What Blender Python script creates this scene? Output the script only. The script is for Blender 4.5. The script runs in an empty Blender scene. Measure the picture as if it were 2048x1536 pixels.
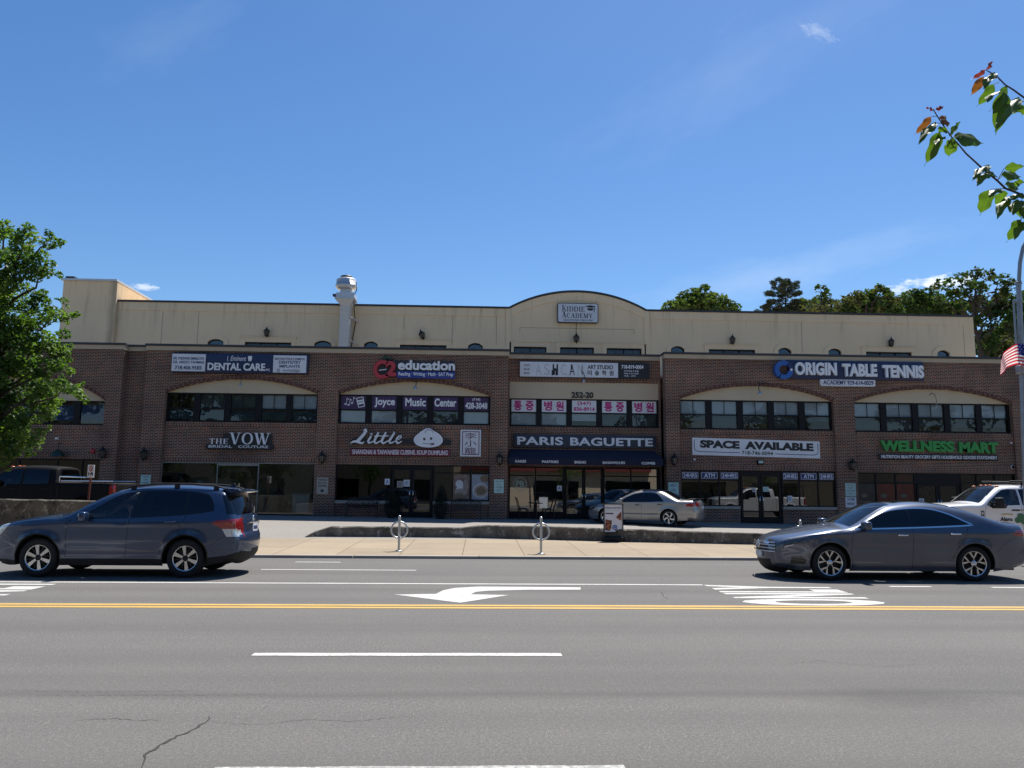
import bpy, bmesh, math, random
from mathutils import Vector, Matrix, noise
from mathutils.geometry import delaunay_2d_cdt

# ------------------------------------------------------------------ camera, sky, sun
SC = bpy.context.scene
COL = SC.collection
FPX, CAMH = 1560.0, 1.65
YAW, PITCH, ROLL = math.radians(2.28), math.radians(7.74), math.radians(0.52)
CAM = Vector((0, 0, CAMH))
_F = Vector((math.sin(YAW)*math.cos(PITCH), math.cos(YAW)*math.cos(PITCH), math.sin(PITCH)))
_R0 = Vector((math.cos(YAW), -math.sin(YAW), 0))
_U0 = _R0.cross(_F)
_R = _R0*math.cos(ROLL) + _U0*math.sin(ROLL)
_U = _U0*math.cos(ROLL) - _R0*math.sin(ROLL)
cam = bpy.data.cameras.new('camera'); cam.lens = 36*FPX/2048; cam.sensor_width = 36
cam.clip_start = 0.05; cam.clip_end = 5000
camo = bpy.data.objects.new('camera', cam); COL.objects.link(camo)
m = Matrix((_R, _U, -_F)).transposed().to_4x4(); m.translation = CAM
camo.matrix_world = m
SC.camera = camo
SC.render.resolution_x, SC.render.resolution_y = 1024, 768

SUN_EL, SUN_AZ = math.radians(63), math.radians(29)      # azimuth from +Y towards +X
sd = Vector((math.sin(SUN_AZ)*math.cos(SUN_EL), math.cos(SUN_AZ)*math.cos(SUN_EL), math.sin(SUN_EL)))
sun = bpy.data.lights.new('sun', 'SUN'); sun.energy = 4.8; sun.angle = math.radians(0.53); sun.color = (1, .955, .88)
suno = bpy.data.objects.new('sun', sun); COL.objects.link(suno)
suno.rotation_euler = (-sd).to_track_quat('-Z', 'Y').to_euler(); suno.location = (0, 0, 60)
SC.view_settings.view_transform = 'Standard'; SC.view_settings.look = 'None'
SC.view_settings.exposure = 0.75; SC.view_settings.gamma = 1
SC.cycles.max_bounces = 8; SC.cycles.transparent_max_bounces = 12; SC.cycles.caustics_reflective = False
SC.cycles.caustics_refractive = False; SC.cycles.sample_clamp_indirect = 4

def ray(px, py):
    return (_F + _R*((px-1024)/FPX) + _U*((768-py)/FPX))
def P(px, py, Y):
    "the point of the vertical plane at distance Y that is seen at photo pixel px, py"
    d = ray(px, py); return CAM + d*(Y/d.y)
def G(px, py, z=0.0):
    d = ray(px, py); return CAM + d*((z-CAMH)/d.z)
def Rc(x0, y0, x1, y1, Y):
    "rectangle on plane Y: X0, X1, Z0, Z1"
    xm, ym = (x0+x1)/2, (y0+y1)/2
    return P(x0, ym, Y).x, P(x1, ym, Y).x, P(xm, y1, Y).z, P(xm, y0, Y).z

class NT:
    def __init__(s, tree): s.t = tree; s.n = tree.nodes; s.l = tree.links
    def add(s, typ, **kw):
        n = s.n.new(typ)
        for k, v in kw.items():
            if k.startswith('i_'):
                key = k[2:]
                key = int(key) if key.isdigit() else key.replace('_', ' ')
                s.put(n.inputs[key], v)
            else: setattr(n, k, v)
        return n
    def put(s, sock, v):
        if isinstance(v, bpy.types.NodeSocket): s.l.new(v, sock)
        elif isinstance(v, (tuple, list)) and sock.type == 'RGBA' and len(v) == 3: sock.default_value = (*v, 1)
        else: sock.default_value = v
    def math(s, op, a, b=0.0, c=0.0, clamp=False):
        n = s.n.new('ShaderNodeMath'); n.operation = op; n.use_clamp = clamp
        for i, v in enumerate((a, b, c)): s.put(n.inputs[i], v)
        return n.outputs[0]
    def vmath(s, op, a, b=(0, 0, 0)):
        n = s.n.new('ShaderNodeVectorMath'); n.operation = op
        s.put(n.inputs[0], a); s.put(n.inputs[1], b)
        return n.outputs['Value'] if op in ('DOT_PRODUCT', 'LENGTH', 'DISTANCE') else n.outputs[0]
    def mix(s, f, a, b, typ='MIX'):
        n = s.n.new('ShaderNodeMix'); n.data_type = 'RGBA'; n.blend_type = typ
        s.put(n.inputs[0], f); s.put(n.inputs[6], a); s.put(n.inputs[7], b)
        return n.outputs[2]
    def noise(s, vec, scale, detail=3.0, rough=.55, dim='3D'):
        n = s.n.new('ShaderNodeTexNoise'); n.inputs['Scale'].default_value = scale
        n.inputs['Detail'].default_value = detail; n.inputs['Roughness'].default_value = rough
        if vec is not None: s.l.new(vec, n.inputs['Vector'])
        return n.outputs[0]
    def ramp(s, f, stops):
        n = s.n.new('ShaderNodeValToRGB'); e = n.color_ramp.elements
        while len(e) < len(stops): e.new(.5)
        for k, (p, c) in enumerate(stops):
            e[k].position = p; e[k].color = (*c, 1) if len(c) == 3 else c
        s.put(n.inputs[0], f); return n.outputs[0]
    def maprange(s, v, a, b, c=0.0, d=1.0):
        n = s.n.new('ShaderNodeMapRange'); n.clamp = True
        for k, x in zip((0, 1, 2, 3, 4), (v, a, b, c, d)): s.put(n.inputs[k], x)
        return n.outputs[0]

# world: Nishita sky with a few small clouds fixed in direction
W = bpy.data.worlds.new('World'); SC.world = W; W.use_nodes = True
nt = NT(W.node_tree); nt.n.clear()
sky = nt.add('ShaderNodeTexSky', sky_type='NISHITA', sun_disc=False, sun_elevation=SUN_EL, sun_rotation=SUN_AZ,
             air_density=1.0, dust_density=0.32, ozone_density=3.0, altitude=50)
hs = nt.add('ShaderNodeHueSaturation', i_Saturation=1.24, i_Hue=.503, i_Value=1.0); nt.l.new(sky.outputs[0], hs.inputs['Color'])
skyc = hs.outputs[0]
tc = nt.add('ShaderNodeTexCoord').outputs['Generated']
def cloud(skyc, px, py, wpx, hpx, dens, scale, tilt=0.0, lo=.42, hi=.62, stretch=2.2, col=(8.2, 8.6, 9.2)):
    c = ray(px, py).normalized(); r = (_R*math.cos(tilt) - _U*math.sin(tilt)); u = (_U*math.cos(tilt) + _R*math.sin(tilt))
    a = nt.math('DIVIDE', nt.vmath('DOT_PRODUCT', nt.vmath('SUBTRACT', tc, tuple(c)), tuple(r)), wpx/FPX)
    b = nt.math('DIVIDE', nt.vmath('DOT_PRODUCT', nt.vmath('SUBTRACT', tc, tuple(c)), tuple(u)), hpx/FPX)
    d = nt.math('SQRT', nt.math('ADD', nt.math('MULTIPLY', a, a), nt.math('MULTIPLY', b, b)))
    fall = nt.math('SUBTRACT', 1.0, d, clamp=True)
    cx = nt.add('ShaderNodeCombineXYZ'); nt.l.new(a, cx.inputs[0]); nt.l.new(b, cx.inputs[1]); cx.inputs[2].default_value = px*.37
    mp = nt.vmath('MULTIPLY', cx.outputs[0], (scale, scale*stretch*hpx/wpx, 1))
    n = nt.noise(mp, 1.0, 6.0, .6)
    f = nt.maprange(nt.math('ADD', n, nt.math('MULTIPLY', nt.math('SUBTRACT', fall, .5), .55)), lo, hi)
    front = nt.math('GREATER_THAN', nt.vmath('DOT_PRODUCT', tc, tuple(c)), .8)
    f = nt.math('MULTIPLY', nt.math('MULTIPLY', f, nt.math('MULTIPLY', nt.maprange(fall, 0, .35), front)), dens)
    return nt.mix(f, skyc, col)
skyc = cloud(skyc, 1872, 566, 72, 23, .85, 3.0, -.05, .42, .66)
skyc = cloud(skyc, 1795, 580, 30, 14, .5, 2.5, 0)
skyc = cloud(skyc, 292, 574, 34, 11, .55, 2.0, .1)
skyc = cloud(skyc, 1635, 64, 66, 18, .22, 4.0, .42, .46, .8)
skyc = cloud(skyc, 1500, 130, 460, 110, .06, 3.0, -.45, .35, .9)
skyc = cloud(skyc, 1560, 545, 420, 60, .16, 2.5, -.2, .35, .9)
skyc = cloud(skyc, 340, 70, 220, 60, .05, 2.0, -.5, .35, .9)
bg = nt.add('ShaderNodeBackground', i_Strength=0.08); nt.l.new(skyc, bg.inputs['Color'])
nt.l.new(bg.outputs[0], nt.add('ShaderNodeOutputWorld').inputs[0])

# ------------------------------------------------------------------ materials
MATS = {}
def mat_new(name):
    m = bpy.data.materials.new(name); m.use_nodes = True
    n = NT(m.node_tree); n.n.clear()
    out = n.add('ShaderNodeOutputMaterial')
    return m, n, out
def pbr(name, col, rough=.6, metal=0.0, var=.12, scale=6.0, coat=0.0, bump=0.0, bscale=40.0, spec=.5, coords='Object'):
    "plain painted / moulded surface with slight procedural unevenness"
    if name in MATS: return MATS[name]
    m, n, out = mat_new(name)
    v = n.add('ShaderNodeTexCoord').outputs[coords]
    nz = n.noise(v, scale, 4)
    lo = tuple(max(0, c*(1-var)) for c in col); hi = tuple(c*(1+var) for c in col)
    b = n.add('ShaderNodeBsdfPrincipled', i_Metallic=metal, i_Base_Color=n.ramp(nz, [(.3, lo), (.7, hi)]))
    b.inputs['Roughness'].default_value = rough
    b.inputs['Specular IOR Level'].default_value = spec
    if coat: b.inputs['Specular IOR Level'].default_value = spec; b.inputs['Coat Weight'].default_value = coat; b.inputs['Coat Roughness'].default_value = .03
    if bump:
        bp = n.add('ShaderNodeBump', i_Strength=bump, i_Distance=.01, i_Height=n.noise(v, bscale, 4)); n.l.new(bp.outputs[0], b.inputs['Normal'])
    n.l.new(b.outputs[0], out.inputs[0]); MATS[name] = m; return m
def glass(name, tint=(.55, .6, .6), refl=.10, rough=0.0, gcol=(.9, .95, 1)):
    if name in MATS: return MATS[name]
    m, n, out = mat_new(name)
    fr = n.add('ShaderNodeFresnel', i_IOR=1.5)
    f = n.math('MAXIMUM', fr.outputs[0], refl)
    tr = n.add('ShaderNodeBsdfTransparent', i_Color=tint); gl = n.add('ShaderNodeBsdfGlossy', i_Color=gcol, i_Roughness=rough)
    v = n.add('ShaderNodeTexCoord').outputs['Object']
    bp = n.add('ShaderNodeBump', i_Strength=.012, i_Distance=.05, i_Height=n.noise(v, 1.3, 1)); n.l.new(bp.outputs[0], gl.inputs['Normal'])
    mx = n.add('ShaderNodeMixShader'); n.l.new(f, mx.inputs[0]); n.l.new(tr.outputs[0], mx.inputs[1]); n.l.new(gl.outputs[0], mx.inputs[2])
    n.l.new(mx.outputs[0], out.inputs[0]); MATS[name] = m; return m

def brick_mat(name, soldier=False, seed=0.0):
    m, n, out = mat_new(name)
    g = n.add('ShaderNodeNewGeometry').outputs['Position']
    sp = n.add('ShaderNodeSeparateXYZ'); n.l.new(g, sp.inputs[0])
    h = n.math('ADD', sp.outputs[0], sp.outputs[1])
    cb = n.add('ShaderNodeCombineXYZ'); cb.inputs[2].default_value = seed
    if soldier: n.l.new(sp.outputs[2], cb.inputs[0]); n.l.new(h, cb.inputs[1])
    else: n.l.new(h, cb.inputs[0]); n.l.new(sp.outputs[2], cb.inputs[1])
    bt = n.add('ShaderNodeTexBrick', i_Scale=1.0, i_Mortar_Size=.0112, i_Mortar_Smooth=.15, i_Bias=-.05, i_Brick_Width=.206, i_Row_Height=.0686)
    bt.offset = .5; n.l.new(cb.outputs[0], bt.inputs['Vector'])
    bt.inputs['Color1'].default_value = (.026, .014, .010, 1); bt.inputs['Color2'].default_value = (.112, .046, .028, 1)
    bt.inputs['Mortar'].default_value = (.42, .295, .225, 1)
    big = n.noise(g, .55, 4); pat = n.noise(g, 4.0, 3)
    c = n.mix(n.maprange(big, .38, .66), bt.outputs[0], (.56, .57, .60), 'MULTIPLY')
    c = n.mix(n.maprange(pat, .48, .68, 0, .75), c, (1.4, .95, .8), 'MULTIPLY')
    # soot under the coping
    dz = n.maprange(n.math('ADD', sp.outputs[2], n.math('MULTIPLY', n.noise(g, 2.0, 3), .8)), 7.6, 8.6, 0, .55)
    c = n.mix(dz, c, (.55, .52, .5), 'MULTIPLY')
    b = n.add('ShaderNodeBsdfPrincipled', i_Base_Color=c, i_Roughness=.88)
    bp = n.add('ShaderNodeBump', i_Strength=.5, i_Distance=.008, i_Height=n.math('SUBTRACT', 1.0, bt.outputs['Fac'])); n.l.new(bp.outputs[0], b.inputs['Normal'])
    n.l.new(b.outputs[0], out.inputs[0]); MATS[name] = m; return m
BRICK = brick_mat('brick'); SOLDIER = brick_mat('brick_soldier', True)

def stucco_mat(name, col, streak=.35, xs=None):
    m, n, out = mat_new(name)
    g = n.add('ShaderNodeNewGeometry').outputs['Position']
    st = n.noise(n.vmath('MULTIPLY', g, (1.6, 1.6, .12)), 1.0, 5, .6)
    cl = n.noise(g, .8, 4); fine = n.noise(g, 30, 3)
    c = n.mix(n.maprange(st, .55, .78, 0, streak), col, tuple(x*.52 for x in col))
    c = n.mix(n.maprange(cl, .35, .7, 0, .3), c, (col[0]*.85, col[1]*.83, col[2]*.8))
    if xs is not None:           # rain streaks under the coping and a damp stain up the tower corner
        sp = n.add('ShaderNodeSeparateXYZ'); n.l.new(g, sp.inputs[0])
        s2 = n.noise(n.vmath('MULTIPLY', g, (4.5, 4.5, .25)), 1.0, 4, .65); topz = n.maprange(sp.outputs[2], 9.3, 10.9)
        c = n.mix(n.math('MULTIPLY', n.maprange(s2, .54, .74, 0, .6), topz), c, tuple(x*.42 for x in col))
        dx = n.math('ABSOLUTE', n.math('SUBTRACT', n.math('ADD', sp.outputs[0], n.math('MULTIPLY', cl, .5)), xs+.12))
        c = n.mix(n.maprange(dx, .34, .02, 0, .62), c, tuple(x*.34 for x in col))
    b = n.add('ShaderNodeBsdfPrincipled', i_Base_Color=c, i_Roughness=.9)
    bp = n.add('ShaderNodeBump', i_Strength=.3, i_Distance=.005, i_Height=fine); n.l.new(bp.outputs[0], b.inputs['Normal'])
    n.l.new(b.outputs[0], out.inputs[0]); MATS[name] = m; return m
CREAM = stucco_mat('cream_stucco', (.82, .63, .405), .28, P(233, 640, 39.5).x); CREAM2 = stucco_mat('cream_panel', (.50, .425, .31), .2)
STONE = stucco_mat('limestone_band', (.46, .375, .27), .5)

def asphalt_mat(name, base, worn=True, warm=(1.04, 1.0, .945)):
    m, n, out = mat_new(name)
    g = n.add('ShaderNodeNewGeometry').outputs['Position']
    sp = n.add('ShaderNodeSeparateXYZ'); n.l.new(g, sp.inputs[0])
    fine = n.noise(g, 80, 3, .75); grain = n.noise(g, 34, 3, .7); med = n.noise(g, 6, 4, .6); big = n.noise(g, .5, 4)
    lanes = n.noise(n.vmath('MULTIPLY', g, (.05, 1.3, 1)), 1.0, 3, .5)
    c0 = tuple(base*w for w in warm)
    c = n.mix(n.maprange(fine, .36, .64), tuple(x*.55 for x in c0), tuple(x*1.62 for x in c0))
    c = n.mix(n.maprange(grain, .42, .66, 0, .7), c, tuple(x*.5 for x in c0))
    c = n.mix(n.maprange(med, .35, .75, 0, .35), c, tuple(x*.8 for x in c0))
    c = n.mix(n.maprange(big, .35, .7, 0, .4), c, (base*1.16, base*1.08, base*1.0))
    if worn:
        c = n.mix(n.maprange(lanes, .42, .66, 0, .45), c, tuple(x*.74 for x in c0))
        # pale aggregate chips
        vo = n.add('ShaderNodeTexVoronoi', i_Scale=52.0); n.l.new(g, vo.inputs['Vector'])
        chip = n.math('MULTIPLY', n.math('LESS_THAN', vo.outputs['Distance'], .17), n.math('GREATER_THAN', n.add('ShaderNodeSeparateColor', i_Color=vo.outputs['Color']).outputs[0], .78))
        c = n.mix(n.math('MULTIPLY', chip, .85), c, (.34, .33, .31))
        # oil-dark wheel track in the near lane and a damp patch
        y = n.math('ADD', sp.outputs[1], n.math('MULTIPLY', n.noise(n.vmath('MULTIPLY', g, (.35, 1, 1)), 1.0, 4), .35))
        for yc, w, a in ((TRACK_Y+.175, .17, .5), (TRACK_Y+.45, .6, .24), (10.0, .5, .2), (8.1, .45, .22), (16.0, .5, .22), (13.4, .5, .2), (5.1, .35, .2)):
            d = n.math('ABSOLUTE', n.math('SUBTRACT', y, yc))
            c = n.mix(n.maprange(d, w, 0, 0, a), c, tuple(x*.55 for x in c0))
        pv = n.vmath('DISTANCE', n.vmath('MULTIPLY', g, (.45, 1, 1)), (STAIN.x*.45, STAIN.y, 0))
        pv = n.math('ADD', pv, n.math('MULTIPLY', n.noise(g, 5, 4), .35))
        c = n.mix(n.maprange(pv, .62, .3, 0, .5), c, tuple(x*.5 for x in c0))
    b = n.add('ShaderNodeBsdfPrincipled', i_Base_Color=c, i_Roughness=.92); b.inputs['Specular IOR Level'].default_value = .3
    bp = n.add('ShaderNodeBump', i_Strength=.55, i_Distance=.006, i_Height=n.math('ADD', fine, grain)); n.l.new(bp.outputs[0], b.inputs['Normal'])
    n.l.new(b.outputs[0], out.inputs[0]); MATS[name] = m; return m
TRACK_Y = G(1024, 1388).y; STAIN = G(1810, 1395)
ASPHALT = asphalt_mat('asphalt', .122); LOTASPH = asphalt_mat('lot_asphalt', .22, False, (1.08, 1.0, .9))

def concrete_mat(name, col, joints=None, dirty=.3):
    m, n, out = mat_new(name)
    g = n.add('ShaderNodeNewGeometry').outputs['Position']
    fine = n.noise(g, 60, 3); big = n.noise(g, .9, 5, .6); med = n.noise(g, 5, 4)
    c = n.mix(n.maprange(big, .38, .68, 0, dirty), col, tuple(x*.62 for x in col))
    c = n.mix(n.maprange(med, .5, .75, 0, dirty), c, (col[0]*.8, col[1]*.74, col[2]*.66))
    c = n.mix(n.maprange(fine, .35, .7, 0, .22), c, tuple(x*.72 for x in col))
    vo = n.add('ShaderNodeTexVoronoi', i_Scale=3.2); n.l.new(g, vo.inputs['Vector'])
    spot = n.math('MULTIPLY', n.math('LESS_THAN', n.math('ADD', vo.outputs['Distance'], n.math('MULTIPLY', med, .05)), .085), n.math('GREATER_THAN', n.add('ShaderNodeSeparateColor', i_Color=vo.outputs['Color']).outputs[0], .45))
    c = n.mix(n.math('MULTIPLY', spot, .5), c, tuple(x*.4 for x in col))
    c = n.mix(n.maprange(n.noise(n.vmath('MULTIPLY', g, (.5, 1.6, 1)), 1.0, 6, .7), .54, .7, 0, dirty*1.3), c, tuple(x*.5 for x in col))
    if joints:
        bt = n.add('ShaderNodeTexBrick', i_Scale=1.0, i_Mortar_Size=.011, i_Mortar_Smooth=.1, i_Brick_Width=joints[0], i_Row_Height=joints[1]); bt.offset = 0; bt.squash = 1
        for k, cc in (('Color1', (.92, .92, .92)), ('Color2', (1.1, 1.1, 1.1)), ('Mortar', (.42, .4, .38))): bt.inputs[k].default_value = (*cc, 1)
        n.l.new(n.vmath('ADD', g, (.4, joints[2], 0)), bt.inputs['Vector'])
        c = n.mix(1.0, c, bt.outputs[0], 'MULTIPLY')
    b = n.add('ShaderNodeBsdfPrincipled', i_Base_Color=c, i_Roughness=.93)
    bp = n.add('ShaderNodeBump', i_Strength=.35, i_Distance=.006, i_Height=fine); n.l.new(bp.outputs[0], b.inputs['Normal'])
    n.l.new(b.outputs[0], out.inputs[0]); MATS[name] = m; return m
def wall_concrete(name):
    m, n, out = mat_new(name)
    g = n.add('ShaderNodeNewGeometry').outputs['Position']
    st = n.noise(n.vmath('MULTIPLY', g, (3.0, 3.0, .9)), 1.0, 6, .65); bl = n.noise(g, 1.3, 5, .65); sm = n.noise(g, 9, 4, .7)
    c = n.ramp(bl, [(.3, (.07, .06, .05)), (.5, (.14, .125, .10)), (.72, (.22, .20, .165))])
    c = n.mix(n.maprange(st, .46, .62, 0, .8), c, (.07, .065, .055))
    sm2 = n.noise(g, 5, 5, .75)
    c = n.mix(n.maprange(sm2, .55, .66, 0, .95), c, (.38, .36, .32))
    c = n.mix(n.maprange(n.noise(g, 3.3, 5, .7), .55, .66, 0, .85), c, (.03, .028, .024))
    b = n.add('ShaderNodeBsdfPrincipled', i_Base_Color=c, i_Roughness=.95)
    bp = n.add('ShaderNodeBump', i_Strength=.6, i_Distance=.02, i_Height=sm); n.l.new(bp.outputs[0], b.inputs['Normal'])
    n.l.new(b.outputs[0], out.inputs[0]); MATS[name] = m; return m
WALLC = wall_concrete('weathered_concrete')
def paint_mat(name, col, wear=.5):
    "worn road paint: chips away to show asphalt"
    m, n, out = mat_new(name)
    g = n.add('ShaderNodeNewGeometry').outputs['Position']
    nz = n.noise(g, 22, 5, .7); n2 = n.noise(g, 2.5, 3)
    f = n.maprange(n.math('ADD', nz, n.math('MULTIPLY', n2, .25)), .70-.12*wear, .86-.1*wear, 0, .9)
    c = n.mix(f, col, (.16, .155, .145))
    c = n.mix(n.maprange(n2, .3, .7, 0, .3), c, tuple(x*.8 for x in col))
    b = n.add('ShaderNodeBsdfPrincipled', i_Base_Color=c, i_Roughness=.75)
    n.l.new(b.outputs[0], out.inputs[0]); MATS[name] = m; return m
WPAINT = paint_mat('white_road_paint', (.46, .455, .435)); YPAINT = paint_mat('yellow_road_paint', (.47, .29, .06), .3)

def leaf_mat(name, c1, c2, trans=.45, rough=.45, scale=.6, spec=.3):
    m, n, out = mat_new(name)
    oi = n.add('ShaderNodeNewGeometry'); g = oi.outputs['Position']
    nz = n.noise(g, scale, 3); rnd = oi.outputs['Random Per Island']
    f = n.math('ADD', n.math('MULTIPLY', rnd, .6), n.math('MULTIPLY', n.maprange(nz, .35, .65), .4))
    c = n.mix(f, c1, c2)
    b = n.add('ShaderNodeBsdfPrincipled', i_Base_Color=c, i_Roughness=rough); b.inputs['Specular IOR Level'].default_value = spec
    t = n.add('ShaderNodeBsdfTranslucent', i_Color=n.mix(1.0, c, (1.9, 2.1, .7), 'MULTIPLY'))
    mx = n.add('ShaderNodeMixShader', i_0=trans); n.l.new(b.outputs[0], mx.inputs[1]); n.l.new(t.outputs[0], mx.inputs[2])
    n.l.new(mx.outputs[0], out.inputs[0]); MATS[name] = m; return m
def car_paint(name, col, flake=.4, rough=.32, dust=.35, coat=1.0, spec=.5):
    m, n, out = mat_new(name)
    v = n.add('ShaderNodeTexCoord').outputs['Object']
    fl = n.noise(v, 900, 1); dirt = n.noise(v, 2.2, 5, .65)
    sp = n.add('ShaderNodeSeparateXYZ'); n.l.new(v, sp.inputs[0])
    c = n.mix(n.maprange(fl, .4, .7, 0, .4), col, tuple(min(1, x*1.5+.01) for x in col))
    low = n.math('MULTIPLY', n.maprange(sp.outputs[2], .75, .22), n.maprange(dirt, .3, .7, .2, .75))
    c = n.mix(n.math('MULTIPLY', low, dust), c, (.16, .145, .125))
    b = n.add('ShaderNodeBsdfPrincipled', i_Base_Color=c, i_Metallic=flake, i_Roughness=rough)
    b.inputs['Specular IOR Level'].default_value = spec; b.inputs['Coat Weight'].default_value = coat; b.inputs['Coat Roughness'].default_value = .02
    n.l.new(b.outputs[0], out.inputs[0]); MATS[name] = m; return m

M = lambda k: MATS[k]
pbr('black_frame', (.008, .008, .010), .5, spec=.2); pbr('faint_ink', (.44, .46, .50), .6)
pbr('dark_coping', (.03, .032, .04), .55); pbr('white_board', (.62, .64, .68), .45, var=.06, scale=2)
pbr('letter_white', (.72, .74, .78), .4, var=.04); pbr('letter_black', (.012, .012, .016), .5)
pbr('navy_board', (.012, .02, .07), .4); pbr('navy_awning', (.006, .009, .03), .85, bump=.15)
pbr('slate_board', (.022, .032, .055), .5); pbr('letter_red', (.42, .03, .045), .35)
pbr('blue_strip', (.02, .04, .24), .4); pbr('purple_banner', (.045, .018, .085), .5)
pbr('magenta_ink', (.42, .012, .16), .5); pbr('wine_board', (.16, .02, .05), .45); pbr('letter_pink', (.66, .58, .62), .45)
pbr('green_letter', (.03, .26, .05), .4); pbr('logo_blue', (.02, .10, .36), .35); pbr('ink_navy', (.015, .025, .12), .5)
pbr('ink_maroon', (.10, .018, .06), .5); pbr('grey_ink', (.2, .22, .26), .6); pbr('gold_ink', (.30, .24, .2), .6)
pbr('sill_stone', (.34, .31, .27), .85, bump=.2); pbr('roof_grey', (.36, .35, .33), .9, bump=.3)
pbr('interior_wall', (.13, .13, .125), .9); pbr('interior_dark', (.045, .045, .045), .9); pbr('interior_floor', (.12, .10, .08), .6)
pbr('blind_white', (.62, .67, .72), .8, var=.1, scale=1.2); pbr('gloss_black', (.004, .004, .005), .08); pbr('blind_grey', (.085, .095, .10), .8, var=.15, scale=1.2)
pbr('galv_steel', (.5, .51, .52), .38, .9, var=.1, bump=.05); pbr('duct_paint', (.62, .58, .53), .55, var=.06, bump=.1)
pbr('fan_metal', (.56, .57, .58), .42, .35, var=.08); pbr('bridal_frame', (.24, .24, .23), .5, .3); pbr('lantern_metal', (.02, .02, .02), .45, .5); pbr('lantern_glass', (.07, .065, .06), .2)
pbr('plaque_mint', (.36, .50, .46), .6); pbr('plaque_beige', (.36, .32, .28), .6); pbr('bark', (.06, .045, .035), .9, bump=.6, bscale=12)
pbr('twig', (.055, .035, .032), .7, bump=.3); pbr('tyre', (.012, .012, .012), .85, bump=.2); pbr('rim_silver', (.62, .62, .63), .25, .9, var=.04)
pbr('rim_dark', (.012, .012, .013), .6, .2); pbr('plastic_black', (.010, .010, .011), .6, bump=.1, spec=.3); pbr('chrome', (.75, .75, .76), .12, 1.0, var=.03)
pbr('underbody', (.006, .006, .006), .9); pbr('cabin_dark', (.012, .012, .013), .8); pbr('cabin_grey', (.10, .10, .105), .8)
pbr('lamp_red', (.26, .008, .010), .12, coat=1, var=.2, scale=30); pbr('lamp_clear', (.55, .56, .57), .1, .3, coat=1, var=.25, scale=30); pbr('lamp_amber', (.62, .16, .03), .15, coat=1)
pbr('plate_white', (.6, .62, .65), .4); pbr('rust_red', (.15, .035, .022), .8, var=.3, scale=20)
pbr('post_galv', (.30, .31, .32), .5, .6, bump=.1); pbr('skin', (.38, .2, .14), .55); pbr('hair', (.02, .014, .01), .7)
pbr('cloth_white', (.5, .52, .52), .9); pbr('cloth_orange', (.75, .10, .03), .85); pbr('denim', (.03, .04, .08), .9)
pbr('poster_white', (.66, .67, .72), .5, var=.03); pbr('pastry', (.30, .10, .045), .6, var=.4, scale=14); pbr('pastry_dark', (.10, .04, .025), .6, var=.5, scale=14)
pbr('shrub_pot', (.03, .028, .026), .8); pbr('iron', (.01, .01, .011), .5); pbr('paper_green', (.45, .62, .56), .7); pbr('hat_lime', (.45, .62, .06), .35)
pbr('flag_red', (.5, .03, .05), .8, var=.08); pbr('flag_white', (.78, .74, .70), .8, var=.05); pbr('flag_blue', (.02, .03, .14), .8)
pbr('tan_wall', (.42, .33, .23), .85); pbr('dim_wall', (.07, .065, .055), .85); pbr('olive_wall', (.14, .12, .085), .85); pbr('red_awning', (.13, .014, .014), .8); pbr('poster_red', (.80, .035, .05), .5, var=.4, scale=3); pbr('poster_blue', (.06, .10, .2), .5, var=.4, scale=3)
pbr('shelf_goods', (.16, .14, .12), .7, var=.9, scale=9); pbr('wood_counter', (.16, .08, .04), .6); pbr('food_print', (.34, .27, .23), .6, var=.35, scale=4); pbr('bowl_white', (.55, .55, .55), .4)
pbr('crack', (.03, .029, .027), .95); pbr('leaf_litter', (.14, .075, .04), .9, var=.5, scale=30)
glass('shop_glass', (.42, .46, .47), .085); glass('bakery_glass', (.42, .45, .46), .22); glass('dark_glass', (.16, .19, .2), .05); glass('pane_glass', (.80, .85, .88), .05); glass('clear_glass', (.5, .6, .58), .07)
glass('car_glass', (.78, .85, .84), .06); glass('privacy_glass', (.05, .055, .06), .05); glass('screen_glass', (.72, .80, .81), .09)
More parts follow.
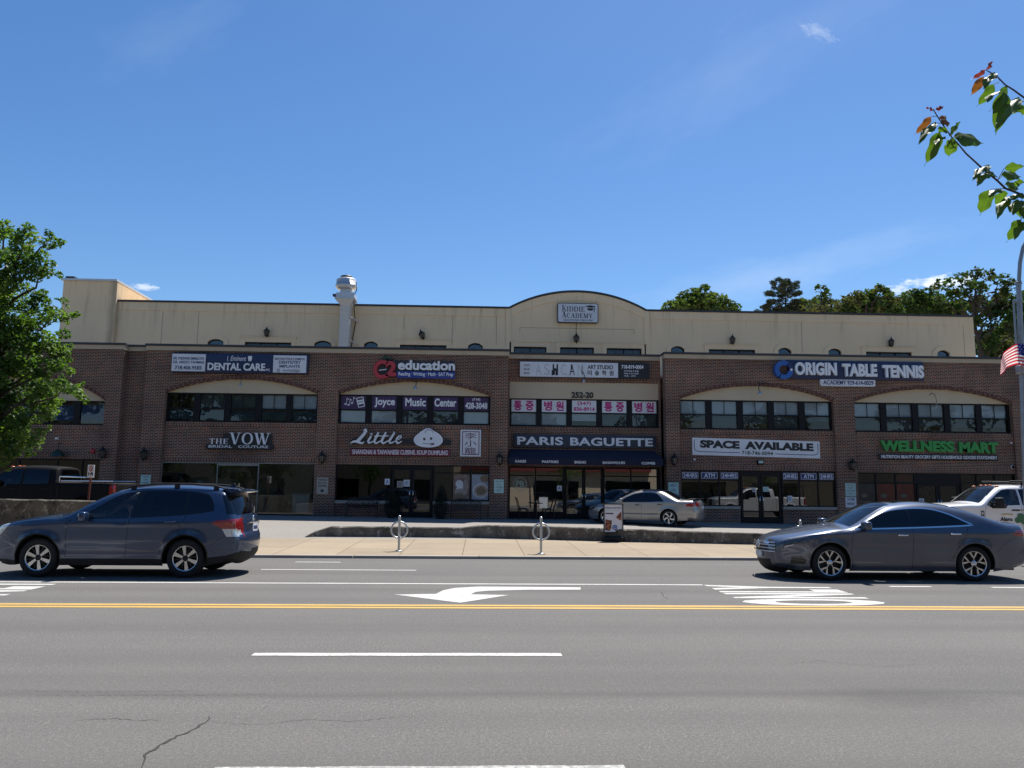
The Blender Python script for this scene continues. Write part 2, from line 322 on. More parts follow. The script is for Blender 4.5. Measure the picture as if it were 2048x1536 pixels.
# ------------------------------------------------------------------ mesh helpers
class MB:
    "collects geometry; build() links it as one mesh object"
    def __init__(s): s.v, s.f, s.mi, s.sm = [], [], [], []
    def add(s, vs, fs, mi=0, smooth=False):
        o = len(s.v); s.v += [tuple(v) for v in vs]
        for f in fs: s.f.append(tuple(i+o for i in f)); s.mi.append(mi); s.sm.append(smooth)
        return s
    def box(s, x0, x1, y0, y1, z0, z1, mi=0):
        x0, x1 = min(x0, x1), max(x0, x1); y0, y1 = min(y0, y1), max(y0, y1); z0, z1 = min(z0, z1), max(z0, z1)
        return s.add([(x0, y0, z0), (x1, y0, z0), (x1, y1, z0), (x0, y1, z0), (x0, y0, z1), (x1, y0, z1), (x1, y1, z1), (x0, y1, z1)],
              [(0, 3, 2, 1), (4, 5, 6, 7), (0, 1, 5, 4), (1, 2, 6, 5), (2, 3, 7, 6), (3, 0, 4, 7)], mi)
    def rbox(s, x0, x1, y0, y1, z0, z1, r, mi=0, smooth=True):
        "box with rounded edges (bevelled by bmesh)"
        bm = bmesh.new(); bmesh.ops.create_cube(bm, size=1)
        for v in bm.verts: v.co = Vector((x0+(v.co.x+.5)*(x1-x0), y0+(v.co.y+.5)*(y1-y0), z0+(v.co.z+.5)*(z1-z0)))
        bmesh.ops.bevel(bm, geom=bm.edges[:], offset=r, segments=3, affect='EDGES', profile=.5)
        s.bm(bm, mi, smooth); bm.free(); return s
    def bm(s, bm, mi=0, smooth=False):
        bm.verts.ensure_lookup_table(); bm.verts.index_update()
        return s.add([v.co for v in bm.verts], [[v.index for v in f.verts] for f in bm.faces], mi, smooth)
    def quad(s, *p, mi=0): return s.add(p, [tuple(range(len(p)))], mi)
    def prism(s, poly, y0, y1, mi=0, axis='y', smooth=False):
        "2D polygon in XZ (axis y), or XY (axis z), extruded"
        n = len(poly); a, b = min(y0, y1), max(y0, y1)
        ar = sum(poly[i][0]*poly[(i+1) % n][1]-poly[(i+1) % n][0]*poly[i][1] for i in range(n))
        if ar < 0: poly = poly[::-1]
        if axis == 'y':
            vs = [(x, a, z) for x, z in poly]+[(x, b, z) for x, z in poly]
            fs = [tuple(range(n)), tuple(range(2*n-1, n-1, -1))]+[(i+n, (i+1) % n+n, (i+1) % n, i) for i in range(n)]
        else:
            vs = [(x, y, a) for x, y in poly]+[(x, y, b) for x, y in poly]
            fs = [tuple(range(n-1, -1, -1)), tuple(range(n, 2*n))]+[(i, (i+1) % n, (i+1) % n+n, i+n) for i in range(n)]
        return s.add(vs, fs, mi, smooth)
    def tube(s, pts, r, seg=8, mi=0, cap=True, closed=False):
        pts = [Vector(p) for p in pts]; n = len(pts)
        rs = r if isinstance(r, (list, tuple)) else [r]*n
        base = len(s.v); rings = []
        up = None
        for i, p in enumerate(pts):
            t = (pts[(i+1) % n]-pts[i-1]) if closed else (pts[min(i+1, n-1)]-pts[max(i-1, 0)])
            t.normalize()
            if up is None: up = Vector((0, 0, 1)) if abs(t.z) < .9 else Vector((0, 1, 0))
            a = t.cross(up)
            if a.length < 1e-4: a = t.orthogonal()
            a.normalize(); b = t.cross(a).normalized(); up = a.cross(t)
            rings.append([p+(a*math.cos(k*2*math.pi/seg)+b*math.sin(k*2*math.pi/seg))*rs[i] for k in range(seg)])
        vs = [v for rg in rings for v in rg]; fs = []
        for i in range(n if closed else n-1):
            j = (i+1) % n
            for k in range(seg):
                l = (k+1) % seg; fs.append((i*seg+k, i*seg+l, j*seg+l, j*seg+k))
        s.add(vs, fs, mi, True)
        if cap and not closed: s.add(rings[0], [tuple(range(seg))], mi); s.add(rings[-1], [tuple(range(seg-1, -1, -1))], mi)
        return s
    def lathe(s, prof, origin, axis='z', seg=24, mi=0, smooth=True):
        "profile [(radius, height)] turned about an axis through origin"
        o = Vector(origin); vs, fs = [], []
        for r, h in prof:
            for k in range(seg):
                a = 2*math.pi*k/seg; c, d = r*math.cos(a), r*math.sin(a)
                vs.append(o+(Vector((c, d, h)) if axis == 'z' else Vector((c, h, d)) if axis == 'y' else Vector((h, c, d))))
        for i in range(len(prof)-1):
            for k in range(seg):
                l = (k+1) % seg; fs.append((i*seg+k, i*seg+l, (i+1)*seg+l, (i+1)*seg+k))
        return s.add(vs, fs, mi, smooth)
    def ball(s, c, r, seg=12, mi=0, sc=(1, 1, 1)):
        bm = bmesh.new(); bmesh.ops.create_uvsphere(bm, u_segments=seg, v_segments=max(6, seg*2//3), radius=r)
        for v in bm.verts: v.co = Vector((c[0]+v.co.x*sc[0], c[1]+v.co.y*sc[1], c[2]+v.co.z*sc[2]))
        s.bm(bm, mi, True); bm.free(); return s
    def text(s, body, x0, x1, z0, z1, y, depth=.03, bold=0.0, mi=0, shear=0.0, space=1.0, keep=False, fn=None):
        "writing fitted to a rectangle of the plane y, facing -Y; fn maps (x, z) elsewhere"
        vs, fs = text_geo(body, bold, shear, space)
        if not vs: return s
        xs = [v[0] for v in vs]; zs = [v[1] for v in vs]
        ax, bx, az, bz = min(xs), max(xs), min(zs), max(zs)
        kx, kz = (x1-x0)/(bx-ax), (z1-z0)/(bz-az)
        if keep: kx = kz = min(abs(kx), abs(kz))
        ox = (x0+x1)/2-(ax+bx)/2*kx; oz = (z0+z1)/2-(az+bz)/2*kz
        out = []
        for a, b, c in vs:
            p = (ox+a*kx, y-(depth if c > 0 else 0), oz+b*kz); out.append(fn(*p) if fn else p)
        return s.add(out, fs, mi)
    def ribbon(s, pts, ws, y0, y1, mi=0):
        "flat stroke in XZ with a width at each point, extruded from y0 to y1"
        L, Rr = [], []
        for i, p in enumerate(pts):
            a, b = pts[max(i-1, 0)], pts[min(i+1, len(pts)-1)]
            t = Vector((b[0]-a[0], b[1]-a[1])); t.normalize(); w = ws[i]/2 if isinstance(ws, (list, tuple)) else ws/2
            L.append((p[0]-t.y*w, p[1]+t.x*w)); Rr.append((p[0]+t.y*w, p[1]-t.x*w))
        n = len(pts)
        for i in range(n-1):
            q = [L[i], Rr[i], Rr[i+1], L[i+1]]
            s.add([(x, y0, z) for x, z in q]+[(x, y1, z) for x, z in q], [(0, 1, 2, 3), (0, 4, 5, 1), (2, 6, 7, 3)]+([(0, 3, 7, 4)] if i == 0 else [])+[(1, 5, 6, 2), (3, 7, 4, 0)], mi)
        return s
    def mesh(s, name):
        me = bpy.data.meshes.new(name); me.from_pydata(s.v, [], s.f)
        me.polygons.foreach_set('material_index', s.mi); me.polygons.foreach_set('use_smooth', s.sm)
        me.validate(); me.update(); return me
    def build(s, name, mats, parent=None, fixn=False):
        me = s.mesh(name)
        if fixn:
            bm = bmesh.new(); bm.from_mesh(me); bmesh.ops.recalc_face_normals(bm, faces=bm.faces[:]); bm.to_mesh(me); bm.free()
        for x in (mats if isinstance(mats, (list, tuple)) else [mats]): me.materials.append(MATS[x] if isinstance(x, str) else x)
        o = bpy.data.objects.new(name, me); COL.objects.link(o)
        if parent is not None: child(o, parent)
        return o

def root_of(p):
    while p.parent is not None: p = p.parent
    return p
def child(o, parent):
    "parent without moving: the root Empty stands at the thing's base while meshes keep scene coordinates"
    o.parent = parent
    r = root_of(parent)
    if parent is r and not r.get('_local'): o.matrix_parent_inverse = Matrix.Translation(-r.location)
def prop(o, label=None, cat=None, group=None, kind=None):
    for k, v in (('label', label), ('category', cat), ('group', group), ('kind', kind)):
        if v: o[k] = v
    return o
def thing(name, label, cat, loc=(0, 0, 0), group=None):
    o = bpy.data.objects.new(name, None); COL.objects.link(o); o.location = loc; o.empty_display_size = .2
    return prop(o, label, cat, group)
def copy_tree(o, parent=None):
    c = o.copy(); COL.objects.link(c)
    if parent is not None: c.parent = parent; c.matrix_parent_inverse = o.matrix_parent_inverse.copy()
    for ch in list(o.children): copy_tree(ch, c)
    return c
def structure(o): o['kind'] = 'structure'; return o

_TXT = {}
def text_geo(body, bold=0.0, shear=0.0, space=1.0):
    k = (body, bold, shear, space)
    if k not in _TXT:
        cu = bpy.data.curves.new('lettering', 'FONT'); cu.body = body; cu.extrude = .05; cu.offset = bold; cu.shear = shear
        cu.space_character = space; cu.resolution_u = 4; cu.align_x = 'CENTER'
        o = bpy.data.objects.new('lettering', cu); COL.objects.link(o)
        dg = bpy.context.evaluated_depsgraph_get(); ev = o.evaluated_get(dg)
        me = ev.to_mesh()
        _TXT[k] = ([tuple(v.co) for v in me.vertices], [tuple(p.vertices) for p in me.polygons])
        ev.to_mesh_clear(); bpy.data.objects.remove(o); bpy.data.curves.remove(cu)
    return _TXT[k]

def sheet(name, outlines, y0, y1, mats=None, parent=None):
    "flat slab in XZ with holes: outer outline first, then holes; even-odd"
    cu = bpy.data.curves.new('slab', 'CURVE'); cu.dimensions = '2D'; cu.fill_mode = 'BOTH'; cu.extrude = abs(y1-y0)/2
    for ol in outlines:
        sp = cu.splines.new('POLY'); sp.points.add(len(ol)-1); sp.use_cyclic_u = True
        for p, (x, z) in zip(sp.points, ol): p.co = (x, z, 0, 1)
    o = bpy.data.objects.new('slab', cu); COL.objects.link(o)
    dg = bpy.context.evaluated_depsgraph_get(); ev = o.evaluated_get(dg); me = ev.to_mesh()
    yc = (y0+y1)/2
    b = MB(); b.add([(v.co.x, yc-v.co.z, v.co.y) for v in me.vertices], [tuple(p.vertices) for p in me.polygons])
    ev.to_mesh_clear(); bpy.data.objects.remove(o); bpy.data.curves.remove(cu)
    return b.build(name, mats, parent) if name else b

def arc(x0, x1, zs, za, n=24):
    "points of a segmental arch from (x0, zs) over (mid, za) to (x1, zs)"
    h = za-zs; w = (x1-x0)/2; R = (w*w+h*h)/(2*h); xc, zc = (x0+x1)/2, za-R; a0 = math.asin(w/R)
    return [(xc+R*math.sin(a), zc+R*math.cos(a)) for a in [(-a0+2*a0*i/n) for i in range(n+1)]]

# serif capitals for the carved-looking signs: strokes on a unit-high letter
def serif(mb, word, x0, x1, z0, z1, y, depth, gap=.10, mi=0):
    T, N = .17, .055         # thick and thin stroke
    def seg(a, b, w): return ('s', a, b, w)
    def sf(x, z, w=.34): return ('s', (x-w/2, z+(.022 if z < .5 else -.022)), (x+w/2, z+(.022 if z < .5 else -.022)), .044)
    def bowl(cx, cz, rx, rz, a0, a1, t=T):
        return ('b', [(cx+rx*math.cos(math.radians(a)), cz+rz*math.sin(math.radians(a)), N+(t-N)*abs(math.cos(math.radians(a)))**1.3) for a in [a0+(a1-a0)*i/18 for i in range(19)]])
    LT = {
     'T': (.80, [seg((.4, 0), (.4, 1), T), seg((.03, .97), (.77, .97), .06), seg((.05, .80), (.05, .99), .05), seg((.75, .80), (.75, .99), .05), sf(.4, 0)]),
     'H': (.92, [seg((.18, 0), (.18, 1), T), seg((.74, 0), (.74, 1), T), seg((.18, .52), (.74, .52), N), sf(.18, 0), sf(.18, 1), sf(.74, 0), sf(.74, 1)]),
     'E': (.76, [seg((.2, 0), (.2, 1), T), seg((.03, .97), (.68, .97), .06), seg((.03, .03), (.72, .03), .06), seg((.2, .52), (.55, .52), N), seg((.67, .80), (.67, .99), .05), seg((.71, .01), (.71, .22), .05), seg((.55, .40), (.55, .64), .05)]),
     'V': (.92, [seg((.14, 1), (.47, 0), T), seg((.79, 1), (.49, 0), N), sf(.14, 1), sf(.79, 1, .3)]),
     'O': (1.0, [bowl(.5, .5, .40, .48, 0, 360)]),
     'W': (1.36, [seg((.14, 1), (.42, 0), T), seg((.66, .95), (.44, 0), N), seg((.64, 1), (.92, 0), T), seg((1.22, 1), (.94, 0), N), sf(.14, 1), sf(.64, 1), sf(1.22, 1, .3)]),
     'K': (.92, [seg((.18, 0), (.18, 1), T), seg((.22, .42), (.76, 1), N), seg((.40, .58), (.80, 0), T), sf(.18, 0), sf(.18, 1), sf(.76, 1, .3), sf(.80, 0, .3)]),
     'I': (.40, [seg((.2, 0), (.2, 1), T), sf(.2, 0), sf(.2, 1)]),
     'D': (.92, [seg((.2, 0), (.2, 1), T), seg((.03, .97), (.42, .97), .06), seg((.03, .03), (.42, .03), .06), bowl(.42, .5, .38, .47, -90, 90)]),
     'A': (.92, [seg((.45, 1), (.16, 0), N), seg((.45, 1), (.76, 0), T), seg((.25, .33), (.62, .33), N), sf(.16, 0, .28), sf(.76, 0)]),
     'C': (.88, [bowl(.48, .5, .38, .48, 50, 310), seg((.73, .70), (.73, .98), .05)]),
     'M': (1.14, [seg((.16, 0), (.18, 1), N), seg((.20, 1), (.56, .02), T), seg((.92, 1), (.58, .02), N), seg((.94, 0), (.94, 1), T), sf(.16, 0, .28), sf(.14, 1, .24), sf(.96, 0), sf(.96, 1, .26)]),
     'Y': (.90, [seg((.14, 1), (.45, .46), T), seg((.76, 1), (.46, .46), N), seg((.45, 0), (.45, .50), T), sf(.14, 1, .3), sf(.76, 1, .28), sf(.45, 0)]),
    }
    tot = sum(LT[c][0] for c in word)+gap*(len(word)-1)
    kx, kz = (x1-x0)/tot, z1-z0; cx = 0; q = 0
    for c in word:
        w, st = LT[c]
        for s in st:
            q += 1; yy = y-depth-.0012*(q % 9)
            if s[0] == 's':
                (ax, az), (bx, bz) = s[1], s[2]; hor = abs(bz-az) < 1e-6
                if hor: poly = [(ax, az-s[3]/2), (bx, bz-s[3]/2), (bx, bz+s[3]/2), (ax, az+s[3]/2)]
                else: h = s[3]/2*(1.15 if abs(bx-ax) > .05 else 1); poly = [(ax-h, az), (ax+h, az), (bx+h, bz), (bx-h, bz)]
                mb.prism([(x0+(cx+x)*kx, z0+z*kz) for x, z in poly], yy, y, mi)
            else:
                mb.ribbon([(x0+(cx+x)*kx, z0+z*kz) for x, z, _ in s[1]], [t*(kx*.5+kz*.5) for _, _, t in s[1]], yy, y, mi)
        cx += w+gap
    return mb

def rrect(x0, x1, z0, z1, r, n=5):
    out = []
    for cx, cz, a in ((x1-r, z0+r, -90), (x1-r, z1-r, 0), (x0+r, z1-r, 90), (x0+r, z0+r, 180)):
        out += [(cx+r*math.cos(math.radians(a+90*i/n)), cz+r*math.sin(math.radians(a+90*i/n))) for i in range(n+1)]
    return out
def ell(cx, cz, rx, rz, n=28): return [(cx+rx*math.cos(2*math.pi*i/n), cz+rz*math.sin(2*math.pi*i/n)) for i in range(n)]
# ------------------------------------------------------------------ setting: ground, road, pavement, lot
YB, YS, YT = 35.5, 35.62, 35.72                 # pier face, recessed brick panel, window plane
def zl(x, y):
    "height of the parking lot surface, falling to the right and towards the street"
    z = .345-.009*(x-1.4)+.02*(y-35.5)
    t = max(0, min(1, (y-24.1)/2.5)); t = t*t*(3-2*t)
    return .158+(z-.158)*t
YK = G(1024, 1118.5).y; KH = .065
def sz(y): return KH+(.158-KH)*max(0, min(1, (y-YK)/(24.1-YK)))
b = MB(); b.quad((-1500, -1500, -.06), (1500, -1500, -.06), (1500, 3000, -.06), (-1500, 3000, -.06))
structure(b.build('ground', concrete_mat('dry_ground', (.16, .15, .12))))
b = MB(); b.quad((-120, -5.5, 0), (120, -5.5, 0), (120, YK, 0), (-120, YK, 0))
road = structure(b.build('road', ASPHALT))
YW = 24.1
b = MB()
b.add([(x, y, z) for x in (-120, 120) for y, z in ((YK+.15, KH), (YW, .158))], [(0, 2, 3, 1)])
structure(b.build('pavement', concrete_mat('pavement_concrete', (.285, .226, .155), (1.52, 1.75, -YK-.15-.0), .3)))
b = MB()
for i in range(-30, 30):
    b.rbox(i*3.0+.006, i*3.0+2.994, YK, YK+.15, -.04, KH+.004, .018)
structure(b.build('kerb', concrete_mat('kerb_concrete', (.36, .325, .285), None, .35)))
b = MB(); b.box(-120, 120, -5.9, -5.5, -.05, .13); b.box(-120, 120, -9.5, -5.9, -.05, .125)
structure(b.build('near_pavement', concrete_mat('near_concrete', (.26, .22, .17))))
b = MB(); nx, ny = 60, 30; X0, X1 = -75, 75
vs = [(X0+(X1-X0)*i/nx, YW+(36.6-YW)*j/ny, zl(X0+(X1-X0)*i/nx, YW+(36.6-YW)*j/ny)) for i in range(nx+1) for j in range(ny+1)]
b.add(vs, [(i*(ny+1)+j, (i+1)*(ny+1)+j, (i+1)*(ny+1)+j+1, i*(ny+1)+j+1) for i in range(nx) for j in range(ny)], 0, True)
structure(b.build('parking_lot', LOTASPH))
# road markings are children of the road
PZ = .004
def stripe(mb, x0, x1, yc, w, z=PZ):
    n = max(1, int(abs(x1-x0)/.25)); rr = random.Random(int(x0*91+yc*7)); e = [(rr.random()-.5)*.012 for _ in range(2*n+2)]
    top = [(x0+(x1-x0)*i/n, yc+w/2+e[i], z) for i in range(n+1)]; bot = [(x0+(x1-x0)*i/n, yc-w/2+e[n+1+i], z) for i in range(n+1)]
    mb.add(bot+top, [(i, i+1, n+2+i, n+1+i) for i in range(n)])
YY1, YY2, YWL = G(1024, 1211.7).y, G(1024, 1216.4).y, G(1024, 1168.5).y
b = MB(); stripe(b, -60, 60, YY1, .15); stripe(b, -60, 60, YY2, .15); b.build('double_yellow_line', YPAINT, road)
b = MB(); stripe(b, -60, G(1405, 1170).x, YWL, .125); b.build('turn_lane_line', WPAINT, road)
for (xa, xb, yy, w) in ((505, 1123, 1309.5, .14), (520, 833, 1140, .115), (590, 682, 1124.5, .12), (1780, 1862, 1173.5, .125), (1985, 2120, 1175.5, .125)):
    b = MB(); stripe(b, G(xa, yy).x, G(xb, yy).x, G((xa+xb)/2, yy).y, w); b.build('dashed_lane_line', WPAINT, road)
b = MB(); stripe(b, G(430, 1536).x, G(1250, 1536).x, G(1024, 1535.0).y-.03, .10); b.build('parking_line', paint_mat('faded_paint', (.42, .42, .40), 1.6), road)
ap = [(1161, 1175), (1161.5, 1179.7), (1060, 1180), (977, 1181.8), (951, 1184.2), (942, 1189), (1018, 1190.6), (920, 1206), (788, 1189.5), (872, 1188.2), (886, 1181), (910, 1176.2), (958, 1173.5)]
b = MB(); pts = [G(x, y) for x, y in ap]
b.add([(p.x, p.y, PZ) for p in pts], [tuple(range(len(pts)))[::-1]]); o = b.build('turn_arrow', WPAINT, road)
bm = bmesh.new(); bm.from_mesh(o.data); bmesh.ops.triangulate(bm, faces=bm.faces[:]); bmesh.ops.recalc_face_normals(bm, faces=bm.faces[:]); bm.to_mesh(o.data); bm.free()
YA, YZ = G(1590, 1211).y-.02, G(1590, 1171.5).y+.05
def lane_word(x_end, L):
    b = MB()
    vs, fs = text_geo('ONLY', .045, 0, 1.08)
    xs = [v[0] for v in vs]; zs = [v[1] for v in vs]
    keep = [f for f in fs if all(vs[i][2] > 0 for i in f)]
    b.add([(x_end-(v[1]-min(zs))/(max(zs)-min(zs))*L, YA+(v[0]-min(xs))/(max(xs)-min(xs))*(YZ-YA), PZ) for v in vs], [tuple(f) for f in keep])
    b.build('lane_word', WPAINT, road, True)
lane_word(G(1772, 1206).x, 2.2); lane_word(G(100, 1172).x, 2.3)
# cracks in the asphalt
def crack(pts, w, seed):
    rr = random.Random(seed); q = []
    for (a, c) in zip(pts, pts[1:]):
        n = max(2, int(math.dist(a, c)/7))
        for i in range(n): q.append((a[0]+(c[0]-a[0])*i/n+rr.uniform(-3.2, 3.2), a[1]+(c[1]-a[1])*i/n+rr.uniform(-1.3, 1.3)))
    b = MB(); q = [G(*p) for p in q]
    L, Rr = [], []
    for i, p in enumerate(q):
        t = (q[min(i+1, len(q)-1)]-q[max(i-1, 0)]).normalized(); k = w*rr.uniform(.3, 1.0)*(.35+min(1, min(i, len(q)-1-i)/5))
        L.append((p.x-t.y*k, p.y+t.x*k, .003)); Rr.append((p.x+t.y*k, p.y-t.x*k, .003))
    n = len(q); b.add(L+Rr, [(i, i+1, n+i+1, n+i) for i in range(n-1)]); b.build('crack', 'crack', road, True)
crack([(285, 1536), (292, 1510), (320, 1490), (355, 1473), (395, 1455), (420, 1438), (414, 1428)], .009, 3)
crack([(420, 1445), (520, 1450), (610, 1440), (700, 1443), (840, 1432)], .0018, 4)
crack([(150, 1440), (230, 1438), (330, 1442)], .003, 5)
crack([(1320, 1183), (1330, 1193), (1345, 1202)], .012, 6)
crack([(1560, 1330), (1640, 1322), (1760, 1334), (1850, 1328)], .0018, 7)
crack([(0, 1381), (200, 1384), (420, 1382)], .0016, 8); crack([(60, 1392), (300, 1391), (560, 1389)], .0016, 9)

# ------------------------------------------------------------------ brick shopping building
BLD = thing('shopping_building', 'long brown brick shop building with arched window bays and a set back cream upper storey', 'building', (1.4, 37, .3))
def mz(*pts):
    v = [P(x, y, Y).z for x, y, Y in pts]; return sum(v)/len(v)
ZP = mz((330, 689.3, YB), (650, 693.5, YB), (1000, 698.3, YB)); ZPA = mz((200, 685.6, YB), (160, 685.0, YB))
YCN = 36.45
ZPC = mz((1025, 705.8, YCN), (1300, 708.4, YCN)); ZPD = mz((1340, 704.2, YB), (1660, 709.5, YB), (1990, 714.2, YB))
ZPB = (ZP+ZPD)/2
XA0, XA1 = P(-190, 800, YB).x, P(241, 800, YB).x
XB0, XB1 = P(287, 800, YB).x, P(1016.5, 800, YB).x
XD0, XD1 = P(1331, 800, YB).x, P(2260, 800, YB).x
XC0, XC1 = XB1+.002, XD0-.002
ZG = -.1
class Bay: pass
def mkbay(x0, y0, x1, y1, apex, shop, Yw=YT):
    q = Bay(); q.x0, q.x1, q.z0, q.z1 = Rc(x0, y0, x1, y1, YB)
    q.za = P((x0+x1)/2, apex, YB).z; q.sz1 = P((x0+x1)/2, shop[0], YB).z; q.sz0 = P((x0+x1)/2, shop[1], YB).z
    return q
BY = {1: mkbay(329.5, 785.5, 635, 844, 757.5, (925, 1030)), 2: mkbay(675.5, 789.5, 981, 848.5, 763, (929.5, 1002)),
      3: mkbay(1360, 800, 1668, 859.5, 771, (941.5, 1013)), 4: mkbay(1710, 805.5, 2026, 865, 777.5, (946, 1012)),
      0: mkbay(-98, 799, 208, 848.5, 752, (917, 1028))}
def hole(q): return [(q.x0, ZG-.05)]+arc(q.x0, q.x1, q.z1, q.za)+[(q.x1, ZG-.05)]
def rect(x0, x1, z0, z1): return [(x0, z0), (x1, z0), (x1, z1), (x0, z1)]
def wallpiece(xa, xb, zp, bays, y0=YB, y1=YB+.5):
    xs = [xa]; out = [(xa, ZG)]
    for k in bays:
        h = hole(BY[k]); out += [(h[0][0], ZG)]+h[1:-1]+[(h[-1][0], ZG)]
    out += [(xb, ZG), (xb, zp), (xa, zp)]
    sheet('brick_wall', [out], y0, y1, BRICK, BLD)
BH = .19     # stone band height
for xa, xb, zp, bays in ((XA0, XA1, ZPA, (0,)), (XB0, XB1, ZPB, (1, 2)), (XD0, XD1, ZPB, (3, 4))):
    wallpiece(xa, xb, zp-BH-.1, bays)
    b = MB(); b.box(xa-.03, xb+.03, YB-.05, YB+.5, zp-BH-.1, zp-.1); b.build('stone_band', STONE, BLD)
    b = MB(); b.box(xa-.07, xb+.07, YB-.10, YB+.55, zp-.1+.001, zp); b.build('coping', 'dark_coping', BLD)
# recessed strip left of the first bay
b = MB(); b.box(XA1+.001, XB0-.001, YB+.34, YB+.7, ZG, ZPB-BH-.1); b.build('brick_wall', BRICK, BLD)
b = MB(); b.box(XA1+.035, XB0-.035, YB+.30, YB+.7, ZPB-BH-.099, ZPB-.1); b.build('stone_band', STONE, BLD)
b = MB(); b.box(XA1+.075, XB0-.075, YB+.26, YB+.7, ZPB-.099, ZPB-.002); b.build('coping', 'dark_coping', BLD)
# pier offsets: slim raised pilasters give the stepped edges of the piers
def arch_ring(q):
    n = 40; a = arc(q.x0, q.x1, q.z1, q.za, n); w = (q.x1-q.x0)/2; h = q.za-q.z1; R = (w*w+h*h)/(2*h); xc, zc = (q.x0+q.x1)/2, q.za-R
    a0 = math.asin(w/R); b = MB()
    nb = int(2*a0*R/.0686)
    for i in range(nb):
        t0, t1 = -a0+2*a0*(i+.08)/nb, -a0+2*a0*(i+.92)/nb
        b.prism([(xc+r*math.sin(t), zc+r*math.cos(t)) for r, t in ((R, t0), (R, t1), (R+.15, t1), (R+.15, t0))], YB-.016, YB+.05, i % 3)
    b.build('brick_arch', ['brick_a', 'brick_b', 'brick_c'], BLD)
pbr('brick_a', (.13, .065, .05), .9, var=.3, scale=9); pbr('brick_b', (.085, .042, .035), .9, var=.3, scale=9); pbr('brick_c', (.17, .085, .068), .9, var=.3, scale=9)
def soldier(x0, x1, z0, z1, y): MB().box(x0, x1, y, y+.06, z0, z1).build('soldier_course', SOLDIER, BLD)

def upper_windows(x0, x1, z0, z1, y, n=5, split=.5, style='blind', grille=True, seed=1, mul=.20):
    "a ribbon of sash windows: each window is a part with panes and a blind"
    rr = random.Random(seed); p = ((x1-x0)-(n-1)*mul-.10)/n; out = []
    for i in range(n):
        a = x0+.05+i*(p+mul); c = a+p; f = .045
        b = MB(); L = x0+.003 if i == 0 else a-mul/2; Rr = x1-.003 if i == n-1 else c+mul/2
        zm = z0+(z1-z0)*split
        b.box(L, a+f, y, y+.12, z0, z1); b.box(c-f, Rr, y, y+.12, z0, z1)
        b.box(a+f, c-f, y, y+.12, z1-.06, z1); b.box(a+f, c-f, y, y+.12, z0, z0+.075); b.box(a+f, c-f, y+.01, y+.12, zm-.03, zm+.03)
        if grille: b.box((a+c)/2-.012, (a+c)/2+.012, y+.03, y+.06, zm+.03, z1-.06)
        w = b.build('window', 'black_frame', BLD)
        MB().quad((a+f, y+.065, z0+.075), (c-f, y+.065, z0+.075), (c-f, y+.065, zm-.03), (a+f, y+.065, zm-.03)).quad((a+f, y+.05, zm+.03), (c-f, y+.05, zm+.03), (c-f, y+.05, z1-.06), (a+f, y+.05, z1-.06)).build('pane', 'pane_glass', w)
        out.append((w, a+f, c-f, zm))
        def blind(zb, zt, m='blind_white', off=.16):
            k = MB(); ns = 6; zz = [zb+(zt-zb)*j/ns for j in range(ns+1)]
            ww = [rr.uniform(-.015, .015) for _ in zz]
            k.add([(a+f, y+off+ww[j], zz[j]) for j in range(ns+1)]+[(c-f, y+off-ww[j]*.5, zz[j]) for j in range(ns+1)], [(j, ns+1+j, ns+2+j, j+1) for j in range(ns)], 0, True)
            k.build('blind', m, w)
        if style == 'dental':
            if i > 0: blind(zm-.02, z1-.05, 'blind_grey' if i < 3 else 'blind_white')
            MB().box(a+f, c-f, y+.09, y+.1, z0+.12, zm-.08).build('banner', 'banner_teal', w)
        elif style == 'music': blind(z0+.08, zm, 'blind_white' if i in (0, 1, 4) else 'blind_grey', .12)
        elif style == 'clinic': blind(z0+.08 if i != 2 else z0+.3, zm, 'blind_white' if i < 3 else 'blind_grey', .12)
        elif style == 'office':
            blind(zm, z1-.05, 'blind_white'); blind(z0+rr.choice((.1, .3, .1, .45)), zm-.03, 'blind_grey', .18)
        elif style == 'blue': MB().box(a+f, c-f, y+.09, y+.1, z0+.2, z1-.2).build('banner', 'blue_poster', w)
    return out

